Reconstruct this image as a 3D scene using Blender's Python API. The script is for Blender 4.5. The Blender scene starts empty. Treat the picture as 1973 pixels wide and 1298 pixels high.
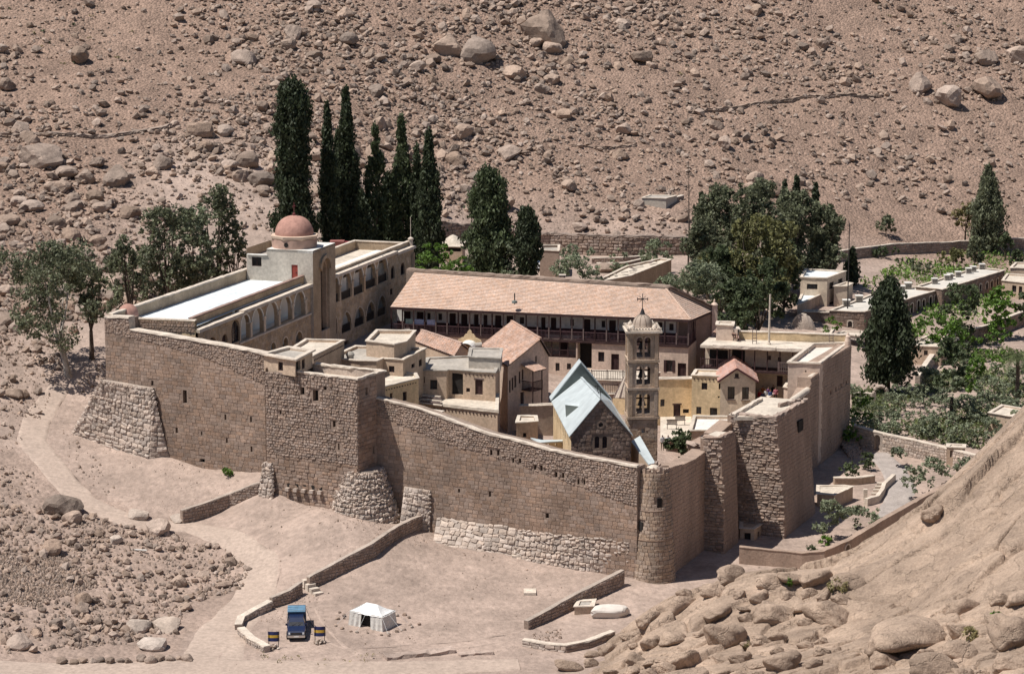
import bpy, math, random
import numpy as np
from mathutils import Vector, Matrix

rnd = random.Random(7)
C = bpy.context.scene.collection
SC = bpy.context.scene

# ---------------------------------------------------------------- camera, sky, sun, exposure
FPX, CAMZ, PITCH, CX, CY = 4700.0, 61.0, math.radians(10), 986.5, 649.0
cam = bpy.data.cameras.new('camera')
cam.sensor_width = 36; cam.lens = 36 * FPX / 1973; cam.clip_end = 3000; cam.clip_start = 1
camo = bpy.data.objects.new('camera', cam); C.objects.link(camo)
camo.location = (0, 0, CAMZ); camo.rotation_euler = (math.pi / 2 - PITCH, 0, 0)
SC.camera = camo
SUN = Vector((-0.472, -0.165, 1.0)).normalized()
w = bpy.data.worlds.new('World'); SC.world = w; w.use_nodes = True
nt = w.node_tree; bg = nt.nodes['Background']
sky = nt.nodes.new('ShaderNodeTexSky'); sky.sky_type = 'NISHITA'; sky.sun_disc = False
sky.sun_elevation = math.asin(SUN.z); sky.sun_rotation = math.atan2(SUN.x, SUN.y)
sky.altitude = 1500; sky.dust_density = 1.5
nt.links.new(sky.outputs[0], bg.inputs[0]); bg.inputs[1].default_value = 0.065
sl = bpy.data.lights.new('sun', 'SUN'); sl.energy = 5.0; sl.angle = math.radians(.53); sl.color = (1, .955, .89)
so = bpy.data.objects.new('sun', sl); C.objects.link(so)
so.rotation_euler = SUN.to_track_quat('Z', 'Y').to_euler(); so.location = SUN * 300
SC.view_settings.view_transform = 'Standard'; SC.view_settings.look = 'None'
SC.view_settings.exposure = 0.18; SC.view_settings.gamma = 1.0; SC.view_settings.use_curve_mapping = False

# ---------------------------------------------------------------- survey helpers (the photograph as a theodolite)
cP, sP = math.cos(PITCH), math.sin(PITCH)
def ray(p):
    a = (p[0] - CX) / FPX; b = -(p[1] - CY) / FPX
    return Vector((a, cP + b * sP, -sP + b * cP))
def P(p, z):
    d = ray(p); t = (z - CAMZ) / d.z
    return Vector((d.x * t, d.y * t, z))
def PY(p, y):
    d = ray(p); t = y / d.y
    return Vector((d.x * t, y, CAMZ + d.z * t))
def crop(x0, y0, k): return lambda x, y: (x0 + x / k, y0 + y / k)
A_ = crop(180, 380, 3.818); B_ = crop(480, 380, 3.818); C_ = crop(740, 480, 3.818); D_ = crop(1000, 560, 3.818)
E_ = crop(1300, 580, 4.8075); F_ = crop(500, 600, 3.818); G_ = crop(100, 640, 3.818); H_ = crop(420, 1000, 3.946)
I_ = crop(800, 860, 2.964); J_ = crop(1200, 780, 3.818); K_ = crop(1500, 780, 3.818); L_ = crop(1100, 960, 2.26)
M_ = crop(1400, 440, 3.091); N_ = crop(0, 860, 2.964); O_ = crop(0, 340, 3.09)

# ---------------------------------------------------------------- mesh + object helpers
ORG = {}
def v3(p, z=None):
    p = Vector(p)
    return Vector((p[0], p[1], p[2] if len(p) > 2 else 0)) if z is None else Vector((p[0], p[1], z))
class MB:
    def __init__(s): s.v = []; s.f = []; s.extra = []
    def poly(s, *pts):
        n = len(s.v); s.v += [tuple(p) for p in pts]; s.f.append(tuple(range(n, n + len(pts)))); return s
    def arr(s, V, Fc):                                   # bulk arrays, Fc list of index arrays (n,3) or (n,4)
        s.extra.append((np.asarray(V, float), [np.asarray(f) for f in Fc])); return s
    def prism(s, pts, z0, z1):                           # CCW outline
        n = len(pts)
        for i in range(n):
            a, b = pts[i], pts[(i + 1) % n]
            s.poly((a[0], a[1], z0), (b[0], b[1], z0), (b[0], b[1], z1), (a[0], a[1], z1))
        s.poly(*[(p[0], p[1], z1) for p in pts]); s.poly(*[(p[0], p[1], z0) for p in reversed(pts)]); return s
    def hexa(s, b, t):                                   # two quads bottom/top (CCW)
        for i in range(4):
            j = (i + 1) % 4; s.poly(b[i], b[j], t[j], t[i])
        s.poly(*t); s.poly(*reversed(b)); return s
    def bar(s, p, q, w, h, up=(0, 0, 1)):
        p, q = Vector(p), Vector(q); d = (q - p).normalized(); up = Vector(up)
        if abs(d.dot(up)) > .98: up = Vector((0, 1, 0))
        x = d.cross(up).normalized() * (w / 2); y = x.cross(d).normalized() * (h / 2)
        return s.hexa([p - x - y, p + x - y, p + x + y, p - x + y][::-1], [q - x - y, q + x - y, q + x + y, q - x + y][::-1])
    def tube(s, pts, rs, n=6, cap=True):
        pts = [Vector(p) for p in pts]
        if not isinstance(rs, (list, tuple)): rs = [rs] * len(pts)
        base = len(s.v)
        for i, p in enumerate(pts):
            d = (pts[min(i + 1, len(pts) - 1)] - pts[max(i - 1, 0)]).normalized()
            a = d.orthogonal().normalized() if abs(d.z) < .9 else (Vector((1, 0, 0)) - d * d.x).normalized()
            b = d.cross(a)
            for k in range(n):
                t = 2 * math.pi * k / n; s.v.append(tuple(p + (a * math.cos(t) + b * math.sin(t)) * rs[i]))
        for i in range(len(pts) - 1):
            for k in range(n):
                k2 = (k + 1) % n
                s.f.append((base + i * n + k, base + i * n + k2, base + (i + 1) * n + k2, base + (i + 1) * n + k))
        if cap:
            s.f.append(tuple(range(base + n - 1, base - 1, -1))); e = base + (len(pts) - 1) * n; s.f.append(tuple(range(e, e + n)))
        return s
    def lathe(s, c, prof, n=24, ph=0):                   # prof [(r,z)], closed top when r=0
        base = len(s.v)
        for r, z in prof:
            for k in range(n):
                t = ph + 2 * math.pi * k / n; s.v.append((c[0] + r * math.cos(t), c[1] + r * math.sin(t), c[2] + z))
        for i in range(len(prof) - 1):
            for k in range(n):
                k2 = (k + 1) % n
                s.f.append((base + i * n + k, base + i * n + k2, base + (i + 1) * n + k2, base + (i + 1) * n + k))
        s.f.append(tuple(range(base + (len(prof) - 1) * n, base + len(prof) * n)))
        return s
    def mesh(s, name, org=Vector()):
        me = bpy.data.meshes.new(name)
        if not s.extra:
            me.from_pydata([(a - org[0], b - org[1], c - org[2]) for a, b, c in s.v], [], s.f)
        else:
            Vs = [np.array(s.v, float).reshape(-1, 3)]; off = len(s.v)
            loops = [np.array([i for f in s.f for i in f], int)]; tot = [np.array([len(f) for f in s.f], int)]
            for V, Fc in s.extra:
                for f in Fc:
                    loops.append((f + off).ravel()); tot.append(np.full(len(f), f.shape[1]))
                Vs.append(V); off += len(V)
            V = np.concatenate(Vs) - np.array(org); L = np.concatenate(loops).astype(np.int32); T = np.concatenate(tot).astype(np.int32)
            me.vertices.add(len(V)); me.vertices.foreach_set('co', V.astype(np.float32).ravel())
            me.loops.add(len(L)); me.loops.foreach_set('vertex_index', L)
            st = np.concatenate([[0], np.cumsum(T)[:-1]]).astype(np.int32)
            me.polygons.add(len(T)); me.polygons.foreach_set('loop_start', st); me.polygons.foreach_set('loop_total', T)
            me.polygons.foreach_set('use_smooth', [False] * len(T)); me.update(calc_edges=True)
        return me
    def build(s, name, mat, parent=None, smooth=False, stuff=False, org=None):
        o_ = ORG[parent.name] if parent is not None else (Vector(org) if org is not None else Vector())
        me = s.mesh(name, o_)
        for m in (mat if isinstance(mat, (list, tuple)) else [mat]): me.materials.append(m)
        if smooth: me.polygons.foreach_set('use_smooth', [True] * len(me.polygons)); me.update()
        o = bpy.data.objects.new(name, me); C.objects.link(o)
        if parent is not None: o.parent = parent
        else: o.location = o_
        ORG[o.name] = o_
        if stuff: o['kind'] = 'stuff'
        return o
def tag(o, label, cat, group=None):
    o['label'] = label; o['category'] = cat
    if group: o['group'] = group
    return o
def thing(name, label, cat, loc, group=None):
    o = bpy.data.objects.new(name, None); C.objects.link(o); o.empty_display_size = .3
    o.location = loc; ORG[o.name] = Vector(loc)
    return tag(o, label, cat, group)
def struct(o): o['kind'] = 'structure'; return o
def inst(name, me, mat4, parent=None):
    o = bpy.data.objects.new(name, me); C.objects.link(o)
    if parent is not None:
        og = ORG[parent.name]; o.parent = parent; o.matrix_local = Matrix.Translation(-og) @ mat4; ORG[o.name] = og
    else: o.matrix_world = mat4; ORG[o.name] = mat4.translation
    return o

# ---------------------------------------------------------------- materials
MATS = {}
def mat(name, col, var=.15, scale=.6, rough=.9, bump=.3, bscale=3.0, col2=None, isl=0.0, spec=.2, bdist=.1, trans=0, fine=0, metal=0, streak=0):
    if name in MATS: return MATS[name]
    m = bpy.data.materials.new(name); m.use_nodes = True; t = m.node_tree; N = t.nodes; L = t.links
    b = N['Principled BSDF']; b.inputs['Roughness'].default_value = rough; b.inputs['Specular IOR Level'].default_value = spec
    b.inputs['Metallic'].default_value = metal
    g = N.new('ShaderNodeNewGeometry')
    n1 = N.new('ShaderNodeTexNoise'); n1.inputs['Scale'].default_value = scale; n1.inputs['Detail'].default_value = 6; n1.inputs['Roughness'].default_value = .65
    if streak:
        vm = N.new('ShaderNodeVectorMath'); vm.operation = 'MULTIPLY'; vm.inputs[1].default_value = (1, 1, streak)
        L.new(g.outputs['Position'], vm.inputs[0]); L.new(vm.outputs[0], n1.inputs['Vector'])
    else: L.new(g.outputs['Position'], n1.inputs['Vector'])
    r = N.new('ShaderNodeValToRGB'); c2 = col2 or tuple(c * (1 - 2.2 * var) for c in col)
    c1 = tuple(min(1, c * (1 + var)) for c in col)
    r.color_ramp.elements[0].position = .32; r.color_ramp.elements[1].position = .68
    r.color_ramp.elements[0].color = (*[max(0.004, c) for c in c2], 1); r.color_ramp.elements[1].color = (*c1, 1)
    L.new(n1.outputs[0], r.inputs[0]); out = r.outputs[0]
    if isl:
        oi = N.new('ShaderNodeObjectInfo'); ad = N.new('ShaderNodeMath'); ad.operation = 'ADD'
        L.new(oi.outputs['Random'], ad.inputs[0]); L.new(g.outputs['Random Per Island'], ad.inputs[1])
        fr = N.new('ShaderNodeMath'); fr.operation = 'FRACT'; L.new(ad.outputs[0], fr.inputs[0])
        mr = N.new('ShaderNodeMapRange'); mr.inputs[3].default_value = 1 - isl; mr.inputs[4].default_value = 1 + isl
        L.new(fr.outputs[0], mr.inputs[0])
        hs = N.new('ShaderNodeHueSaturation'); L.new(mr.outputs[0], hs.inputs['Value']); L.new(out, hs.inputs['Color'])
        m2 = N.new('ShaderNodeMath'); m2.operation = 'MULTIPLY'; m2.inputs[1].default_value = 7.31; L.new(fr.outputs[0], m2.inputs[0])
        f2 = N.new('ShaderNodeMath'); f2.operation = 'FRACT'; L.new(m2.outputs[0], f2.inputs[0])
        m3 = N.new('ShaderNodeMapRange'); m3.inputs[3].default_value = .88; m3.inputs[4].default_value = 1.15; L.new(f2.outputs[0], m3.inputs[0])
        L.new(m3.outputs[0], hs.inputs['Saturation']); out = hs.outputs[0]
    if fine:
        n3 = N.new('ShaderNodeTexNoise'); n3.inputs['Scale'].default_value = fine; n3.inputs['Detail'].default_value = 4; n3.inputs['Roughness'].default_value = .7
        L.new(g.outputs['Position'], n3.inputs['Vector'])
        mr = N.new('ShaderNodeMapRange'); mr.inputs[1].default_value = .3; mr.inputs[2].default_value = .7; mr.inputs[3].default_value = .78; mr.inputs[4].default_value = 1.18
        L.new(n3.outputs[0], mr.inputs[0]); mx = N.new('ShaderNodeVectorMath'); mx.operation = 'MULTIPLY'
        L.new(out, mx.inputs[0]); L.new(mr.outputs[0], mx.inputs[1]); out = mx.outputs[0]
    L.new(out, b.inputs['Base Color'])
    if bump:
        n2 = N.new('ShaderNodeTexNoise'); n2.inputs['Scale'].default_value = bscale; n2.inputs['Detail'].default_value = 6; n2.inputs['Roughness'].default_value = .7
        L.new(g.outputs['Position'], n2.inputs['Vector'])
        bp = N.new('ShaderNodeBump'); bp.inputs['Strength'].default_value = bump; bp.inputs['Distance'].default_value = bdist
        L.new(n2.outputs[0], bp.inputs['Height']); L.new(bp.outputs[0], b.inputs['Normal'])
    if trans:
        tr = N.new('ShaderNodeBsdfTranslucent'); L.new(out, tr.inputs[0]); ms = N.new('ShaderNodeMixShader'); ms.inputs[0].default_value = trans
        L.new(b.outputs[0], ms.inputs[1]); L.new(tr.outputs[0], ms.inputs[2]); L.new(ms.outputs[0], N['Material Output'].inputs[0])
    MATS[name] = m; return m
SAND = mat('sand_ground', (.42, .325, .272), .13, .16, fine=1.3, bump=.6, bscale=1.6, bdist=.25)
PATH = mat('packed_path', (.43, .335, .275), .06, .2, fine=2.5, bump=.25, bscale=3, bdist=.08)
ROCK = mat('scree_rock', (.335, .253, .202), .12, .5, isl=.34, bump=.6, bscale=2.2, bdist=.2, fine=3)
SLAB = mat('granite_outcrop', (.43, .318, .24), .14, .22, fine=5, bump=1.0, bscale=1.6, bdist=.30)
_t = SLAB.node_tree; _N, _L = _t.nodes, _t.links; _b = _N['Principled BSDF']; _p = _N.new('ShaderNodeNewGeometry'); _mp = _N.new('ShaderNodeMapping'); _mp.inputs['Rotation'].default_value = (0, 0, -.38); _mp.inputs['Scale'].default_value = (.2, .62, .4)
_nz = _N.new('ShaderNodeTexNoise'); _nz.inputs['Scale'].default_value = .5; _nz.inputs['Detail'].default_value = 5; _L.new(_p.outputs['Position'], _nz.inputs['Vector']); _ad = _N.new('ShaderNodeVectorMath'); _ad.operation = 'MULTIPLY_ADD'; _ad.inputs[1].default_value = (3, 3, 3)
_L.new(_nz.outputs['Color'], _ad.inputs[0]); _L.new(_p.outputs['Position'], _ad.inputs[2]); _L.new(_ad.outputs[0], _mp.inputs['Vector']); _vo = _N.new('ShaderNodeTexVoronoi'); _vo.feature = 'DISTANCE_TO_EDGE'; _vo.inputs['Scale'].default_value = 1.1; _L.new(_mp.outputs[0], _vo.inputs['Vector'])
_mr = _N.new('ShaderNodeMapRange'); _mr.inputs[2].default_value = .028; _L.new(_vo.outputs['Distance'], _mr.inputs[0]); _bu = _N.new('ShaderNodeBump'); _bu.inputs['Strength'].default_value = .5; _bu.inputs['Distance'].default_value = .35; _L.new(_mr.outputs[0], _bu.inputs['Height']); _L.new(_b.inputs['Normal'].links[0].from_socket, _bu.inputs['Normal']); _L.new(_bu.outputs[0], _b.inputs['Normal'])
_n2 = _N.new('ShaderNodeTexNoise'); _n2.inputs['Scale'].default_value = .9; _n2.inputs['Detail'].default_value = 8; _n2.inputs['Roughness'].default_value = .7; _L.new(_mp.outputs[0], _n2.inputs['Vector']); _m2 = _N.new('ShaderNodeMapRange'); _m2.inputs[1].default_value = .42; _m2.inputs[2].default_value = .62; _m2.inputs[3].default_value = .86; _m2.inputs[4].default_value = 1.08; _L.new(_n2.outputs[0], _m2.inputs[0])
_vm = _N.new('ShaderNodeVectorMath'); _vm.operation = 'MULTIPLY'; _L.new(_b.inputs['Base Color'].links[0].from_socket, _vm.inputs[0]); _L.new(_m2.outputs[0], _vm.inputs[1]); _L.new(_vm.outputs[0], _b.inputs['Base Color'])
ASH = mat('ashlar_stone', (.325, .236, .184), .17, .22, isl=.17, bump=.4, bscale=5, bdist=.08, fine=6)
RUB = mat('rubble_stone', (.34, .258, .21), .10, .5, isl=.20, bump=.5, bscale=5, bdist=.08, fine=6)
PALE = mat('pale_rubble', (.47, .385, .325), .1, .5, isl=.24, bump=.5, bscale=5, bdist=.08, fine=6)
MORT = mat('wall_mortar', (.30, .225, .18), .12, .6, bump=.5, bscale=4, bdist=.1, fine=6)
MORTP = mat('pale_mortar', (.42, .345, .29), .12, .6, bump=.6, bscale=4, bdist=.1, fine=6)
MUD = mat('mud_plaster', (.37, .27, .21), .14, .35, bump=.5, bscale=2.5, bdist=.12, fine=5, streak=.25)
COPE = mat('lime_coping', (.62, .53, .44), .1, .8, bump=.5, bscale=4, bdist=.08, fine=6)
LIB = mat('library_stone', (.47, .36, .255), .14, .4, isl=.14, bump=.35, bscale=6, bdist=.05, fine=5)
PLAST = mat('cream_plaster', (.64, .525, .405), .11, .4, bump=.2, bscale=3, bdist=.05, fine=3, streak=.3)
PINK = mat('pink_plaster', (.62, .48, .385), .11, .4, bump=.2, bscale=3, bdist=.05, fine=3, streak=.3)
YEL = mat('ochre_plaster', (.66, .50, .31), .13, .5, bump=.3, bscale=3, bdist=.06, fine=3, streak=.35)
GREYP = mat('grey_plaster', (.50, .445, .38), .08, .4, bump=.2, bscale=3, bdist=.05, fine=3, streak=.3)
TANP = mat('tan_plaster', (.51, .385, .285), .13, .4, bump=.35, bscale=3, bdist=.08, fine=4, streak=.3)
WHITE = mat('white_render', (.72, .69, .64), .06, .4, bump=.15, bscale=3, bdist=.04, fine=2)
WROOF = mat('white_roof_membrane', (.66, .70, .71), .07, .25, bump=.2, bscale=1.2, bdist=.06, fine=2)
FROOF = mat('plaster_roof', (.60, .52, .43), .12, .5, bump=.3, bscale=2.5, bdist=.06, fine=3)
GROOF = mat('grey_screed_roof', (.40, .36, .315), .12, .5, bump=.3, bscale=2.5, bdist=.06, fine=3)
TILE = mat('clay_roof_tile', (.59, .43, .34), .06, .4, isl=.07, bump=.2, bscale=8, bdist=.03, fine=4)
TILE2 = mat('clay_barrel_tile', (.47, .315, .245), .12, .5, isl=.10, bump=.2, bscale=8, bdist=.03, fine=4)
DOME = mat('dome_paint', (.44, .245, .195), .1, .5, bump=.2, bscale=3, bdist=.04, fine=2.5)
WOOD = mat('dark_maroon_wood', (.060, .033, .032), .2, 2, bump=.2, bscale=8, bdist=.02, rough=.7)
WOODG = mat('weathered_wood', (.17, .125, .115), .2, 2, bump=.2, bscale=8, bdist=.02, rough=.8)
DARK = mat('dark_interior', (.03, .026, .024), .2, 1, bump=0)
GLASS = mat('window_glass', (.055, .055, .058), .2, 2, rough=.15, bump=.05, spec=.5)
MAROON = mat('maroon_wainscot', (.10, .042, .042), .15, 1, bump=.1)
METAL = mat('church_roof_metal', (.50, .545, .55), .10, .5, rough=.55, bump=.12, bscale=2, bdist=.04, spec=.4)
METALD = mat('gable_slate_metal', (.17, .19, .175), .1, .6, rough=.6, bump=.15, bscale=3, bdist=.04)
IRON = mat('dark_iron', (.035, .03, .03), .2, 2, rough=.5, bump=0, spec=.4)
BELLS = mat('belfry_stone', (.43, .325, .245), .14, .8, isl=.12, bump=.5, bscale=5, bdist=.06, fine=6)
CHST = mat('church_granite', (.27, .195, .155), .16, .7, isl=.25, bump=.5, bscale=5, bdist=.06, fine=6)
BARK = mat('bark', (.12, .09, .07), .25, 2, bump=.5, bscale=5, bdist=.05)
BARKP = mat('pale_bark', (.42, .37, .32), .25, 2, bump=.3, bscale=5, bdist=.03)
def leafm(name, c, isl=.4): return mat(name, c, .18, .5, rough=.6, bump=0, isl=isl, trans=.3, spec=.25)
L_CYP = leafm('cypress_leaf', (.062, .078, .042)); L_EUC = leafm('eucalyptus_leaf', (.165, .178, .108)); L_OLV = leafm('olive_leaf', (.25, .28, .18))
L_GRN = leafm('garden_leaf', (.13, .22, .045)); L_PALM = leafm('palm_leaf', (.13, .16, .07)); L_YEL = leafm('yellowing_leaf', (.20, .195, .085)); L_DRK = leafm('dark_leaf', (.10, .125, .062))
L_DRY = leafm('dry_scrub_leaf', (.30, .26, .13))

# ---------------------------------------------------------------- noise in numpy
def hash2(ix, iy, k=0):
    h = np.sin(ix * 127.1 + iy * 311.7 + k * 74.7) * 43758.5453
    return h - np.floor(h)
def vnoise(x, y, k=0):
    ix, iy = np.floor(x), np.floor(y); fx, fy = x - ix, y - iy
    fx = fx * fx * (3 - 2 * fx); fy = fy * fy * (3 - 2 * fy)
    a = hash2(ix, iy, k); b = hash2(ix + 1, iy, k); c = hash2(ix, iy + 1, k); d = hash2(ix + 1, iy + 1, k)
    return (a * (1 - fx) + b * fx) * (1 - fy) + (c * (1 - fx) + d * fx) * fy
def fbm(x, y, o=4, k=0):
    s = 0; a = .5
    for i in range(o): s = s + a * (vnoise(x, y, k + i * 13) - .5); x = x * 2.03 + 5.1; y = y * 2.03 + 1.7; a *= .5
    return s
def worley(x, y, k=0):
    ix, iy = np.floor(x), np.floor(y); f1 = np.full(x.shape, 9.); f2 = f1.copy(); cid = np.zeros(x.shape); ax = np.zeros(x.shape); ay = np.zeros(x.shape)
    for dx in (-1, 0, 1):
        for dy in (-1, 0, 1):
            cx, cy = ix + dx, iy + dy; px = cx + .1 + .8 * hash2(cx, cy, k); py = cy + .1 + .8 * hash2(cx, cy, k + 1)
            d = np.hypot(x - px, y - py); nw = d < f1
            f2 = np.where(nw, f1, np.minimum(f2, d)); cid = np.where(nw, hash2(cx, cy, k + 2), cid)
            ax = np.where(nw, x - px, ax); ay = np.where(nw, y - py, ay); f1 = np.where(nw, d, f1)
    return f1, f2, cid, ax, ay
class Tps:
    def __init__(s, pts, lam=.02):
        p = np.array(pts, float); s.c = p[:, :2]; n = len(p); s.sc = 100.
        X = s.c / s.sc; r2 = ((X[:, None] - X[None]) ** 2).sum(-1); K = .5 * r2 * np.log(r2 + 1e-12) + lam * 1e-2 * np.eye(n)
        Q = np.hstack([np.ones((n, 1)), X]); M = np.block([[K, Q], [Q.T, np.zeros((3, 3))]])
        s.w = np.linalg.solve(M, np.concatenate([p[:, 2], np.zeros(3)])); s.X = X
    def __call__(s, x, y):
        x = np.asarray(x, float) / s.sc; y = np.asarray(y, float) / s.sc; r = s.w[-3] + s.w[-2] * x + s.w[-1] * y
        for (cx, cy), wt in zip(s.X, s.w[:-3]):
            r2 = (x - cx) ** 2 + (y - cy) ** 2; r = r + wt * .5 * r2 * np.log(r2 + 1e-12)
        return r

# ---------------------------------------------------------------- terrain
ctl = []
for px, py, z in [(567, 1238, 0), (300, 1290, 0), (900, 1290, -.3), (720, 1210, .3), (1000, 1150, .6), (1190, 1112, 1.1), (1000, 1075, 1.9), (840, 1035, 2.5), (1240, 1150, .8),
                  (700, 1015, 3.0), (560, 985, 4.3), (440, 980, 3.6), (345, 1010, 3.0), (490, 1100, 1.3), (450, 1190, .3), (250, 1020, 3.4), (100, 1010, 4.0), (0, 1270, .5), (0, 1120, 3.2), (200, 1150, 1.2), (-150, 1050, 5),
                  (80, 890, 6.8), (250, 930, 5.2), (420, 910, 5.6), (310, 885, 6.9), (30, 800, 9.0), (130, 775, 9.3), (130, 722, 11.3), (-60, 760, 11),
                  (1350, 1110, .9), (1450, 1105, .8), (1580, 1040, 1.2), (1660, 930, 1.6), (1750, 900, 1.9), (1850, 900, 2.2), (1690, 760, 3.0), (1800, 645, 3.6), (1950, 800, 3.6), (1930, 640, 4.0), (1640, 680, 3.8), (1780, 800, 3.0), (1560, 640, 5.0)]:
    q = P((px, py), z); ctl.append((q.x, q.y, z))
for px, py, Y in [(0, 450, 330), (0, 600, 284), (0, 300, 366), (0, 130, 405), (0, 0, 432), (0, -150, 460), (350, 400, 350), (350, 200, 395), (350, 0, 440), (350, 530, 318),
                  (700, 400, 362), (700, 200, 408), (700, 0, 448), (700, -150, 474), (1180, 400, 387), (1180, 250, 420), (1180, 100, 452), (1180, -20, 478), (1180, -150, 500), (1550, 400, 400), (1550, 200, 444), (1550, 0, 488),
                  (1900, 500, 389), (1900, 400, 415), (1900, 200, 458), (1900, 0, 498), (1900, -150, 525), (2300, 0, 505), (2300, 400, 420), (-300, 0, 430), (-300, 400, 340)]:
    q = PY((px, py), Y); ctl.append((q.x, q.y, q.z))
for q in [(-22.5, 227, 5.6), (-17.4, 223.8, 5.5), (-14.3, 222.6, 4.8), (-24.1, 231.8, 6.7), (-9.9, 223.8, 3.8), (-7.4, 222.5, 2.9), (.3, 218.3, 2.4), (9.8, 213, 1.6), (-34.3, 237.6, 6.7), (-29.3, 234.8, 6.7), (-5, 350, 9.2), (15, 350, 8.4), (40, 340, 6.5), (0, 371, 9.6), (20, 371, 9.4), (40, 372, 8.0), (-15, 335, 10.5), (-38, 290, 14.5), (-48, 278, 14), (0, 150, -.5), (-40, 150, 1), (40, 150, 0), (70, 230, 2), (90, 260, 3), (70, 180, 0), (-80, 160, 3), (100, 340, 5), (-90, 230, 12), (0, 240, 4.5), (15, 250, 4), (-20, 260, 7), (20, 300, 6)]: ctl.append(q)
GT = Tps(ctl, .06)
GX0, GX1, GY0, GY1, GS = -190., 190., 90., 620., 1.0
gx = np.arange(GX0, GX1 + .01, GS); gy = np.arange(GY0, GY1 + .01, GS)
XX, YY = np.meshgrid(gx, gy)
HH = GT(XX, YY)
hillm = np.clip((YY - 372) / 25, 0, 1) + np.clip((-XX - 50) / 15, 0, 1) * np.clip((YY - 250) / 30, 0, 1); hillm = np.clip(hillm, 0, 1)
HH = HH + hillm * (2.4 * fbm(XX / 18, YY / 22, 4, 3) + 1.5 * fbm(XX / 6 + .3 * np.sin(YY / 9), YY / 26, 3, 43) + .7 * fbm(XX / 3.2, YY / 3.2, 3, 9)) + (1 - hillm) * (.35 * fbm(XX / 7, YY / 7, 4, 5))
far = np.clip((YY - 505) / 60, 0, 1); HH = HH * (1 - far) + far * (np.minimum(HH, 52) + 0)
def hz(x, y):
    i = (y - GY0) / GS; j = (x - GX0) / GS
    i0 = min(max(int(i), 0), HH.shape[0] - 2); j0 = min(max(int(j), 0), HH.shape[1] - 2); a, b = i - i0, j - j0
    return float(HH[i0, j0] * (1 - a) * (1 - b) + HH[i0 + 1, j0] * a * (1 - b) + HH[i0, j0 + 1] * (1 - a) * b + HH[i0 + 1, j0 + 1] * a * b)
def hzv(x, y):
    i = (y - GY0) / GS; j = (x - GX0) / GS
    i0 = np.clip(i.astype(int), 0, HH.shape[0] - 2); j0 = np.clip(j.astype(int), 0, HH.shape[1] - 2); a, b = i - i0, j - j0
    return HH[i0, j0] * (1 - a) * (1 - b) + HH[i0 + 1, j0] * a * (1 - b) + HH[i0, j0 + 1] * (1 - a) * b + HH[i0 + 1, j0 + 1] * a * b
def G(p, t0=150.):
    d = ray(p); t = t0; st = 2.
    while t < 700:
        q = d * t
        if CAMZ + q.z < hz(q.x, q.y):
            lo, hi = t - st, t
            for _ in range(14):
                m = (lo + hi) / 2; q = d * m
                if CAMZ + q.z < hz(q.x, q.y): hi = m
                else: lo = m
            q = d * hi; return Vector((q.x, q.y, CAMZ + q.z))
        t += st
    q = d * t; return Vector((q.x, q.y, CAMZ + q.z))
def gridmesh(X, Y, Z):
    n, m = X.shape; V = np.stack([X.ravel(), Y.ravel(), Z.ravel()], 1); I = np.arange(n * m).reshape(n, m)
    return V, [np.stack([I[:-1, :-1].ravel(), I[:-1, 1:].ravel(), I[1:, 1:].ravel(), I[1:, :-1].ravel()], 1)]
def inpoly(x, y, P_):
    c = np.zeros(x.shape, bool); n = len(P_)
    for i in range(n):
        (x0, y0), (x1, y1) = P_[i], P_[(i + 1) % n]; c ^= ((y0 > y) != (y1 > y)) & (x < (x1 - x0) * (y - y0) / (y1 - y0 + 1e-9) + x0)
    return c
_w1 = fbm(XX / 5, YY / 5, 4, 27) * 7
rubm = inpoly(XX + _w1, YY - _w1, [tuple(P(p, 2.2).xy) for p in ((-60, 950), (130, 985), (240, 1015), (330, 1030), (440, 1060), (480, 1095), (465, 1135), (370, 1160), (340, 1225), (250, 1240), (-80, 1262))]) * 1.
_g = struct(MB().arr(*gridmesh(XX, YY, HH)).build('ground', SAND, smooth=True))
_at = _g.data.attributes.new('stony', 'FLOAT', 'POINT'); _at.data.foreach_set('value', np.clip(hillm + .22 + .2 * rubm, 0, 1).astype(np.float32).ravel())
_t = SAND.node_tree; _N, _L = _t.nodes, _t.links; _b = _N['Principled BSDF']; _src = _b.inputs['Base Color'].links[0].from_socket
_a = _N.new('ShaderNodeAttribute'); _a.attribute_name = 'stony'; _gp = _N.new('ShaderNodeNewGeometry')
_cols = []
for _sc, _lo, _hi in ((2.2, .84, 1.14), (5.5, .80, 1.18)):
    _v = _N.new('ShaderNodeTexVoronoi'); _v.inputs['Scale'].default_value = _sc; _L.new(_gp.outputs['Position'], _v.inputs['Vector'])
    _r = _N.new('ShaderNodeSeparateColor'); _L.new(_v.outputs['Color'], _r.inputs[0]); _m = _N.new('ShaderNodeMapRange'); _m.inputs[3].default_value = _lo; _m.inputs[4].default_value = _hi; _L.new(_r.outputs[0], _m.inputs[0]); _cols.append((_m, _v))
_k = _N.new('ShaderNodeMath'); _k.operation = 'MULTIPLY'; _L.new(_cols[0][0].outputs[0], _k.inputs[0]); _L.new(_cols[1][0].outputs[0], _k.inputs[1])
_one = _N.new('ShaderNodeMix'); _one.data_type = 'FLOAT'; _one.inputs[2].default_value = 1; _L.new(_a.outputs['Fac'], _one.inputs[0]); _L.new(_k.outputs[0], _one.inputs[3])
_x = _N.new('ShaderNodeVectorMath'); _x.operation = 'MULTIPLY'; _L.new(_src, _x.inputs[0]); _L.new(_one.outputs[0], _x.inputs[1])
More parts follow.
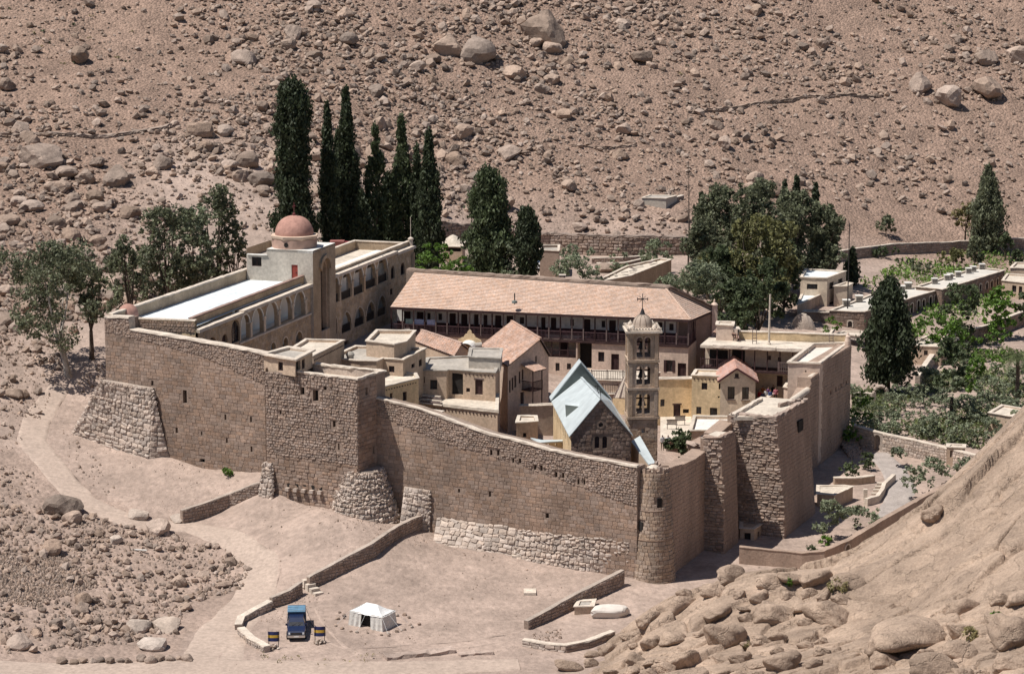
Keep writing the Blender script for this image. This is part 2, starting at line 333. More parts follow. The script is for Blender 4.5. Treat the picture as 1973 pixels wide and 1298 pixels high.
_hill = _N.new('ShaderNodeMix'); _hill.data_type = 'RGBA'; _hill.blend_type = 'MULTIPLY'; _L.new(_a.outputs['Fac'], _hill.inputs[0]); _L.new(_x.outputs[0], _hill.inputs[6]); _hill.inputs[7].default_value = (.71, .63, .575, 1)
_L.new(_hill.outputs[2], _b.inputs['Base Color'])
_bp = _N.new('ShaderNodeBump'); _bp.inputs['Distance'].default_value = .26; _L.new(_a.outputs['Fac'], _bp.inputs['Strength']); _inv = _N.new('ShaderNodeMath'); _inv.operation = 'SUBTRACT'; _inv.inputs[0].default_value = 1; _L.new(_cols[0][1].outputs['Distance'], _inv.inputs[1]); _L.new(_inv.outputs[0], _bp.inputs['Height'])
_L.new(_b.inputs['Normal'].links[0].from_socket, _bp.inputs['Normal']); _L.new(_bp.outputs[0], _b.inputs['Normal'])
def drape(name, pts, mats, lift=.05, n=8):                # ribbon laid on the ground, pts [(pixel, width)]
    c = [G(p) for p, _ in pts]; wd = [b for _, b in pts]; t = np.linspace(0, len(c) - 1, len(c) * 14)
    x = np.interp(t, range(len(c)), [q.x for q in c]); y = np.interp(t, range(len(c)), [q.y for q in c]); ww = np.interp(t, range(len(c)), wd)
    for _ in range(3): x[1:-1] = (x[:-2] + 2 * x[1:-1] + x[2:]) / 4; y[1:-1] = (y[:-2] + 2 * y[1:-1] + y[2:]) / 4
    dx, dy = np.gradient(x), np.gradient(y); l = np.hypot(dx, dy) + 1e-6; nx, ny = -dy / l, dx / l
    s = np.sign(np.linspace(-1, 1, n)) * np.abs(np.linspace(-1, 1, n)) ** .6; X = x[:, None] + nx[:, None] * ww[:, None] * s[None] / 2; Y = y[:, None] + ny[:, None] * ww[:, None] * s[None] / 2
    edge = (np.abs(s) > .9)[None] * (vnoise(X * .8, Y * .8, 4) - .5) * .9
    X = X + nx[:, None] * edge * np.sign(s)[None]; Y = Y + ny[:, None] * edge * np.sign(s)[None]
    Z = hzv(X.ravel(), Y.ravel()).reshape(X.shape) + lift - (np.abs(s) > .9)[None] * (lift + .12)
    return struct(MB().arr(*gridmesh(X, Y, Z)).build(name, mats, smooth=True))
drape('path', [((115, 745), 2.5), ((75, 800), 3.2), ((60, 850), 3.4), ((110, 910), 3.4), ((160, 965), 3.2), ((250, 1005), 3.2), ((370, 1015), 3.0), ((450, 1040), 3.2), ((505, 1085), 3.6), ((490, 1150), 4.5), ((430, 1215), 5), ((400, 1290), 6)], PATH)
drape('track', [((-40, 1283), 3.2), ((200, 1290), 3.6), ((420, 1285), 4.5), ((700, 1288), 3.8), ((1000, 1280), 3)], PATH, .09)

# ---------------------------------------------------------------- outcrop in the right foreground
oc = []
crest = [(1040, 1312, 187.5), (1180, 1222, 199.), (1290, 1145, 203), (1400, 1108, 203.5), (1550, 1106, 205), (1600, 1100, 207), (1700, 1048, 209), (1790, 988, 211), (1870, 930, 213), (1973, 850, 216), (2120, 750, 219)]
for px, py, Y in crest:
    q = PY((px, py), Y); oc.append((q.x, q.y, q.z))
    oc.append((q.x - 3.0, q.y + 4.5, min(q.z - 3.2, hz(q.x - 3, q.y + 4.5) - .8))); oc.append((q.x - 5, q.y + 9, hz(q.x - 5, q.y + 9) - 2.5))
for px, py, Y in [(1250, 1298, 181), (1500, 1298, 173), (1750, 1298, 166), (1973, 1298, 160), (1973, 1050, 187), (1750, 1160, 189), (1500, 1200, 190), (1320, 1220, 192), (1500, 1450, 150), (1900, 1450, 140), (1200, 1400, 168), (2200, 1200, 165), (2200, 1000, 190)]:
    q = PY((px, py), Y); oc.append((q.x, q.y, q.z))
OT = Tps(oc, .01)
ox = np.arange(2, 62, .13); oy = np.arange(146, 224, .155); OX, OY = np.meshgrid(ox, oy); OZ = OT(OX, OY)
def smooth01(t): t = np.clip(t, 0, 1); return t * t * (3 - 2 * t)
slabm = smooth01(((OX - 24) * .75 + (OY - 192) * .5) / 11 + .35)              # smooth slabs towards the upper right
xr = OX * .93 + OY * .37; yr = -OX * .37 + OY * .93
wx = fbm(OX / 6, OY / 6, 3, 21) * 3.2; wy = fbm(OX / 6, OY / 6, 3, 31) * 2.6
def blocky(sx, sy, k, tilt, off, depth, wd):
    f1, f2, cid, ax, ay = worley((xr + wx) / sx, (yr + wy) / sy, k); e = f2 - f1
    v = off * (cid - .5) + ax * (hash2(cid * 91, cid * 17) - .5) * tilt + ay * (hash2(cid * 53, cid * 29) - .5) * tilt - .8 * depth * f1 ** 2
    return v * smooth01(e / (wd * 1.15)) - depth * (1 - smooth01(e / wd)), e
b1, e1 = blocky(4.8, 2.9, 40, 1.8, 1.6, 1.15, .13); b2, e2 = blocky(2.0, 1.3, 60, .7, .45, .34, .16); b3, e3 = blocky(11, 3.4, 80, 2.4, 1.2, .95, .055); b4, e4 = blocky(15, 2.0, 95, .6, .40, .30, .08)
m2 = smooth01((fbm(OX / 7, OY / 7, 3, 77) + .10) * 6); m4 = smooth01((fbm(OX / 11, OY / 9, 3, 57) + .02) * 7)
OZ = OZ + (1 - slabm) * (.45 * b1 - .5) + slabm * (.85 * b3 + .8 * b4 * m4 + .35 * b2 * m2 * (1 - m4)) + .45 * fbm(xr / 8, yr / 3.5, 4, 15) + .13 * fbm(OX / 1.3, OY / 1.1, 4, 8)
ck = np.abs(fbm(xr / 11 + wx * .15, yr / 3.2, 4, 144)); OZ = OZ - .75 * np.exp(-(ck / .010) ** 2) * smooth01((fbm(OX / 8, OY / 8, 2, 9) + .1) * 5); ck = np.abs(fbm(xr / 3.5, yr / 6, 4, 188)); OZ = OZ - .35 * np.exp(-(ck / .010) ** 2) * smooth01((fbm(OX / 9, OY / 9, 2, 19) - .02) * 6)
struct(MB().arr(*gridmesh(OX, OY, OZ)).build('rocky_outcrop', SLAB, smooth=True))
def oz(x, y): i = int((y - 146) / .155); j = int((x - 2) / .13); return float(OZ[min(max(i, 0), OZ.shape[0] - 1), min(max(j, 0), OZ.shape[1] - 1)])
def GO(p):                                                # first hit on outcrop or ground
    d = ray(p); t = 140.
    while t < 260:
        q = d * t; z = CAMZ + q.z; h = hz(q.x, q.y)
        if 2 < q.x < 62 and 146 < q.y < 224: h = max(h, oz(q.x, q.y))
        if z < h: return Vector((q.x, q.y, h))
        t += .25
    return G(p)

# ---------------------------------------------------------------- plane frames, walls with openings, masonry
class Fr:                                                 # a vertical plane from A to B; n points outwards (right hand of A>B)
    def __init__(s, a, b):
        s.o = Vector((a[0], a[1], 0)); e = Vector((b[0] - a[0], b[1] - a[1], 0)); s.L = e.length; s.e = e / s.L
        s.n = Vector((s.e.y, -s.e.x, 0)); s.f = Vector((0, 0, 1))
    def pt(s, a, z, d=0): return s.o + s.e * a + s.f * z - s.n * d
    def px(s, p, d=0):
        r = ray(p); o = s.o - s.n * d; c = Vector((0, 0, CAMZ)); t = (o - c).dot(s.n) / r.dot(s.n); q = c + r * t - o
        return q.dot(s.e), q.dot(s.f)
    def mat(s, a, z, d=0):
        q = s.pt(a, z, d); x, y, zz = s.e, -s.n, s.f
        return Matrix(((x.x, y.x, zz.x, q.x), (x.y, y.y, zz.y, q.y), (x.z, y.z, zz.z, q.z), (0, 0, 0, 1)))
    def sub(s, d): return Fr(s.pt(0, 0, d), s.pt(s.L, 0, d))
class Pl(Fr):                                             # tilted plane through three points: A, B along the foot, T up
    def __init__(s, a, b, t):
        s.o = Vector(a); e = Vector(b) - s.o; s.L = e.length; s.e = e / s.L; f = Vector(t) - s.o; f -= s.e * f.dot(s.e); s.H = f.length; s.f = f / s.H; s.n = s.e.cross(s.f)
class Bi(Fr):                                             # bilinear patch A,B (foot) C,D (top)
    def __init__(s, a, b, c, d):
        s.q = [Vector(x) for x in (a, b, c, d)]; s.L = ((s.q[1] - s.q[0]).length + (s.q[2] - s.q[3]).length) / 2; s.H = ((s.q[3] - s.q[0]).length + (s.q[2] - s.q[1]).length) / 2
    def mat(s, a, z, d=0):
        u, v = a / s.L, z / s.H; A, B, Cc, D = s.q; lo, hi = A.lerp(B, u), D.lerp(Cc, u); p = lo.lerp(hi, v)
        e = (B - A).lerp(Cc - D, v); kx = e.length / s.L; e.normalize(); f = hi - lo; kz = f.length / s.H; n = e.cross(f).normalized(); f = n.cross(e)
        p = p - n * d
        return Matrix(((e.x * kx, -n.x, f.x * kz, p.x), (e.y * kx, -n.y, f.y * kz, p.y), (e.z * kx, -n.z, f.z * kz, p.z), (0, 0, 0, 1)))
    def grid(s, mb, nu=12, nv=6):
        for i in range(nu):
            for j in range(nv):
                mb.poly(*[s.mat(s.L * (i + a) / nu, s.H * (j + b) / nv).translation for a, b in ((0, 0), (1, 0), (1, 1), (0, 1))])
        return mb
class Cy:                                                 # tapered round tower
    def __init__(s, c, r0, z0, r1, z1): s.c = Vector((c[0], c[1], 0)); s.r0, s.z0, s.r1, s.z1 = r0, z0, r1, z1; s.R = r0
    def rad(s, z): return s.r0 + (s.r1 - s.r0) * (z - s.z0) / (s.z1 - s.z0)
    def mat(s, a, z, d=0):
        t = a / s.R; rr = s.rad(z) - d; n = Vector((math.cos(t), math.sin(t), 0)); e = Vector((-math.sin(t), math.cos(t), 0)); q = s.c + n * rr + Vector((0, 0, z)); k = s.rad(z) / s.R
        return Matrix(((e.x * k, -n.x, 0, q.x), (e.y * k, -n.y, 0, q.y), (0, 0, 1, q.z), (0, 0, 0, 1)))
def fn(v):
    if callable(v): return v
    if isinstance(v, (int, float)): return lambda x: v
    xs = [p[0] for p in v]; zs = [p[1] for p in v]
    return lambda x: float(np.interp(x, xs, zs))
def optop(o, x):
    xa, xb, z0, z1, k = o[:5]; r = (xb - xa) / 2; c = (xa + xb) / 2; u = min(1, abs(x - c) / r)
    if k == 'r': return z1
    h = min(r * (1.0 if k == 'a' else 1.35), (z1 - z0) * .7)
    if k == 'a': return z1 - h + h * math.sqrt(max(0, 1 - u * u))
    return z1 - h + h * math.sqrt(max(0, 1 - ((u + .55) ** 2 - .3025) / (1.55 ** 2 - .3025)))
def opening_x(o, n=8):
    xa, xb = o[0], o[1]
    return [xa, xb] if o[4] == 'r' else [(xa + xb) / 2 - (xb - xa) / 2 * math.cos(math.pi * i / n) for i in range(n + 1)]
def wall(mb, fr, x0, x1, zb, zt, ops=(), d=0, th=.3, brk=(), back=False):
    zb, zt = fn(zb), fn(zt); ops = [o for o in ops if o[1] > x0 and o[0] < x1]
    xs = sorted(set([round(x, 4) for x in [x0, x1] + [q for o in ops for q in opening_x(o)] + list(brk) if x0 <= x <= x1]))
    for a, b in zip(xs[:-1], xs[1:]):
        m = (a + b) / 2; cur = (zb(a), zb(b))
        for o in sorted([o for o in ops if o[0] < m < o[1]], key=lambda o: o[2]):
            if o[2] > min(cur) + .001: mb.poly(fr.pt(a, cur[0], d), fr.pt(b, cur[1], d), fr.pt(b, o[2], d), fr.pt(a, o[2], d))
            cur = (optop(o, a), optop(o, b))
        mb.poly(fr.pt(a, cur[0], d), fr.pt(b, cur[1], d), fr.pt(b, zt(b), d), fr.pt(a, zt(a), d))
        if back:
            cur = (zb(a), zb(b))
            for o in sorted([o for o in ops if o[0] < m < o[1]], key=lambda o: o[2]):
                if o[2] > min(cur) + .001: mb.poly(fr.pt(b, cur[1], d + th), fr.pt(a, cur[0], d + th), fr.pt(a, o[2], d + th), fr.pt(b, o[2], d + th))
                cur = (optop(o, a), optop(o, b))
            mb.poly(fr.pt(b, cur[1], d + th), fr.pt(a, cur[0], d + th), fr.pt(a, zt(a), d + th), fr.pt(b, zt(b), d + th))
    for o in ops:
        X = opening_x(o); out = [(X[0], o[2])] + [(x, optop(o, x)) for x in X] + [(X[-1], o[2])]
        for (a, za), (b, zb_) in zip(out, out[1:] + out[:1]): mb.poly(fr.pt(a, za, d), fr.pt(b, zb_, d), fr.pt(b, zb_, d + th), fr.pt(a, za, d + th))
    return mb
def boxop(fr, c, b, k='r', d=0):                          # pixel box in a crop > opening on the plane
    x0, y0, x1, y1 = b; a0, _ = fr.px(c(x0, (y0 + y1) / 2), d); a1, _ = fr.px(c(x1, (y0 + y1) / 2), d)
    _, z1 = fr.px(c((x0 + x1) / 2, y0), d); _, z0 = fr.px(c((x0 + x1) / 2, y1), d)
    return (min(a0, a1), max(a0, a1), z0, z1, k)
def opface(mb, fr, o, d):                                 # panel filling an opening at depth d
    X = opening_x(o); mb.poly(*([fr.pt(o[0], o[2], d), fr.pt(o[1], o[2], d)] + [fr.pt(x, optop(o, x), d) for x in reversed(X)]))
    return mb
def frbox(mb, fr, a0, a1, z0, z1, d0, d1):
    mb.hexa([fr.pt(a0, z0, d0), fr.pt(a1, z0, d0), fr.pt(a1, z0, d1), fr.pt(a0, z0, d1)], [fr.pt(a0, z1, d0), fr.pt(a1, z1, d0), fr.pt(a1, z1, d1), fr.pt(a0, z1, d1)]); return mb
def window(fr, o, par, d=0, th=.2, fm=WOOD, pm=GLASS, bars=1, sill=None):
    a0, a1, z0, z1 = o[:4]; f = MB(); t = .07
    frbox(f, fr, a0, a0 + t, z0, z1, d + th - .1, d + th - .02); frbox(f, fr, a1 - t, a1, z0, z1, d + th - .1, d + th - .02)
    frbox(f, fr, a0 + t, a1 - t, z0, z0 + t, d + th - .1, d + th - .02)
    if o[4] == 'r': frbox(f, fr, a0 + t, a1 - t, z1 - t, z1, d + th - .1, d + th - .02)
    for i in range(bars):
        x = a0 + (a1 - a0) * (i + 1) / (bars + 1); frbox(f, fr, x - .025, x + .025, z0 + t, optop(o, x) - t, d + th - .09, d + th - .03)
    fo = f.build('window', fm, par)
    opface(MB(), fr, o, d + th).build('pane', pm, fo)
    if sill: frbox(MB(), fr, a0 - .1, a1 + .1, z0 - .1, z0 - .003, d - .08, d + .1).build('sill', sill, fo)
    return fo
def door(fr, o, par, d=0, th=.2, m=WOOD, lintel=None):
    mb = MB(); a0, a1, z0, z1 = o[:4]; n = max(2, int((a1 - a0) / .25))
    if o[4] == 'r':
        for i in range(n): frbox(mb, fr, a0 + (a1 - a0) * i / n + .012, a0 + (a1 - a0) * (i + 1) / n - .012, z0, z1, d + th - .03 - .012 * (i % 2), d + th + .04)
    opface(mb, fr, o, d + th - .004)
    do = mb.build('door', m, par)
    frbox(MB(), fr, a1 - .2, a1 - .15, z0 + .95, z0 + 1.1, d + th - .09, d + th - .03).build('handle', IRON, do)
    if lintel: frbox(MB(), fr, a0 - .12, a1 + .12, z1 + .004, z1 + .14, d - .05, d + .1).build('lintel', lintel, par)
    return do
# stones: one unit mesh set shared by every ashlar block
def unit_stone(sd, bulge, m, nm):
    r = random.Random(sd); mb = MB(); g = {}
    ex, ez = (.46, .44) if bulge > .7 else (.49, .485)
    for i, x in enumerate((-ex, 0, ex)):
        for k, z in enumerate((-ez, 0, ez)):
            e = (i != 1) + (k != 1); g[i, k] = (x + r.uniform(-.05, .05) * bulge, -1 + (.22 * e - .1) * bulge + r.uniform(-.25, .25) * bulge, z + r.uniform(-.05, .05) * bulge)
    idx = {}
    for key, p in g.items(): idx[key] = len(mb.v); mb.v.append(p)
    for i in (0, 1):
        for k in (0, 1): mb.f.append((idx[i, k], idx[i + 1, k], idx[i + 1, k + 1], idx[i, k + 1]))
    ring = [(0, 0), (1, 0), (2, 0), (2, 1), (2, 2), (1, 2), (0, 2), (0, 1)]; base = len(mb.v)
    for i, k in ring: mb.v.append(((i - 1) * .5, 0, (k - 1) * .5))
    for q in range(8): q2 = (q + 1) % 8; mb.f.append((idx[ring[q]], base + q, base + q2, idx[ring[q2]])[::-1])
    me = mb.mesh(nm); me.materials.append(m); return me, np.array(mb.v), [np.array(mb.f)]
UST = {}
def units(m, bulge, nm='stone'):
    k = (m.name, bulge, nm)
    if k not in UST: UST[k] = [unit_stone(100 + i, bulge, m, nm) for i in range(8)]
    return UST[k]
def masonry(par, fr, x0, x1, zb, zt, m=ASH, row=.42, wd=(.5, 1.1), proud=.06, bulge=.5, parts=300, joint=.025, holes=(), rot=0., cover=1., name='stone', sname='rubble_stones', d=0, jit=0., hrange=(.85, 1.2)):
    zb, zt = fn(zb), fn(zt); U = units(m, bulge, name); r = random.Random(hash((round(x0, 2), round(x1, 2), row)) & 0xffff); out = []
    lo = min(zb(x0 + (x1 - x0) * i / 20) for i in range(21)); hi = max(zt(x0 + (x1 - x0) * i / 20) for i in range(21)); z = lo
    while z < hi:
        h = row * r.uniform(*hrange); x = x0 - r.uniform(0, wd[0] * .5)
        while x < x1:
            ww = r.uniform(*wd); a, b = max(x, x0), min(x + ww, x1); x += ww
            if b - a < .12: continue
            c = (a + b) / 2; z0, z1 = max(z, zb(c)), min(z + h, zt(c))
            if z1 - z0 < .1 or r.random() > cover: continue
            if any(o[0] < b and o[1] > a and o[2] < z1 and o[3] > z0 for o in holes): continue
            out.append((a, b, z0, z1))
        z += h
    mats = []
    for a, b, z0, z1 in out:
        j = r.uniform(-jit, jit); M_4 = fr.mat((a + b) / 2, (z0 + z1) / 2 + j * .5, d) @ Matrix.Rotation(r.uniform(-rot, rot), 4, 'Y') @ Matrix.Diagonal((b - a - joint, proud * r.uniform(.5, 1.5), z1 - z0 - joint, 1))
        mats.append((((b - a) * (z1 - z0)) / max(1, (M_4.translation - Vector((0, 0, CAMZ))).length_squared), M_4))
    if parts < len(mats): mats.sort(key=lambda q: -q[0])
    for s_, M_4 in mats[:parts]: inst(name, U[r.randrange(8)][0], M_4, par)
    if len(mats) > parts:
        mb = MB()
        for s_, M_4 in mats[parts:]:
            me, V, Fc = U[r.randrange(8)]; A = np.array(M_4); mb.arr(V @ A[:3, :3].T + A[:3, 3], Fc)
        mb.build(sname, m, par, stuff=True)
def subdiv(pts, step):
    out = [Vector(pts[0])]
    for a, b in zip(pts[:-1], pts[1:]):
        a, b = Vector(a), Vector(b); n = max(1, int((b - a).length / step)); out += [a.lerp(b, i / n) for i in range(1, n + 1)]
    return out
def ribbon(mb, pts, w_, h, jit=.03, step=.8, closed=False):   # coping along a 3D line (line = centre of underside)
    if closed: pts = list(pts) + [pts[0]]
    P_ = subdiv(pts, step); n = len(P_); r = random.Random(n); base = len(mb.v)
    for i, p in enumerate(P_):
        a = P_[i - 1] if i else (P_[-2] if closed else p); b = P_[i + 1] if i < n - 1 else (P_[1] if closed else p)
        d = Vector((b - a).to_2d()).normalized(); d1 = (p - a).to_2d(); k = 1
        if d1.length > 1e-6:
            dn = d1.normalized(); k = 1 / max(.45, abs(dn.dot(d)))
        s = Vector((-d.y, d.x, 0)) * (w_ / 2 * k); j = lambda: Vector((r.uniform(-jit, jit), r.uniform(-jit, jit), r.uniform(-jit, jit)))
        up = Vector((0, 0, h))
        if closed and i == n - 1:
            mb.v += [mb.v[base + q] for q in range(4)]
        else: mb.v += [tuple(p - s + j()), tuple(p + s + j()), tuple(p + s * .93 + up + j()), tuple(p - s * .93 + up + j())]
        if i:
            q = len(mb.v) - 8
            for t in range(4): t2 = (t + 1) % 4; mb.f.append((q + t, q + 4 + t, q + 4 + t2, q + t2)[::-1])
    if not closed: mb.f.append((base, base + 1, base + 2, base + 3)[::-1] if 0 else (base + 3, base + 2, base + 1, base)); q = len(mb.v) - 4; mb.f.append((q, q + 1, q + 2, q + 3))
    return mb
def offset(poly, d):                                      # inward offset of a CCW outline
    n = len(poly); out = []
    for i in range(n):
        p0, p1, p2 = [Vector(poly[(i + k) % n][:2]) for k in (-1, 0, 1)]; e1 = (p1 - p0).normalized(); e2 = (p2 - p1).normalized()
        n1 = Vector((-e1.y, e1.x)); n2 = Vector((-e2.y, e2.x)); b = (n1 + n2); b = b / max(.3, (1 + n1.dot(n2))); q = p1 + b * d; out.append((q.x, q.y))
    return out
def house(name, label, cat, poly, zb, zt, wm, rm=FROOF, cm=COPE, par=.25, ops={}, pt=.28, over=.06, ch=.1, group=None, th=.22, lint=None, fm=WOOD, beams=None):
    """flat-roofed block: outline CCW, openings per edge as (kind, crop, box, arch)"""
    poly = [Vector(p[:2]) for p in poly]; ar = sum(poly[i].x * poly[(i + 1) % len(poly)].y - poly[(i + 1) % len(poly)].x * poly[i].y for i in range(len(poly)))
    assert ar > 0, name
    c = sum(poly, Vector((0, 0))) / len(poly); t = thing(name, label, cat, (c.x, c.y, zb), group); n = len(poly)
    for i in range(n):
        fr = Fr(poly[i], poly[(i + 1) % n]); os_ = []
        for q in ops.get(i, []):
            kind, cr, b = q[:3]; o = boxop(fr, cr, b, q[3] if len(q) > 3 else 'r')
            o = (max(o[0], .05), min(o[1], fr.L - .05), max(o[2], zb + .02), min(o[3], zt - par - .1), o[4])
            if o[1] - o[0] < .1 or o[3] - o[2] < .1: continue
            os_.append(o)
            if kind == 'd': door(fr, o, t, 0, th, lintel=lint)
            elif kind == 'w': window(fr, o, t, 0, th, fm)
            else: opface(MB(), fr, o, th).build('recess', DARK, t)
        wall(MB(), fr, 0, fr.L, zb, zt - .004, os_, th=th).build('wall', wm, t)
        if beams and i in beams:
            mb = MB()
            for k in range(int(fr.L / .42)): frbox(mb, fr, .2 + k * .42, .32 + k * .42, zt - par - .3, zt - par - .2, -.07, .02)
            mb.build('beam_ends', WOOD, t, stuff=True)
    inn = offset(poly, pt)
    mb = MB(); mb.poly(*[(p[0], p[1], zt - par) for p in inn]); mb.build('roof', rm, t)
    mb = MB()
    for i in range(n):
        a, b = inn[i], inn[(i + 1) % n]; mb.poly((b[0], b[1], zt - par - .05), (a[0], a[1], zt - par - .05), (a[0], a[1], zt - .004), (b[0], b[1], zt - .004))
    mb.build('parapet', wm, t)
    mid = offset(poly, (pt - over) / 2 - over / 2 + over * 0)
    ribbon(MB(), [(p[0], p[1], zt) for p in mid], pt + over * 2, ch, .02, .7, True).build('coping', cm, t)
    return t

# ================================================================ fortress walls
def scr(q):
    q = Vector(q); dz = q.z - CAMZ; f = q.y * cP - dz * sP; u = q.y * sP + dz * cP
    return CX + FPX * q.x / f, CY - FPX * u / f
def along(q, dv, px, lo=-2., hi=30.):                     # distance from q along dv until it is seen at column px
    g = lambda t: scr(q + dv * t)[0] - px; a, b = lo, hi
    for _ in range(40):
        m = (a + b) / 2
        if (g(m) > 0) == (g(a) > 0): a = m
        else: b = m
    return a
LC = Vector((-41.0, 242.0)); TC = Vector((11.25, 213.0)); RC = Vector((37.4, 264.7)); R0 = Vector((14.1, 214.2))
NW = Fr(LC, TC); RW = Fr(R0, RC)
def tops(fr, pts, d=0): return sorted([fr.px(p, d) for p in pts])
def foot(fr, off=-.6): return lambda a: hz(*fr.pt(a, 0).xy) + off
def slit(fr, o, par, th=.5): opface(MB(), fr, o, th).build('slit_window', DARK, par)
def curtain(name, label, fr, a0, a1, top, zsplit, holes, th=1.5, ash=ASH, rub=RUB, cw=1.0, row=.35, wdt=(.34, .85), rrow=.22, core=MORT, parts=300, rpr=.07, bul=.55, cope=True, fo=-.8, ashpr=.035):
    m = fr.pt((a0 + a1) / 2, 0); t = thing(name, label, 'wall', (m.x, m.y, hz(m.x, m.y))); tp = fn(top); zf = foot(fr, fo); zf2 = foot(fr, -.1)
    mb = wall(MB(), fr, a0, a1, zf, tp, holes, th=.5, brk=[a0 + (a1 - a0) * i / 12 for i in range(13)] + [p[0] for p in top])
    P_ = subdiv([fr.pt(x, tp(x)) for x in [a0] + [p[0] for p in top if a0 < p[0] < a1] + [a1]], 3)
    for p, q in zip(P_[:-1], P_[1:]):
        b = -fr.n * th; mb.poly(p, q, q + b, p + b); mb.poly(q + b, q + b - Vector((0, 0, q.z - 1)), p + b - Vector((0, 0, p.z - 1)), p + b)
    for x, s in ((a0, 1), (a1, -1)): 
        q = [fr.pt(x, zf(x)), fr.pt(x, tp(x)), fr.pt(x, tp(x), th), fr.pt(x, zf(x), th)]; mb.poly(*(q if s > 0 else q[::-1]))
    mb.build('wall_core', core, t)
    for o in holes: slit(fr, o, t)
    zs = fn(zsplit)
    masonry(t, fr, a0, a1, zf2, lambda x: min(zs(x), tp(x)), ash, row, wdt, ashpr, bul, parts, .022, holes=holes, hrange=(.8, 1.22))
    if rub: masonry(t, fr, a0, a1, lambda x: max(zs(x), zf2(x)), lambda x: tp(x) - .05, rub, rrow, (.18, .42), rpr, 1.0, 0, .03, holes, rot=.25, jit=.08, cover=.95)
    if cope: ribbon(MB(), [fr.pt(x, tp(x) + .003, cw / 2 - .12) for x in [a0] + [p[0] for p in top if a0 < p[0] < a1] + [a1]], cw, .16, .04, .6).build('coping', COPE, t)
    return t
aS0 = NW.px((512, 800))[0]; aS1 = NW.px((725.5, 800))[0]
top1 = tops(NW, [(203, 612), (249, 613), (250.5, 636), (330, 649), (420, 665), (511, 683)])
curtain('curtain_wall', 'long left stretch of the brown fortress wall with a light coping, left of the square tower', NW, 0, aS0, top1, tops(NW, [(204, 640), (300, 662), (400, 690), (511, 742)]),
        [boxop(NW, G_, b) for b in [(963, 425, 992, 522), (731, 355, 747, 392), (1269, 603, 1283, 645), (1457, 620, 1471, 662), (909, 700, 926, 742), (1279, 778, 1293, 814), (1461, 838, 1475, 880), (1096, 728, 1106, 757), (1090, 930, 1125, 955)]])
top3 = tops(NW, [(726, 768), (760, 777), (801, 787), (850, 804), (893, 820), (945, 838), (997, 850), (1060, 868), (1110, 879), (1160, 888), (1214, 898)])
curtain('curtain_wall', 'right stretch of the brown fortress wall with a sagging top, between square tower and round tower', NW, aS1, NW.L, top3,
        tops(NW, [(726, 800), (775, 818), (853, 852), (906, 868), (1000, 895), (1137, 945), (1214, 972)]),
        [boxop(NW, I_, b) for b in [(427, 18, 441, 50), (467, 18, 481, 52), (554, 65, 565, 92), (591, 67, 605, 96), (677, 105, 691, 133), (714, 106, 728, 138), (797, 145, 812, 176), (838, 148, 851, 179), (926, 185, 938, 217), (961, 190, 971, 217), (419, 255, 433, 287), (744, 380, 763, 409), (244, 240, 256, 263)]], cw=.5, rpr=.08)
# square tower
pS = along(NW.pt(aS1, 10), NW.n, 690.5, 0, 8); ST = NW.sub(-pS)
sl0 = ST.px((513, 800))[0]; sr0 = aS1
zST = ST.px((690, 732))[1]; q = ST.pt((sl0 + sr0) / 2, 0)
stt = thing('square_tower', 'massive square wall tower of rough stone with a hut on its left shoulder', 'tower', (q.x, q.y, hz(q.x, q.y)))
SSd = Fr(ST.pt(sr0, 0), ST.pt(sr0, 0, pS + 1.6))
ztl = ST.px((576, 716))[1]; topS = [(sl0, ztl - .35), (ST.px((578, 720))[0], ztl), (sr0, zST)]
fo_ = [boxop(ST, F_, b) for b in [(300, 556, 330, 612), (392, 578, 432, 660), (474, 552, 491, 577), (147, 728, 161, 757), (539, 803, 559, 850), (577, 968, 589, 1018)]]
so_ = [boxop(SSd, F_, b) for b in [(779, 558, 797, 614), (834, 988, 846, 1042)]]
mb = wall(MB(), ST, sl0, sr0, foot(ST, -1), topS, fo_, th=.5, brk=[sl0 + i for i in range(10)] + [p[0] for p in topS]); wall(mb, SSd, 0, SSd.L, foot(SSd, -1), zST, so_, th=.5)
a, b, c_, d_ = ST.pt(sl0, 0), ST.pt(sr0, 0), ST.pt(sr0, 0, pS + 1.6), ST.pt(sl0, 0, pS + 1.6)
mb.poly((d_.x, d_.y, 3), (a.x, a.y, 3), (a.x, a.y, ztl), (d_.x, d_.y, ztl)); mb.poly((c_.x, c_.y, 3), (d_.x, d_.y, 3), (d_.x, d_.y, zST), (c_.x, c_.y, zST))
mb.build('wall_core', MORT, stt)
zro = zST - .75; MB().poly(*[(p.x, p.y, zro) for p in (a, b, c_, d_)]).build('roof', FROOF, stt)
ring_ = [ST.pt(x, 0, y) for x, y in ((sl0 + 2.4, .3), (sr0 - .3, .3), (sr0 - .3, pS + 1.3), (sl0 + 2.4, pS + 1.3))]
mb = MB()
for i in range(3): p, q = ring_[i], ring_[i + 1]; mb.poly((q.x, q.y, zro), (p.x, p.y, zro), (p.x, p.y, zST - .02), (q.x, q.y, zST - .02))
mb.build('parapet', PALE, stt)
ribbon(MB(), [ST.pt(x, z + .003, y) for x, y, z in ((ST.px((574, 716))[0], .15, ztl - .1), (sr0 - .15, .15, zST), (sr0 - .15, pS + 1.45, zST), (sl0 + 2.6, pS + 1.45, zST))], .5, .14, .05, .5).build('coping', COPE, stt)
for o in fo_: slit(ST, o, stt)
for o in so_: slit(SSd, o, stt)
tS = fn(topS); zsp = ST.px((600, 885))[1]
masonry(stt, ST, sl0, sr0, lambda x: zsp, lambda x: tS(x) - .03, RUB, .28, (.22, .5), .10, .9, 0, .035, fo_, rot=.15, jit=.06)
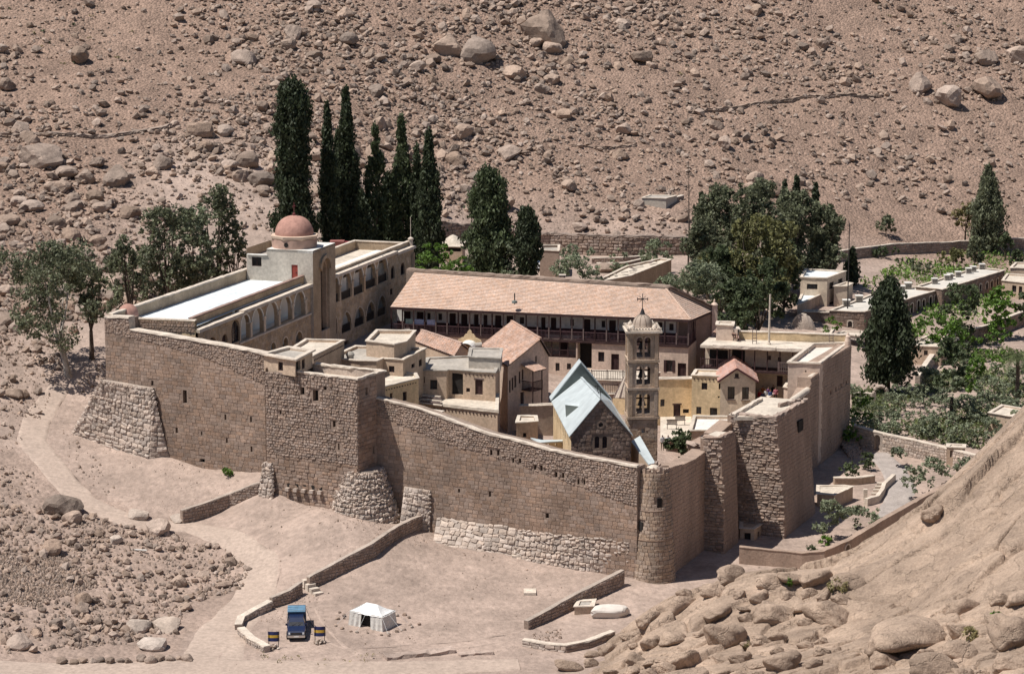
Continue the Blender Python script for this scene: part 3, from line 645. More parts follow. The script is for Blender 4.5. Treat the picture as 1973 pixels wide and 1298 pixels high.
masonry(stt, ST, sl0, sr0, foot(ST, -.1), zsp, ASH, .36, (.35, .75), .08, .6, 300)
masonry(stt, SSd, 0, pS, foot(SSd, -.1), zST - .05, ASH, .4, (.4, .8), .06, .6, 120, holes=so_)
for i in range(5): a_ = ST.px((557 + i * 15.5, 940 + i * 1.5)); frbox(MB(), ST, a_[0] - .16, a_[0] + .16, a_[1] + .12, a_[1] + .5, -.09, .1).build('socket', DARK, stt); frbox(MB(), ST, a_[0] - .2, a_[0] + .22, a_[1] - .2, a_[1] + .1, -.45, .1).build('corbel', PALE, stt)
# hut on the tower
zh = ST.px(F_(150, 340), -.1)[1]; hp = [P(F_(32, 318), zh), P(F_(262, 358), zh), P(F_(390, 290), zh), P(F_(215, 268), zh)]
hut = house('rooftop_hut', 'small flat-roofed tan hut standing on the left shoulder of the square tower', 'hut', hp, ztl - .42, zh, TANP, par=.12, over=.14, ch=.16, ops={0: [('w', F_, (137, 372, 172, 437))], 1: [('o', F_, (268, 350, 300, 432)), ('w', F_, (312, 352, 335, 420))]}, rm=GROOF)
# rubble slopes leaning on the walls
def talus(name, label, cat, fl, fr_, tr, tl, br=None, bl=None, m=PALE, row=.4, wdt=(.35, .8), proud=.14, bulge=1.0, parts=150, side=True, core=MORTP, rot=.2):
    fl, fr_, tr, tl = [Vector(p) for p in (fl, fr_, tr, tl)]; c = (fl + fr_) / 2; t = thing(name, label, cat, c); dn = Vector((0, 0, -.6))
    br = Vector(br) if br else tr.xy.to_3d() + Vector((0, 0, fr_.z)); bl = Vector(bl) if bl else tl.xy.to_3d() + Vector((0, 0, fl.z))
    bf = Bi(fl + dn, fr_ + dn, tr, tl); bs = Bi(fr_ + dn, br + dn, tr + (br - tr) * .06, tr); bs2 = Bi(bl + dn, fl + dn, tl, tl + (bl - tl) * .06)
    mb = bf.grid(MB()); bs.grid(mb, 4, 6); bs2.grid(mb, 4, 6); inw_ = (tr - tl).cross(Vector((0, 0, 1))).normalized() * -.7
    mb.poly(tl, tr, tr + inw_, tl + inw_); mb.build('rubble_core', core, t)
    masonry(t, bf, 0, bf.L, .3, bf.H, m, row, wdt, proud, bulge * 1.15, parts, .04, rot=rot * 1.6, jit=.2, name='stone', hrange=(.55, 1.5))
    if side: masonry(t, bs, 0, bs.L, .3, bs.H, m, row, wdt, proud, bulge, 40, .05, rot=rot, jit=.1)
    return t
def nwp(p, d=0): a, z = NW.px(p, d); return NW.pt(a, z, d)
talus('stone_buttress', 'large sloping pale rubble buttress against the left end of the fortress wall', 'buttress', G((134, 832)), G((287, 884)), nwp((294, 748), -.35), PY((194, 733), 241.2), br=nwp((329, 882)), bl=PY((170, 790), 246), row=.5, wdt=(.4, .95), parts=300, m=PALE)
cr = ST.pt(sr0 - .5, 0, 1.7); zc0 = hz(cr.x, cr.y); zc1 = ST.px((690, 909))[1]
ct = thing('rubble_cone', 'half cone of pale rubble heaped against the foot of the square tower', 'buttress', (cr.x, cr.y, zc0)); cy = Cy(cr, 3.9, zc0 - 1, 1.7, zc1)
MB().lathe((cr.x, cr.y, 0), [(3.9, zc0 - 1.), (1.7, zc1)], 20).build('rubble_core', MORTP, ct)
masonry(ct, cy, cy.R * math.pi * .9, cy.R * math.pi * 2.15, zc0 - .8, zc1, PALE, .34, (.25, .75), .18, 1.2, 200, .04, rot=.4, jit=.22, hrange=(.55, 1.5))
talus('plastered_buttress', 'pale patched stone buttress at the head of the middle court wall', 'buttress', G((768, 1016)), G((824, 1022)), nwp((829, 945), -.15), nwp((779, 937), -.15), row=.42, parts=80)
talus('stone_apron', 'low sloping apron of large pale stones under the right fortress wall, left part', 'buttress', G((832, 1046)), G((990, 1072)), nwp((995, 1016)), nwp((842, 996)), row=.5, wdt=(.45, 1.1), parts=150)
talus('stone_apron', 'low crumbling apron of whitish rubble under the right fortress wall, beside the round tower', 'buttress', G((985, 1074)), G((1206, 1108)), nwp((1211, 1042)), nwp((998, 1020)), row=.36, wdt=(.3, .7), parts=200)
q0 = G((505, 930)); talus('stone_pier', 'short pale stone pier at the left foot of the square tower', 'buttress', G((496, 956)), G((525, 964)), ST.pt(*ST.px((526, 891)), -.15), ST.pt(*ST.px((508, 890)), -.15), parts=60, row=.35)
# round tower
rc = Vector((12.75, 214.3, 0)); RT = Cy(rc, 2.12, .2, 1.32, 11.6)
rt = thing('round_tower', 'tapering round corner tower of tan stone with a broken top', 'tower', (rc.x, rc.y, .6))
pr = [(2.2, -.6), (2.12, .2), (1.95, 2.6), (1.70, 6.0), (1.32, 11.0)]; mb = MB(); mb.lathe(rc, pr, 40)
mb.build('wall_core', MORT, rt, smooth=False)
hol = []
for b in [(264, 703, 287, 742), (104, 883, 119, 914)]:
    p = J_((b[0] + b[2]) / 2, (b[1] + b[3]) / 2); d = ray(p); c = rc - Vector((0, 0, 0)); 
    tt = (c.xy.dot(d.xy.normalized()) - 1.6) / d.xy.length; z = CAMZ + d.z * tt; q = d * tt; ang = math.atan2(q.y - rc.y, q.x - rc.x) % (2 * math.pi); hol.append((ang * RT.R - .18, ang * RT.R + .18, z - .4, z + .4))
    m4 = RT.mat(ang * RT.R, z, .25); MB().hexa(*[[m4 @ Vector((x, y, zz)) for x, y in ((-.3, -.3), (.3, -.3), (.3, .25), (-.3, .25))] for zz in (-.42, .42)]).build('slit_window', DARK, rt)
masonry(rt, RT, RT.R * math.pi * .95, RT.R * math.pi * 2.1, -.2, 11.0, mat('tower_stone', (.40, .305, .235), .12, .4, isl=.16, bump=.5, bscale=5, bdist=.08, fine=6), .33, (.3, .65), .07, .55, 300, .02, hol)
for yy in (985, 1041):
    z = 61 - 212.6 * -ray((1250, yy)).z / ray((1250, yy)).y; r_ = RT.rad(z) + .1; MB().lathe(rc, [(r_ - .1, z - .1), (r_ + .01, z - .05), (r_ + .01, z + .04), (r_ - .1, z + .08)], 36).build('string_course', ASH, rt)
mb = MB(); r_ = random.Random(5)
for k in range(26):
    t0 = 2 * math.pi * k / 26; t1 = t0 + .23; h = r_.uniform(.1, .55); ri = .75; ro = 1.34 + r_.uniform(-.05, .06)
    mb.hexa([rc + Vector((math.cos(t) * q, math.sin(t) * q, 10.9)) for t, q in ((t0, ri), (t0, ro), (t1, ro), (t1, ri))], [rc + Vector((math.cos(t) * q, math.sin(t) * q, 11 + h + r_.uniform(-.1, .1))) for t, q in ((t0, ri), (t0, ro), (t1, ro), (t1, ri))])
mb.build('broken_rim', RUB, rt); MB().lathe(rc + Vector((0, 0, 10.6)), [(.8, 0), (.8, .55), (.3, .9), (0.02, .95)], 16).build('dome_cap', COPE, rt, smooth=True)
# right-hand walls, seen from outside in shade
aA0 = RW.px((1359, 870))[0]; topR1 = tops(RW, [(1280, 905), (1300, 897), (1318, 893), (1340, 883), (1360, 868)])
curtain('curtain_wall', 'shaded fortress wall with a ragged rising top, between round tower and first buttress', RW, -1.2, aA0 + .5, topR1, 99, [], ash=MUD, rub=None, cope=False, row=.38, wdt=(.35, .8), core=MUD, parts=150, bul=.35, ashpr=.035)
def bastion(name, label, a0, a1, pb, ptp, z0, z1n, z1f, rpar=.5, zt2=None, holes=(), lite=True):
    """box projecting from the right wall: base projection pb, top projection ptp"""
    zg = min(hz(*RW.pt(a0, 0, -pb).xy), hz(*RW.pt(a1, 0, -pb).xy)) - .8; t = thing(name, label, 'tower', RW.pt((a0 + a1) / 2, zg + .8, -pb / 2))
    B = [RW.pt(a0, zg, .5), RW.pt(a0, zg, -pb), RW.pt(a1, zg, -pb), RW.pt(a1, zg, .5)]; T_ = [RW.pt(a0, z0, .5), RW.pt(a0, z1n, -ptp), RW.pt(a1, z1f, -ptp), RW.pt(a1, z1f, .5)]
    mb = MB()
    for i in range(4): j = (i + 1) % 4; mb.poly(B[i], B[j], T_[j], T_[i])
    mb.build('wall_core', MUD, t); MB().poly(*[v - Vector((0, 0, .02)) for v in T_]).build('roof', FROOF, t)
    lf = Pl(B[0], B[1], T_[0]); u = lambda f, q: ((q - f.o).dot(f.e), (q - f.o).dot(f.f)); e0, e1 = u(lf, T_[0]), u(lf, T_[1])
    masonry(t, lf, .3, lf.L, .3, lambda x: float(np.interp(x, [e0[0], e1[0], lf.L], [e0[1], e1[1], 0.2])) - .05, RUB, .26, (.35, .9), .12, 1.0, 200, .03, rot=.1, jit=.05, hrange=(.7, 1.4))
    of = Pl(B[1], B[2], T_[1]); e0, e1 = u(of, T_[1]), u(of, T_[2])
    masonry(t, of, 0, of.L, .5, lambda x: float(np.interp(x, [e0[0], e1[0]], [e0[1], e1[1]])) - .05, MUD, .38, (.35, .85), .035, .4, 160, .02)
    ribbon(MB(), [RW.pt(a0 + .15, z0, .2), RW.pt(a0 + .15, z1n, -ptp + .2), RW.pt(a1 - .1, z1f, -ptp + .2)], .5, .22, .1, .4).build('ragged_top', RUB, t)
    return t, of
zA = RW.px((1359, 850))[1]; pA = along(RW.pt(aA0, 5), -RW.n * -1, 1386, 0, 6); 
aA1 = along(RW.pt(aA0, 2) + RW.n * (pA + .5), RW.e, 1423, 0, 9) + aA0
qA = RW.sub(-pA); zAn = qA.px((1386, 848))[1]; zAf = qA.px((1424, 829))[1]
bastion('wall_buttress', 'narrow projecting buttress with a rough stone left side, nearest the round tower', aA0, aA1, pA + .55, pA, zAn, zAn, zAf)
aB0 = RW.px((1411, 806))[0]; pB = along(RW.pt(aB0, 9), RW.n, 1494, 0, 9); qB = RW.sub(-pB)
zBn = qB.px((1494, 808))[1]; aB1 = qB.px((1549, 800))[0]; zBf = zBn
curtain('curtain_wall', 'shaded fortress wall in the gap between the two right-hand buttresses', RW, aA1 - .5, aB0 + .6, [(aA1 - 1, zAf - .2), (aB0 + 1, zAf + .3)], 99, [], ash=MUD, rub=None, cope=False, row=.38, wdt=(.35, .8), core=MUD, parts=60, bul=.35, ashpr=.035)
tb, of = bastion('corner_bastion', 'broad shaded bastion with courses of rough stone beside the narrow buttress', aB0, aB1 + 1.2, pB + 1.1, pB, zBn, zBn, zBf)
frb = qB; o = boxop(qB, E_, (1117, 1100, 1160, 1200)); mb = MB(); frbox(mb, qB, o[0], o[1], o[2], o[3], -.35, -.1); mb.build('niche', DARK, tb)
a_ = RW.px((1549, 900))[0]; topR3 = tops(RW, [(1524, 775), (1548, 772), (1562, 748), (1563, 728), (1579, 716), (1580, 700), (1610, 683), (1638, 666)])
holes3 = [boxop(RW, E_, b) for b in [(1315, 735, 1350, 802), (1438, 825, 1452, 865), (1487, 795, 1500, 838), (1535, 765, 1548, 800), (1585, 735, 1597, 770)]]
curtain('curtain_wall', 'tall shaded fortress wall at the far right corner, stepping up to the flat-roofed corner house', RW, aB1 - 2.5, RW.L, topR3, 99, holes3, ash=MUD, rub=None, cope=False, row=.4, wdt=(.4, .95), core=MUD, parts=300, bul=.4, ashpr=.045)
cwt = [t for t in bpy.data.objects if t.name.startswith('curtain_wall')][-1]
for seg in ([(1524, 774), (1566, 745)], [(1560, 730), (1589, 713)]):
    mb = MB(); p = [RW.pt(*RW.px(q, .35), .35) for q in seg]; mb.tube(subdiv(p, .8), .38, 10); mb.build('rounded_coping', COPE, cwt, smooth=True)
# bastion roof terrace
zt_ = zBn; rp = [P(E_(545, 1075), zt_), P(E_(925, 1075), zt_), P(E_(1200, 935), zt_), P(E_(800, 925), zt_)]
mb = MB(); mb.prism([(p.x, p.y) for p in rp], zt_ - .3, zt_ + .05); mb.build('roof_terrace', FROOF, tb)
ribbon(MB(), [p + Vector((0, 0, .06)) for p in (rp[0], rp[3])], .4, .3, .06, .5).build('coping', COPE, tb); ribbon(MB(), [p + Vector((0, 0, .06)) for p in (P(E_(960, 985), zt_), P(E_(1160, 940), zt_))], .4, .35, .1, .4).build('rubble_edge', RUB, tb)
# rubble ramp at the right corner
talus('rubble_ramp', 'dark steep rubble slope at the far right foot of the fortress wall', 'buttress', G((1652, 903)), G((1676, 884)), RW.pt(RW.L - .2, RW.px((1637, 833))[1], -.1), RW.pt(RW.L - 3, RW.px((1625, 850))[1], -.1), br=RW.pt(RW.L, 2, 2), m=RUB, parts=60)
# rear wall behind the buildings (its top shows above the gallery roof)

# ================================================================ long arcaded building with the red dome
ZC = 19.2
PA, PB = P((381, 634), ZC), P((797, 471), ZC); LF = Fr(PA, PB)
GALW = mat('gallery_whitewash', (.84, .80, .73), .04, .5, bump=.1); lib = thing('arcaded_building', 'long stone building with two rows of arches, white flat roof and red dome', 'building', (PA.x, PA.y, 6))
inw = -LF.n
def rearpt(px_, a=0.): return LF.pt(a, 0) + inw * along(LF.pt(a, ZC), inw, px_, 0, 25)
aD0 = LF.px((598, 560))[0]; aD1 = LF.px((641, 520))[0]; Wd = along(LF.pt(aD0, ZC), inw, 476, 0, 25)
up = [boxop(LF, A_, b, 'a') for b in [(1085, 862, 1150, 1045), (1167, 815, 1250, 1010), (1268, 770, 1358, 965), (1372, 725, 1458, 915), (1476, 690, 1555, 880)]]
upR = [boxop(LF, B_, b, 'a') for b in [(612, 585, 660, 775), (677, 545, 752, 745), (767, 505, 840, 712), (855, 470, 932, 665), (942, 435, 1017, 628)]]
upS = [boxop(LF, A_, b, 'a') for b in [(848, 1028, 902, 1100), (945, 1005, 987, 1100), (1015, 900, 1077, 1068)]]
loL = [boxop(LF, A_, b, k) for b, k in [((1485, 985, 1537, 1070), 'p'), ((1392, 1030, 1430, 1110), 'a'), ((1300, 1067, 1340, 1140), 'a')]]
loR = [boxop(LF, B_, b, 'p') for b in [(612, 870, 647, 1010), (680, 840, 752, 990), (775, 805, 847, 945), (862, 765, 927, 905), (945, 720, 1007, 870)]]
grR = [boxop(LF, B_, b) for b in [(700, 1055, 735, 1120), (780, 1045, 802, 1085), (815, 1050, 835, 1085)]]
blR = [boxop(LF, B_, b, 'a') for b in [(1043, 503, 1071, 600), (1115, 480, 1145, 570)]]
smR = [boxop(LF, B_, (1038, 672, 1055, 718))]
aP = LF.px((763, 520))[0]
allo = up + upR + upS + loL + loR + grR + blR + smR
mb = wall(MB(), LF, 0, aD0, 3, ZC - .35, allo, th=.45); wall(mb, LF, aD1, LF.L, 3, lambda x: ZC - .35 if x < aP - .01 else ZC - .25, allo, th=.45, brk=[aP]); mb.build('facade_wall', LIB, lib)
masonry(lib, LF, 0, aD0, 8, ZC - .5, LIB, .36, (.4, .8), .022, .3, 220, .02, holes=[(o[0] - .12, o[1] + .12, o[2] - .1, o[3] + .15, 'r') for o in allo], name='stone', sname='ashlar_courses')
masonry(lib, LF, aD1, LF.L, 7, ZC - .5, LIB, .36, (.4, .8), .022, .3, 80, .02, holes=[(o[0] - .12, o[1] + .12, o[2] - .1, o[3] + .15, 'r') for o in allo], name='stone', sname='ashlar_courses')
# galleries behind the arches
for grp, dep in ((up, 1.5), (upR, 1.6), (loL, 1.4), (loR, 1.6)):
    a0 = min(o[0] for o in grp) - .5; a1 = max(o[1] for o in grp) + .5; z0 = min(o[2] for o in grp) - .02; z1 = max(o[3] for o in grp) + .4
    F2 = LF.sub(dep); wops = []
    for o in grp:
        c = (o[0] + o[1]) / 2 + .55; hh = o[3] - o[2]
        wops.append((c - .28, c + .28, z0 + hh * .30, z0 + hh * .58, 'r') if grp is up else (c - .3, c + .3, z0 + .03, z0 + hh * .6, 'a'))
    wm = wall(MB(), F2, a0, a1, z0, z1, wops, th=.2); wm.build('gallery_wall', GALW, lib)
    for o in wops: (window(F2, o, lib, 0, .2) if grp is up else door(F2, o, lib, 0, .2))
    mb = MB(); mb.poly(LF.pt(a0, z0, .45), LF.pt(a1, z0, .45), LF.pt(a1, z0, dep), LF.pt(a0, z0, dep)); mb.poly(LF.pt(a0, z1, dep), LF.pt(a1, z1, dep), LF.pt(a1, z1, .45), LF.pt(a0, z1, .45))
    for a in (a0, a1): mb.poly(LF.pt(a, z0, .45), LF.pt(a, z0, dep), LF.pt(a, z1, dep), LF.pt(a, z1, .45))
    mb.build('gallery_floor', GALW, lib)
    for o in grp:                                           # arch surround, columns, rail
        mb = MB(); X = opening_x(o); t_ = .13; cx = (o[0] + o[1]) / 2
        for x0_, x1_ in zip(X[:-1], X[1:]):
            k0, k1 = [cx + (x - cx) * (1 + .24 / (o[1] - o[0])) for x in (x0_, x1_)]; h0, h1 = optop(o, x0_), optop(o, x1_)
            mb.poly(LF.pt(x0_, h0, -.05), LF.pt(x1_, h1, -.05), LF.pt(k1, h1 + t_, -.05), LF.pt(k0, h0 + t_, -.05)); mb.poly(LF.pt(x1_, h1, -.05), LF.pt(x0_, h0, -.05), LF.pt(x0_, h0, .1), LF.pt(x1_, h1, .1)); mb.poly(LF.pt(k0, h0 + t_, -.05), LF.pt(k1, h1 + t_, -.05), LF.pt(k1, h1 + t_, .0), LF.pt(k0, h0 + t_, .0))
        mb.build('arch', GALW if grp in (up, upR) else PLAST, lib)
        if grp is up or grp is upR:
            mb = MB(); hz_ = (o[3] - o[2]) * .55
            frbox(mb, LF, o[1] + .02, o[1] + .5, o[2], o[2] + hz_, -.10, .4); frbox(mb, LF, o[1] - .05, o[1] + .57, o[2] + hz_ + .004, o[2] + hz_ + .16, -.16, .42); mb.build('pillar', PLAST if grp is up else LIB, lib)
        if grp in (upR, loR):
            mb = MB(); frbox(mb, LF, o[0], o[1], o[2] + .85, o[2] + .93, .15, .22); n = int((o[1] - o[0]) / .14)
            for i in range(n + 1): x = o[0] + (o[1] - o[0]) * i / max(n, 1); frbox(mb, LF, x - .02, x + .02, o[2], o[2] + .85, .16, .21)
            mb.build('balustrade', IRON, lib)
for o in upS[:2] + grR: door(LF, o, lib, 0, .3)
for o in upS[2:] + blR: window(LF, o, lib, 0, .3, bars=2)
window(LF, smR[0], lib, 0, .25)
mb = MB(); zf = up[1][2]; frbox(mb, LF, up[0][0] - .6, aD0 - .05, zf - .22, zf - .02, -.18, -.004); mb.build('string_course', COPE, lib)
# cornice and roof of the left half
aSt = LF.px(A_(1090, 815))[0]
for a0, a1, dz in ((-.25, aSt, 0), (aSt, aD0, .16), (aD1, aP, .1), (aP, LF.L + .1, -.1)):
    ribbon(MB(), [LF.pt(a0, ZC - .34 + dz, .12), LF.pt(a1, ZC - .34 + dz, .12)], .9, .32, .015, .8).build('cornice', COPE, lib)
EW = Fr(P((206, 612), 20.2), P((376, 619), 20.2)); rL = EW.o.copy(); rR = rearpt(472, aD0)
zr = 19.45
pf0 = LF.pt(.3, 0, .75); pf1 = LF.pt(aD0, 0, .75)
for nm, pts, m in (('parapet', [pf0, pf1], LIB),):
    mb = MB(); q = [p + inw * 0 for p in pts]; mb.prism([(pf0.x, pf0.y), (pf1.x, pf1.y), *[(p + inw * .35).xy[:] for p in (pf1, pf0)]], ZC - .3, 20.15); mb.build('parapet', LIB, lib)
    ribbon(MB(), [p + inw * .18 + Vector((0, 0, 20.155)) for p in (pf0, pf1)], .5, .12, .015, .8).build('coping', mat('red_brown_coping', (.30, .2, .165), .15, 1), lib)
rear0 = rL + EW.e * .1; rear1 = LF.pt(aD0 + 1, 0) + inw * (Wd + .6)
RF = Fr(rear1, rear0)
wall(MB(), RF, 0, RF.L, 8, 20.5, th=.5, back=True).build('rear_wall', LIB, lib); wall(MB(), RF.sub(.5), 0, RF.L, 8, 20.48).build('rear_wall', LIB, lib)
rin = [RF.pt(x, 0, .52) for x in (0, RF.L)]; mb = MB(); mb.poly(*[Vector((p.x, p.y, z)) for p, z in ((rin[1], zr - .1), (rin[0], zr - .1), (rin[0], 20.48), (rin[1], 20.48))]); mb.build('parapet', LIB, lib)
ribbon(MB(), [RF.pt(x, 20.505, .26) for x in (0, RF.L * .3, RF.L)], .62, .14, .03, .7).build('coping', COPE, lib)
wall(MB(), EW, 0, EW.L, 8, 20.2, th=.4).build('end_wall', YEL, lib)
masonry(lib, EW, 1.5, EW.L, 19.0, 20.15, ASH, .26, (.25, .5), .06, .8, 0); wall(MB(), EW.sub(.4), 0, EW.L, zr - .2, 20.18, back=True, th=.01).build('parapet', LIB, lib)
ribbon(MB(), [EW.pt(x, 20.204, .2) for x in (0, EW.L)], .55, .12, .02, .7).build('coping', COPE, lib)
MB().poly(*[Vector((p.x, p.y, zr)) for p in (EW.pt(0, 0, .3), EW.pt(EW.L - .5, 0, .3), LF.pt(aD0, 0, .95), LF.pt(aD0, 0, Wd + .8))]).build('roof', WROOF, lib)
sd = P((247, 603), 20.1); MB().lathe((sd.x, sd.y, 19.4), [(1.05, 0), (1.05, .55), (1.0, .95), (.82, 1.3), (.5, 1.55), (.2, 1.66), (.02, 1.68)], 24).build('small_dome', DOME, lib, smooth=True)
# domed block
DBl = [LF.pt(aD0, 0, Wd), LF.pt(aD0, 0, -.35), LF.pt(aD1, 0, -.35), LF.pt(aD1, 0, Wd)]
DS = Fr(DBl[0], DBl[1]); DFf = Fr(DBl[1], DBl[2]); zD = DS.px((596, 483))[1]; aSp = DS.px((514, 500))[0]; zDl = DS.px((495, 491))[1]
wo = boxop(DS, A_, (1165, 440, 1236, 508)); do = boxop(DS, A_, (1457, 497, 1503, 578)); do = (do[0], do[1], zr + .05, do[3], 'r')
zt_ = lambda x: zDl if x < aSp else zD
wall(MB(), DS, 0, DS.L, 8, lambda x: zDl if x < aSp - .001 else zD, [wo, do], th=.2, brk=[aSp - .002, aSp]).build('block_wall', GREYP, lib)
window(DS, wo, lib, 0, .2, pm=DARK); door(DS, do, lib, 0, .12, mat('red_door_paint', (.28, .06, .045), .1, 2))
po = boxop(DFf, B_, (528, 445, 592, 975), 'a'); po = (max(.35, po[0]), min(DFf.L - .35, po[1]), po[2], po[3], 'a')
wall(MB(), DFf, 0, DFf.L, 3, zD - .02, [po], th=.9).build('portal_wall', LIB, lib)
po2 = (po[0] + .25, po[1] - .25, po[2], po[3] - .3, 'a'); F3 = DFf.sub(.3)
mb = wall(MB(), F3, po[0], po[1], po[2], po[3], [po2], th=.5); mb.build('portal_arch', TANP, lib); opface(MB(), F3.sub(.5), po2, 0).build('portal_recess', BARK, lib)
mb = MB(); X = opening_x(po, 14); cx = (po[0] + po[1]) / 2
for x0_, x1_ in zip(X[:-1], X[1:]):
    h0, h1 = optop(po, x0_), optop(po, x1_); k0, k1 = [cx + (x - cx) * 1.3 for x in (x0_, x1_)]
    mb.hexa([DFf.pt(x0_, h0, .1), DFf.pt(x1_, h1, .1), DFf.pt(x1_, h1, -.25), DFf.pt(x0_, h0, -.25)], [DFf.pt(k0, h0 + .4, .1), DFf.pt(k1, h1 + .4, .1), DFf.pt(k1, h1 + .4, -.25), DFf.pt(k0, h0 + .4, -.25)])
mb.build('portal_moulding', LIB, lib)
for s_ in (0, 1): a = DBl[2 if s_ else 3]; b = DBl[3 if s_ else 0]; f = Fr(a, b); wall(MB(), f, 0, f.L, 8, zD - .02).build('block_wall', LIB, lib)
sp = DS.pt(aSp, 0); fb = aD1 - aD0
bp = [sp, DBl[1], DBl[2], DBl[2] + (sp - DBl[1])]; MB().prism([(p.x, p.y) for p in bp], zD - .3, zD + .003).build('block_roof', WHITE, lib)
bl = [DBl[0], sp, sp + (DBl[2] - DBl[1]), DBl[3]]; MB().poly(*[(p.x, p.y, zDl - .35) for p in bl]).build('block_roof', GROOF, lib); wall(MB(), Fr(bl[1], bl[2]), 0, fb, zDl - .4, zD).build('block_wall', GREYP, lib)
ribbon(MB(), [Vector((p.x, p.y, zDl)) + (inw * -.12) for p in (DBl[0], sp)], .3, .1, .01).build('coping', WHITE, lib)
dc = P((567.5, 470), zD + .3); dc = Vector((dc.x, dc.y, zD)); k = 1 / (FPX / (dc.y * cP - (zD - CAMZ) * sP))
R1 = 43.5 * k; R2 = 47 * k; R3 = 37.5 * k; hd = 17 * k
MB().lathe(dc, [(R1, -.2), (R1, hd)], 36).build('drum', mat('drum_paint', (.47, .31, .245), .1, .6), lib, smooth=False)
MB().lathe(dc, [(R1, hd - .02), (R2, hd + .12), (R2 + .05, hd + .38), (R1 * .9, hd + .42), (.3, hd + .43)], 8, math.pi / 8).build('drum_cornice', mat('cream_cornice', (.58, .44, .34), .08, .6), lib)
prof = [(R3 * math.cos(t) ** .9 if t < 1.55 else .03, hd + .4 + R3 * .98 * math.sin(t)) for t in [math.pi / 2 * i / 14 for i in range(15)]]
MB().lathe(dc, prof, 40).build('dome', DOME, lib, smooth=True)
zt2 = zD + hd + .4 + R3 * .98
def cross(nm, base, h, m, par, e=Vector((1, 0, 0)), w_=.09, ball=True):
    b = Vector(base); mb = MB(); mb.bar(b, b + Vector((0, 0, h)), w_, w_); c = b + Vector((0, 0, h * .68)); mb.bar(c - e * h * .24, c + e * h * .24, w_, w_)
    for s_ in (-1, 1): mb.bar(c + e * (h * .24 * s_ - .02) + Vector((0, 0, -.09)), c + e * (h * .24 * s_ - .02) + Vector((0, 0, .09)), w_, w_)
    if ball: mb.lathe(b, [(.16, -.15), (.2, 0), (.14, .16), (.04, .22)], 10)
    return mb.build(nm, m, par)
cross('cross', dc + Vector((0, 0, zt2 - zD + .1)), 1.35, mat('red_iron', (.16, .05, .05), .1, 2), lib, LF.e)
oc_ = DS.px(A_(1425, 350)); v = dc + (DS.n * -1) * 0; dirv = Vector((-math.sin(.05) * 0 + (P(A_(1425, 350), zD + .5) - dc).x, (P(A_(1425, 350), zD + .5) - dc).y, 0)).normalized()
mb = MB(); t_ = Vector((-dirv.y, dirv.x, 0)); cc = dc + dirv * (R1 + .02) + Vector((0, 0, hd * .5)); mb.poly(*[cc + t_ * .27 * math.cos(2 * math.pi * i / 14) + Vector((0, 0, .27 * math.sin(2 * math.pi * i / 14))) for i in range(14)]); mb.build('round_window', DARK, lib)
# right half roof and end pavilion
aR = [LF.pt(aD1, 0, .5), LF.pt(LF.L, 0, .5), LF.pt(LF.L, 0, 8.), LF.pt(aD1, 0, 8.)]
MB().poly(*[(p.x, p.y, ZC - .9) for p in aR]).build('roof', FROOF, lib)
for i, (a, b) in enumerate(zip(aR, aR[1:] + aR[:1])):
    if i == 3: continue
    f = Fr(a, b); zz = ZC + (.35 if i == 0 else .15); mb = MB(); mb.prism([f.pt(0, 0).xy[:], f.pt(f.L, 0).xy[:], f.pt(f.L, 0, .35).xy[:], f.pt(0, 0, .35).xy[:]], 4 if i else ZC - .4, zz); mb.build('parapet', LIB, lib)
    ribbon(MB(), [f.pt(0, zz + .003, .17), f.pt(f.L, zz + .003, .17)], .5, .11, .015).build('coping', COPE, lib)
f = Fr(aR[1], aR[2]); f = Fr(LF.pt(LF.L, 0), LF.pt(LF.L, 0, 8)); wall(MB(), f, 0, 8, 3, ZC - .3).build('end_wall', LIB, lib)
q = LF.pt(LF.L - .25, ZC - .1, .3); mb = MB(); mb.lathe(q, [(.28, 0), (.28, .7), (.36, .75), (.36, .9), (.2, 1.0), (.05, 1.1)], 10); mb.tube([q + Vector((0, 0, 1)), q + Vector((0, 0, 3.6))], .035, 6); mb.build('finial_mast', COPE, lib)
mb = MB()
for i in range(2): frbox(mb, LF, LF.L - .9 + i * .55, LF.L - .65 + i * .55, 12.3, ZC - 1, -.18, -.003)
mb.build('corner_pilaster', LIB, lib)
c1 = P(B_(660, 345), ZC - .2); MB().prism([(c1.x - 1.1, c1.y - 1), (c1.x + .7, c1.y - .9), (c1.x + .7, c1.y + .8), (c1.x - 1.1, c1.y + .8)], ZC - 1, ZC + .25).build('roof_cabin', mat('red_brown_render', (.26, .1, .085), .1, 1), lib)
c1 = P(B_(770, 350), ZC - .6); tag(MB().prism([(c1.x - 1.6, c1.y - .35), (c1.x + 1.5, c1.y - .3), (c1.x + 1.5, c1.y + .2), (c1.x - 1.6, c1.y + .15)], ZC - .9, ZC - .25).bar((c1.x - 1.7, c1.y - .1, ZC - .2), (c1.x + 1.6, c1.y - .05, ZC - .2), .8, .08).build('roof_bench', mat('crimson_cover', (.25, .045, .055), .1, 1), org=(c1.x, c1.y, ZC - .9)), 'long crimson covered bench on the roof beyond the red dome', 'bench')
rr = random.Random(3)
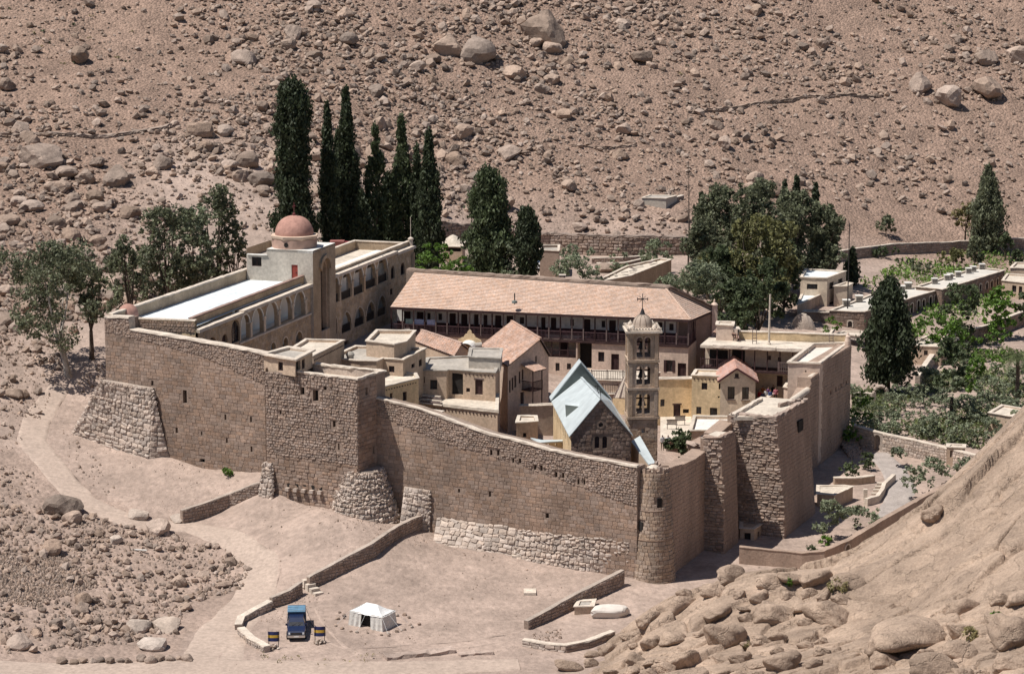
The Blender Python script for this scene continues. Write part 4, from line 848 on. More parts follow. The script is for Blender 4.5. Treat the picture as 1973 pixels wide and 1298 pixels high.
for i in range(16):
    c1 = P(B_(rr.uniform(630, 790), 0), ZC - .9) if 0 else LF.pt(aD1 + rr.uniform(1, 10), ZC - .9, rr.uniform(2, 6.5)); mb = MB(); d = Vector((rr.uniform(-1, 1), rr.uniform(-1, 1), 0)).normalized(); mb.bar(c1 + Vector((0, 0, .06)), c1 + d * rr.uniform(.8, 2.2) + Vector((0, 0, rr.uniform(.1, .5))), rr.uniform(.15, .5), .06)
    tag(mb.build('scrap_board', WOODG if i % 3 else GROOF, org=c1), 'loose grey board among scrap on the roof beyond the red dome', 'board', 'scrap boards on the roof by the red dome')
# scaffold by the left arches
sc0 = LF.pt(upS[2][1] - .9, 9, -1.2); mb = MB(); sca = thing('scaffold', 'thin dark scaffold standing before the left arches of the long building', 'scaffold', sc0)
for i in range(4):
    for j in range(2): p = LF.pt(upS[2][0] - 1 + i * 1.35, 8.6, -.5 - j * 1.0); mb = MB(); mb.tube([p, p + Vector((0, 0, 5.4 + .5 * (i % 2)))], .035, 5); mb.build('pole', IRON, sca)
for z in (10.6, 12.3):
    for j in range(2): mb = MB(); mb.bar(LF.pt(upS[2][0] - 1.2, z, -.5 - j), LF.pt(upS[2][0] + 3.3, z, -.5 - j), .05, .05); mb.build('ledger', IRON, sca)
    frbox(MB(), LF, upS[2][0] - 1, upS[2][0] + 3, z + .04, z + .09, -1.4, -.6).build('plank', WOODG, sca)

# ================================================================ gallery wing with the long tiled roof
ZE = 14.0
g0, g1 = P((752, 592), ZE), P((1331, 617), ZE); GE = Fr(g0, g1); gal = thing('gallery_wing', 'long cream wing with dark wooden veranda under a big clay tile roof', 'building', (g0.x, g0.y, 7))
GF = GE.sub(.35)                                          # post plane
rgz = 17.0; r0 = P((798, 526), rgz); r1 = P((1283, 558), rgz); h1 = P((1371, 600), ZE + .0)
def tiles(par, quad, rows, cols, m, name='roof_tiles', lift=.07, wob=.02, barrel=False):
    a, b, c, d = [Vector(q) for q in quad]; r = random.Random(11); mb = MB(); nrm = (b - a).cross(d - a).normalized()
    P2 = lambda u, v: (a.lerp(b, u)).lerp(d.lerp(c, u), v)
    for i in range(rows):
        for j in range(cols):
            u0, u1, v0, v1 = j / cols, (j + 1) / cols, i / rows, (i + 1.12) / rows; e = r.uniform(0, wob)
            if barrel:
                um = (u0 + u1) / 2; L0 = lift + e; p = [P2(u0, v0), P2(um - (um - u0) * .45, v0) + nrm * L0, P2(um + (um - u0) * .45, v0) + nrm * L0, P2(u1, v0)]; q = [P2(u0, v1), P2(um - (um - u0) * .45, v1) + nrm * L0 * .8, P2(um + (um - u0) * .45, v1) + nrm * L0 * .8, P2(u1, v1)]
                base = len(mb.v); mb.v += [tuple(x) for x in p + q]; mb.f += [(base + t, base + t + 1, base + t + 5, base + t + 4) for t in range(3)]
            else:
                base = len(mb.v); mb.v += [tuple(x) for x in (P2(u0, v0), P2(u1, v0), P2(u0, v0) + nrm * (lift + e), P2(u1, v0) + nrm * (lift + e * .5), P2(u0 + .0002, v1) + nrm * .012, P2(u1 - .0002, v1) + nrm * .012)]
                mb.f += [(base, base + 1, base + 3, base + 2), (base + 2, base + 3, base + 5, base + 4)]
    mb.build(name, m, par, stuff=True)
rb1 = r1
mb = MB(); ov = Vector((0, 0, -.16)); ov2 = Vector((0, 0, -.45)); bq = Bi(g0 + ov, g1 + ov, r1 + ov, r0 + ov); bq.grid(mb, 30, 10); mb.poly(g1 + ov, h1 + ov, r1 + ov); mb.poly(g0 + ov, g0, r0, r0 + ov); mb.build('roof_deck', WOOD, gal)
up_ = Vector((0, 0, .02)); tiles(gal, [p + up_ for p in (g0, g1, r1, r0)], 24, 110, TILE); tiles(gal, [g1 + up_, h1 + up_, r1 + up_ + Vector((.05, 0, 0)), r1 + up_], 20, 24, TILE)
mb = MB(); ribbon(mb, [g1 + Vector((0, 0, .06)), r1 + Vector((0, 0, .06))], .26, .1, .01, .4); mb.build('hip_ridge', TILE, gal)
mb = MB(); mb.bar(g0 + Vector((0, 0, -.12)), g1 + Vector((0, 0, -.12)), .08, .22); mb.bar(g1 + Vector((0, 0, -.12)), h1 + Vector((0, 0, -.12)), .08, .22); mb.build('eaves_board', WOOD, gal)
# rear fortress wall rising just behind the ridge
bw = Fr(r0 + Vector((-1, .5, 0)), r1 + Vector((.3, .1, 0))); rw = thing('rear_wall', 'brown rear fortress wall whose top shows along the ridge of the tiled roof', 'wall', bw.pt(10, 8))
mb = MB(); mb.prism([bw.pt(0, 0).xy[:], bw.pt(bw.L, 0).xy[:], bw.pt(bw.L, 0, 1.2).xy[:], bw.pt(0, 0, 1.2).xy[:]], 3, rgz + .25); b2 = Fr(r1 + Vector((.35, .1, 0)), h1 + Vector((.6, .9, 0))); mb.build('wall_core', MORT, rw)
mb = MB(); q0, q1 = r1 + Vector((.4, .2, 0)), h1 + Vector((.25, .35, 0)); nn = Vector((.5, .9, 0)).normalized() * .5; mb.hexa([Vector((q0.x, q0.y, 4)), Vector((q1.x, q1.y, 4)), Vector((q1.x, q1.y, 4)) + nn, Vector((q0.x, q0.y, 4)) + nn], [q0 + Vector((0, 0, .25)), q1 + Vector((0, 0, .35)), q1 + nn + Vector((0, 0, .35)), q0 + nn + Vector((0, 0, .25))]); mb.build('wall_core', MORT, rw)
ribbon(MB(), [bw.pt(0, rgz + .25, .5), bw.pt(bw.L, rgz + .25, .5), q1 + nn * .5 + Vector((0, 0, .36))], .9, .2, .06, .5).build('wall_top', MORT, rw)
mb = MB(); q = h1 + Vector((.35, .3, 0)); mb.prism([(q.x - .3, q.y - .3), (q.x + .35, q.y - .25), (q.x + .35, q.y + .4), (q.x - .3, q.y + .4)], 7, ZE + .75); mb.lathe(q + Vector((0, 0, ZE + .75 - q.z)), [(.45, 0), (.3, .2), (.12, .3), (.1, .6), (.02, .7)], 10); mb.build('corner_pier', PINK, gal)
# veranda
ZV = 11.0; dv = 2.3; GB = GE.sub(.35 + dv); LG = GF.L - .35
posts = 26
dops = []; wops = []
for x0, x1 in [(145, 195), (240, 290), (480, 528), (567, 613), (660, 695), (730, 760), (815, 862), (900, 950), (1155, 1187), (1226, 1267), (1468, 1518), (1655, 1705)]:
    a0 = GB.px(C_(x0, 520))[0]; a1 = GB.px(C_(x1, 520))[0]; dops.append((a0, a1, ZV + .02, ZV + 2.15, 'r'))
a0, a1 = GB.px(D_(1015, 280))[0], GB.px(D_(1055, 280))[0]; dops.append((a0, a1, ZV + .02, ZV + 2.15, 'r'))
for cr_, x0, x1 in [(C_, 318, 342), (C_, 400, 426), (C_, 998, 1030), (C_, 1370, 1397), (C_, 1600, 1628), (D_, 1105, 1137)]:
    a0 = GB.px(cr_(x0, 520 if cr_ is C_ else 265))[0]; a1 = GB.px(cr_(x1, 520 if cr_ is C_ else 265))[0]; wops.append((a0, a1, ZV + 1.25, ZV + 2.05, 'r'))
wall(MB(), GB, 0, GB.L - 2.2, ZV, ZE + .7, dops + wops, th=.2).build('veranda_wall', WHITE, gal)
fs = Fr(GB.pt(GB.L - 2.2, 0), GB.pt(GB.L - 2.2, 0, 6)); wall(MB(), fs, 0, 6, ZV, ZE + .7).build('veranda_wall', PLAST, gal)
for o in dops: door(GB, o, gal, 0, .2)
for o in wops: window(GB, o, gal, 0, .2)
xs = sorted([0] + [q for o in dops for q in o[:2]] + [GB.L - 2.2]); mb = MB()
for a, b in zip(xs[0::2], xs[1::2]): frbox(MB(), GB, a, b, ZV, ZV + .95, -.012, .05).build('wainscot', MAROON, gal)

mb = MB(); mb.hexa([GF.pt(0, ZV - .3, -.05), GF.pt(LG, ZV - .3, -.05), GF.pt(LG, ZV - .3, 8), GF.pt(0, ZV - .3, 8)], [GF.pt(0, ZV - .02, -.05), GF.pt(LG, ZV - .02, -.05), GF.pt(LG, ZV - .02, 8), GF.pt(0, ZV - .02, 8)]); mb.build('veranda_floor', WOOD, gal)
GS2 = Fr(GF.pt(LG, 0), GF.pt(LG, 0, 6))
mb = MB()
for fr_, n_, L_2 in ((GF, posts, LG), (GS2, 5, 6.)):
    for i in range(n_ + 1):
        if fr_ is GS2 and i == 0: continue
        x = L_2 * i / n_; frbox(MB(), fr_, x - .07, x + .07, ZV, ZE - .1 + (.12 if fr_ is GF else .1), -.0, .14).build('post', WOODG if i % 3 else WOOD, gal)
    mr_ = MB(); frbox(mr_, fr_, 0, L_2, ZV + .92, ZV + 1.0, .03, .11); frbox(mr_, fr_, 0, L_2, ZV + .1, ZV + .16, .04, .1); k = int(L_2 / .16)
    for i in range(k): frbox(mr_, fr_, i * .16 + .06, i * .16 + .1, ZV + .16, ZV + .92, .05, .09)
    mr_.build('railing', mat('veranda_rail_wood', (.105, .06, .065), .2, 2), gal)
# laundry on the veranda rail
for x0, x1, cc, nm in [(155, 213, (.30, .42, .38), 'pale green'), (220, 290, (.32, .38, .55), 'pale blue'), (312, 380, (.38, .42, .58), 'bluish white')]:
    a0, a1 = GF.px(C_(x0, 500))[0], GF.px(C_(x1, 500))[0]; o = frbox(MB(), GF, a0, a1, ZV + 1.0, ZV + 1.62, .18, .2).build('laundry_sheet', mat('laundry_' + nm.replace(' ', '_'), cc, .1, 2), org=GF.pt(a0, ZV + 1)); tag(o, nm + ' sheet hung out to dry on the long veranda', 'laundry')
# storey below
ops_ = []
G1 = Fr(GF.pt(0, 0, .15), GF.pt(LG, 0, .15)); LG1 = G1.L
big = boxop(G1, C_, (1172, 662, 1412, 795)); bay = boxop(G1, C_, (1422, 682, 1528, 880))
wmid = [boxop(G1, C_, b) for b in [(1575, 755, 1620, 828), (1180, 832, 1210, 893), (1261, 836, 1291, 896), (1345, 840, 1375, 885)]]
shut = boxop(G1, D_, (1065, 510, 1147, 596)); d1 = boxop(G1, C_, (1670, 770, 1728, 890)); d2 = boxop(G1, D_, (1167, 533, 1229, 642)); arch = boxop(G1, C_, (1165, 960, 1290, 1110), 'a')
lowv = [boxop(G1, D_, (1105, 627, 1147, 642))]
wall(MB(), G1, 0, LG1, 1, ZV - .3, [big, bay, shut, d1, d2, arch] + wmid, th=.3).build('lower_wall', PINK, gal)
Gs3 = Fr(G1.pt(LG1, 0), G1.pt(LG1, 0, 9)); wall(MB(), Gs3, 0, 9, 1, ZV - .3).build('side_wall', PLAST, gal)
for o in wmid: window(G1, o, gal, 0, .22)
for o in (d1, d2): door(G1, o, gal, 0, .22)
window(G1, (shut[0] + .28, shut[1] - .28, shut[2], shut[3], 'r'), gal, 0, .2)
for a, b in ((shut[0], shut[0] + .3), (shut[1] - .3, shut[1])): frbox(MB(), G1, a, b, shut[2], shut[3], -.05, .02).build('shutter', WOOD, gal)
for o, dd in ((big, 1.8), (bay, 1.5)):
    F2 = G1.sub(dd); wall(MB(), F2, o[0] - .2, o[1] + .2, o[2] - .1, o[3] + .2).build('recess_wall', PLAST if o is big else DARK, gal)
    mb = MB(); mb.poly(*[G1.pt(a, o[2] - .02, d) for a, d in ((o[0], .1), (o[1], .1), (o[1], dd), (o[0], dd))]); mb.poly(*[G1.pt(a, o[3], d) for a, d in ((o[0], dd), (o[1], dd), (o[1], .3), (o[0], .3))])
    for a in (o[0], o[1]): mb.poly(*[G1.pt(a, z, d) for z, d in ((o[2], .3), (o[3], .3), (o[3], dd), (o[2], dd))])
    mb.build('recess', PLAST, gal)
F2 = G1.sub(1.8); x = big[0] + (big[1] - big[0]) * .42; door(F2, (x, x + .85, big[2], big[2] + 1.9, 'r'), gal, -.05, .03)
mb = MB(); frbox(mb, G1, big[0], big[1], big[2] + .85, big[2] + .93, 0, .08); 
for i in range(int((big[1] - big[0]) / .15)): frbox(mb, G1, big[0] + .05 + i * .15, big[0] + .09 + i * .15, big[2], big[2] + .85, .02, .06)
mb.build('railing', WOOD, gal)
frbox(MB(), G1, big[0], big[1], big[2], big[2] + .32, .1, .14).build('railing_board', WOOD, gal)
for i in range(1, 4): x = big[0] + (big[1] - big[0]) * i / 4; frbox(MB(), G1, x - .06, x + .06, big[2], big[3], .0, .12).build('post', WOOD, gal)
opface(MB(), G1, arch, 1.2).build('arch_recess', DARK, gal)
mb = MB(); X = opening_x(arch, 12)
for x0_, x1_ in zip(X[:-1], X[1:]):
    h0, h1_ = optop(arch, x0_), optop(arch, x1_); cx = (arch[0] + arch[1]) / 2; k0, k1 = [cx + (x - cx) * 1.15 for x in (x0_, x1_)]
    mb.hexa([G1.pt(x0_, h0, .1), G1.pt(x1_, h1_, .1), G1.pt(x1_, h1_, -.06), G1.pt(x0_, h0, -.06)], [G1.pt(k0, h0 + .22, .1), G1.pt(k1, h1_ + .22, .1), G1.pt(k1, h1_ + .22, -.06), G1.pt(k0, h0 + .22, -.06)])
mb.build('arch_surround', YEL, gal)
# chimney and stove pipe on the tiled roof
a_ = P(C_(1312, 250), 16.6); ch = thing('chimney', 'small square chimney near the ridge of the long tiled roof', 'chimney', a_); 
MB().prism([(a_.x - .33, a_.y - .3), (a_.x + .33, a_.y - .3), (a_.x + .33, a_.y + .3), (a_.x - .33, a_.y + .3)], 16, 17.35).build('stack', YEL, ch); MB().prism([(a_.x - .42, a_.y - .4), (a_.x + .42, a_.y - .4), (a_.x + .42, a_.y + .4), (a_.x - .42, a_.y + .4)], 17.55, 17.65).build('cap', COPE, ch)
mb = MB()
for sx in (-1, 1):
    for sy in (-1, 1): mb.prism([(a_.x + sx * .25 - .06, a_.y + sy * .22 - .06), (a_.x + sx * .25 + .06, a_.y + sy * .22 - .06), (a_.x + sx * .25 + .06, a_.y + sy * .22 + .06), (a_.x + sx * .25 - .06, a_.y + sy * .22 + .06)], 17.35, 17.55)
mb.build('flue_vent', DARK, ch)
a_ = P(C_(960, 380), 15.4); pp = thing('stove_pipe', 'thin dark stove pipe standing on the middle of the long tiled roof', 'pipe', a_); MB().tube([a_ + Vector((0, 0, -.4)), a_ + Vector((0, 0, .9))], .07, 8).build('pipe', IRON, pp); MB().lathe(a_, [(.35, -.25), (.3, 0), (.08, .06)], 10).build('flashing', METALD, pp)

# ================================================================ church and bell tower
ZA = 15.0
fa = P(D_(600, 795), ZA); zl = 11.6
f0 = P(D_(383, 1060), zl); eC = Vector((math.cos(.085), math.sin(.085), 0)); f1 = f0 + eC * along(f0, eC, D_(822, 1040)[0], 0, 12); CF = Fr(f0, f1); ap = CF.px(D_(600, 797)); ZA = ap[1]
chu = thing('church', 'stone basilica with pale blue metal roof and steep gabled front', 'church', (f0.x, f0.y, 4)); bk = -CF.n
ridge1 = CF.pt(ap[0], ZA); tlen = (along(f0, bk, 1065, 0, 30) + along(f1, bk, 1175, 0, 30)) / 2; zE0 = CF.px(D_(383, 1060))[1]; zE1 = CF.px(D_(822, 1040))[1]; zE = (zE0 + zE1) / 2
gz = [(0, zE), (ap[0], ZA), (CF.L, zE)]
rw_ = boxop(CF, D_, (583, 968, 619, 1003), 'a'); cw_ = [boxop(CF, D_, (556, 1070, 591, 1158), 'a'), boxop(CF, D_, (613, 1070, 648, 1158), 'a')]
wall(MB(), CF, 0, CF.L, 3, gz, cw_, th=.3, brk=[ap[0]]).build('front_wall', mat('church_mortar', (.24, .18, .14), .1, 1), chu)
cx, cz = (rw_[0] + rw_[1]) / 2, (rw_[2] + rw_[3]) / 2
masonry(chu, CF, .0, CF.L, 6, lambda x: fn(gz)(x) - .12, CHST, .36, (.3, .62), .05, .5, 300, .035, holes=[(o[0] - .1, o[1] + .1, o[2] - .05, o[3] + .12, 'r') for o in cw_] + [(cx - .38, cx + .38, cz - .38, cz + .38, 'r')])
mb = MB()
for i in range(14):
    t0, t1 = 2 * math.pi * i / 14, 2 * math.pi * (i + .92) / 14
    mb.hexa([CF.pt(cx + .22 * math.cos(t), cz + .22 * math.sin(t), d) for t, d in ((t0, .05), (t1, .05), (t1, -.06), (t0, -.06))], [CF.pt(cx + .38 * math.cos(t), cz + .38 * math.sin(t), d) for t, d in ((t0, .05), (t1, .05), (t1, -.06), (t0, -.06))])
mb.build('rose_surround', CHST, chu); MB().poly(*[CF.pt(cx + .23 * math.cos(2 * math.pi * i / 16), cz + .23 * math.sin(2 * math.pi * i / 16), -.02) for i in range(16)]).build('round_window', DARK, chu)
for o in cw_: window(CF, o, chu, 0, .2)
def P3(a, z, d): return CF.pt(a, z, d)
ov = .18
el, er, ri = (-.2, zE - .18), (CF.L + .2, zE - .18), (ap[0], ZA + .12)
Lr = tlen; gbr = CF.sub(Lr); aR_, zR_ = gbr.px((1120.5, 727)); aR_ = ap[0]; rear_r = gbr.pt(*gbr.px((1120.5, 727)))
for (e_, nm) in ((el, 0), (er, 1)):
    q = [P3(e_[0], e_[1], -ov), P3(ri[0], ri[1], -ov), rear_r, P3(e_[0], e_[1], Lr)]
    if nm == 0: q = [q[0], q[1], q[2], q[3]][::-1]
    dn = Vector((0, 0, -.1)); mb = MB(); mb.hexa([p + dn for p in q], q); 
    mb.build('roof', METAL, chu)
ribbon(MB(), [P3(ri[0], ri[1] + .01, -ov), rear_r], .22, .07, .01).build('ridge_cap', METAL, chu)
# triangular dormer on the left slope
sl_ = lambda t, d: P3(el[0], el[1], d).lerp(P3(ri[0], ri[1], 0).lerp(rear_r, d / Lr), t)
# dormer: little dark triangle facing the viewer with a lit roof over it
def onslope(p):
    n_ = (sl_(1, 0) - sl_(0, 0)).cross(sl_(0, 1) - sl_(0, 0)); r = ray(p); c = Vector((0, 0, CAMZ)); t = (sl_(0, 0) - c).dot(n_) / r.dot(n_); return c + r * t
d_a, d_b, d_c = onslope(D_(345, 930)), onslope(D_(440, 850)), onslope(D_(338, 800)); top_ = onslope(D_(338, 800)) + Vector((0, 0, .0))
m_ = MB(); apx = PY(D_(340, 838), d_a.y); m_.poly(d_a, d_b, apx); m_.build('dormer_face', METALD, chu)
m_ = MB(); m_.poly(apx, d_b, onslope(D_(445, 830)), onslope(D_(340, 790))); m_.build('dormer_roof', METAL, chu)
# raised rear gable
ga = PY(D_(455, 530), P3(ap[0], ZA, Lr).y); zg = ga.z; gb = CF.sub(Lr)
gl, gr = (-.25, zE - .15), (CF.L + .25, zE - .15); ax_ = gb.px(D_(455, 530))[0]; zgp = gb.px(D_(455, 530))[1]
mb = MB(); mb.poly(gb.pt(gl[0], gl[1]), gb.pt(gr[0], gr[1]), gb.pt(ax_, zgp)); mb.build('rear_gable', METALD, chu)
for e_ in (gl, gr):
    q = [gb.pt(e_[0], e_[1], -.12), gb.pt(ax_, zgp, -.12), gb.pt(ax_, zgp, 1.6), gb.pt(e_[0], e_[1], 1.6)]; q = q if e_ is gr else q[::-1]
    MB().hexa(q, [p + Vector((0, 0, .14)) for p in q]).build('rear_roof', METAL, chu)
for s_ in (0, 1): x = .02 if s_ == 0 else CF.L - .02; f = Fr(P3(0, 0, Lr), P3(0, 0, 0)) if s_ == 0 else Fr(P3(CF.L, 0, 0), P3(CF.L, 0, Lr)); wall(MB(), f, 0, f.L, 3, zE, [(i * 1.5 + 1, i * 1.5 + 1.35, zE - 1.6, zE - .7, 'r') for i in range(int(f.L / 1.5) - 1)], th=.2).build('side_wall', YEL, chu)
cross('cross', P3(ap[0], ZA + .15, .0), .75, IRON, chu, CF.e, .06, False); cross('cross', P3(ap[0], ZA + .2, 2.6), .8, IRON, chu, CF.e, .06, False)
# aisle roofs
za = 9.9; q = [P(D_(825, 1105), 10.4), P(D_(955, 1275), 9.2), P(D_(1003, 1265), 9.2), P(D_(890, 1065), 10.6)]
MB().hexa([p + Vector((0, 0, -.15)) for p in q], q).build('aisle_roof', METAL, chu); mb = MB(); f = Fr(q[0], q[1]); mb.poly(*[Vector((p.x, p.y, z)) for p, z in ((q[0], 4), (q[1], 4), (q[1], q[1].z - .15), (q[0], q[0].z - .15))]); mb.build('aisle_wall', TANP, chu)
q = [P(D_(85, 1080), 9.4), P(D_(140, 1117), 9.4), P(D_(360, 1102), 9.4), P(D_(355, 1058), 9.9), P(D_(165, 1060), 9.9)]
MB().prism([(p.x, p.y) for p in q], 9.3, 9.42).build('aisle_roof', METAL, chu); f = Fr(q[1], q[2]); wall(MB(), f, .1, f.L, 3, 9.3, [(i * .75 + .3, i * .75 + .45, 8.95, 9.2, 'r') for i in range(4)], d=.15, th=.2).build('aisle_wall', YEL, chu)
# narthex canopy in front
q = [P(D_(480, 1205), 8.6), P(D_(650, 1235), 8.4), P(D_(835, 1215), 8.5), P(D_(830, 1195), 8.75), P(D_(640, 1170), 9.3), P(D_(560, 1180), 9.1)]
MB().poly(*q).build('narthex_roof', GROOF, chu); mb = MB(); mb.tube([q[5] + Vector((0, 0, .05)), q[4] + Vector((0, 0, .05)), q[3] + Vector((0, 0, .05))], .09, 6); mb.build('narthex_ridge', IRON, chu); wall(MB(), Fr(q[1], q[2]), 0, (q[2] - q[1]).length, 3, 8.4).build('narthex_wall', TANP, chu)
# bell tower
bt0 = CF.pt(CF.L + .1, 0, 2.6)
bA = P((1212.5, 640), 20.3); tE = Vector((math.cos(.05), math.sin(.05), 0)); bL = along(bA, tE, 1268.5, 0, 6)
BF = Fr(bA, bA + tE * bL); W = bL; bz = lambda y: BF.px((1240, y))[1]
bel = thing('bell_tower', 'slender stone bell tower with three arched storeys, small dome and cross', 'tower', BF.pt(W / 2, 4, W / 2))
corn = [BF.pt(0, 0), BF.pt(W, 0), BF.pt(W, 0, W), BF.pt(0, 0, W)]
def sq(g, z0, z1, nm, m, stuff=0): c = [BF.pt(x, 0, y) for x, y in ((-g, -g), (W + g, -g), (W + g, W + g), (-g, W + g))]; return MB().prism([(p.x, p.y) for p in c], z0, z1).build(nm, m, bel)
zt0, z1_, z2_, z3_, z4_ = bz(640), bz(696), bz(749), bz(805), 3.5
sides = [Fr(corn[i], corn[(i + 1) % 4]) for i in range(4)]
bo = boxop(BF, D_, (900, 1012, 926, 1046), 'a')
for i, f in enumerate(sides):
    wall(MB(), f, 0, W, z4_, z3_, [bo] if i == 0 else [], th=.35, back=True).build('shaft_wall', BELLS, bel); masonry(bel, f, 0, W, 6, z3_ - .1, BELLS, .34, (.35, .7), .03, .4, 60 if i in (0, 3) else 0, .02, holes=[bo] if i == 0 else [])
opface(MB(), BF, bo, .34).build('slit_window', WHITE, bel)
zs_ = [(z3_, z2_, 786 - 1), (z2_, z1_, 730), (z1_, zt0, 675)]
for (za, zb_, _) in zs_:
    h = zb_ - za; wi = W * .205; g = .12 if za == z3_ else (.1 if za == z2_ else .06)
    ops_ = [(W * .5 - W * .035 - wi, W * .5 - W * .035, za + .42, zb_ - .5, 'a'), (W * .5 + W * .035, W * .5 + W * .035 + wi, za + .42, zb_ - .5, 'a')]
    for i, f in enumerate(sides):
        wall(MB(), f, 0, W, za, zb_, ops_, th=.3, back=True).build('belfry_wall', BELLS, bel)
        for x in (.0, W - .34): frbox(MB(), f, x, x + .34, za + .2, zb_ - .25, -.09, -.002).build('pilaster', BELLS, bel)
        mb = MB()
        for o in ops_:
            X = opening_x(o, 8); cx = (o[0] + o[1]) / 2
            for x0_, x1_ in zip(X[:-1], X[1:]):
                h0, h1_ = optop(o, x0_), optop(o, x1_); k0, k1 = [cx + (x - cx) * 1.28 for x in (x0_, x1_)]
                mb.hexa([f.pt(x0_, h0, .05), f.pt(x1_, h1_, .05), f.pt(x1_, h1_, -.06), f.pt(x0_, h0, -.06)], [f.pt(k0, h0 + .14, .05), f.pt(k1, h1_ + .14, .05), f.pt(k1, h1_ + .14, -.06), f.pt(k0, h0 + .14, -.06)])
        mb.build('arch_moulding', BELLS, bel)
        mb = MB()
        for o in ops_: frbox(mb, f, o[0] + .02, o[1] - .02, o[2] + .35, o[2] + .4, .1, .15)
        mb.build('belfry_rail', IRON, bel)
    sq(-.32, za + .005, za + .3, 'belfry_floor', BELLS)
    sq(.16, za - .1, za + .14, 'string_course', BELLS); 
    b_ = BF.pt(W / 2, za + h * .5, W / 2); MB().lathe(b_, [(.42, -.45), (.36, -.3), (.27, 0), (.2, .18), (.02, .24)], 14).build('bell', IRON, bel); MB().bar(BF.pt(.3, za + h * .5 + .25, W / 2), BF.pt(W - .3, za + h * .5 + .25, W / 2), .12, .12).build('bell_beam', WOOD, bel)
sq(.10, zt0 - .3, zt0 - .1, 'string_course', BELLS); sq(.36, zt0 - .06, zt0 + .14, 'cornice', COPE); sq(.2, zt0 + .14, zt0 + .3, 'parapet', COPE)
mb = MB()
for f in sides:
    for i in range(12): x = -.25 + (W + .4) * i / 11; frbox(mb, f, x, x + .15, zt0 + .3, zt0 + .44, -.2, -.02)
mb.build('crenellation', COPE, bel, stuff=True)
dcn = BF.pt(W / 2, zt0 + .3, W / 2); Rb = W * .335
MB().lathe(dcn, [(Rb * 1.05, -.1), (Rb * 1.05, .12), (Rb, .2)] + [(Rb * math.cos(t), .2 + Rb * 1.12 * math.sin(t)) for t in [math.pi / 2 * i / 10 for i in range(1, 10)]] + [(.03, .2 + Rb * 1.14)], 28).build('dome', mat('tower_dome', (.40, .32, .26), .12, .8, bump=.3), bel, smooth=True)
mb = MB()
for k in range(10):
    t0 = 2 * math.pi * k / 10; mb.tube([dcn + Vector((math.cos(t0) * Rb * math.cos(t) * 1.01, math.sin(t0) * Rb * math.cos(t) * 1.01, .2 + Rb * 1.13 * math.sin(t))) for t in [math.pi / 2 * i / 8 for i in range(9)]], .035, 4)
mb.build('dome_ribs', mat('dome_rib', (.25, .19, .15), .1, 1), bel)
zc = dcn.z + .2 + Rb * 1.14; MB().lathe((dcn.x, dcn.y, zc), [(.3, -.12), (.22, .1), (.16, .3), (.1, .45), (.03, .6)], 12).build('lantern', IRON, bel)
cb = MB(); b = Vector((dcn.x, dcn.y, zc + .5)); cb.bar(b, b + Vector((0, 0, 1.5)), .07, .07); c = b + Vector((0, 0, .95)); cb.bar(c - tE * .5, c + tE * .5, .08, .08)
for v in (tE * .5, -tE * .5): cb.bar(c + v + Vector((0, 0, -.15)), c + v + Vector((0, 0, .15)), .07, .07)
for v in ((.3, .3), (-.3, .3), (.3, -.3), (-.3, -.3)): cb.bar(c, c + tE * v[0] + Vector((0, 0, v[1])), .04, .04)
cb.build('cross', IRON, bel)
for sx in (.12, .88):
    for sy in (.12, .88): MB().lathe(BF.pt(W * sx, zt0 + .3, W * sy), [(.26, -.1), (.26, .12), (.2, .28), (.08, .36), (.05, .46), (.01, .5)], 12).build('turret', COPE, bel, smooth=True)

# ================================================================ houses inside the walls, left group
S_ = crop(840, 320, 3.946)
def PP(c, pts, z): return [P(c(*p), z) for p in pts]
house('flat_roofed_house', 'low house with pale cracked flat roof beside the rooftop hut', 'house', PP(F_, [(232, 275), (395, 328), (622, 214), (342, 205)], 17.4), 5, 17.4, TANP, beams=[1], par=.2)
house('flat_roofed_house', 'small raised flat-roofed cube, rearmost of the left group of houses', 'house', PP(F_, [(785, 217), (990, 243), (1078, 224), (1148, 142), (862, 138)], 17.0), 5, 17.0, TANP, par=.3)
house('flat_roofed_house', 'wide flat-roofed tan house with stepped front, middle of the left group of houses', 'house', PP(F_, [(505, 345), (735, 363), (860, 368), (910, 346), (1055, 358), (1222, 272), (708, 255)], 15.6), 4, 15.6, TANP, GROOF, par=.18,
      ops={3: [('w', F_, (950, 400, 992, 448))], 4: [('w', F_, (1118, 383, 1142, 414)), ('w', F_, (1172, 352, 1196, 402))]})
house('flat_roofed_house', 'lower roof terrace with a square light well before the stepped house', 'house', PP(F_, [(430, 402), (700, 412), (880, 415), (890, 402), (700, 385), (545, 340)], 14.6), 4, 14.6, TANP, GROOF, par=.12)
q = P(F_(668, 405), 14.8); t = thing('roof_chimney', 'stubby round grey roof chimney with a domed cap among the left houses', 'chimney', q); MB().lathe(q, [(.36, -.3), (.36, 1.15)], 14).build('stack', GREYP, t); MB().lathe(q, [(.44, 1.15), (.44, 1.3), (.3, 1.5), (.05, 1.58)], 14).build('cap', GROOF, t)
house('ochre_house', 'small ochre house with a tilted pale roof just behind the fortress wall', 'house', PP(F_, [(862, 556), (920, 554), (1170, 493), (1152, 458), (900, 452)], 14.0), 4, 14.0, YEL, FROOF, par=.1, cm=FROOF, beams=[1],
      ops={1: [('w', F_, (960, 600, 979, 656)), ('w', F_, (1054, 590, 1083, 656))]}, lint=WOOD)
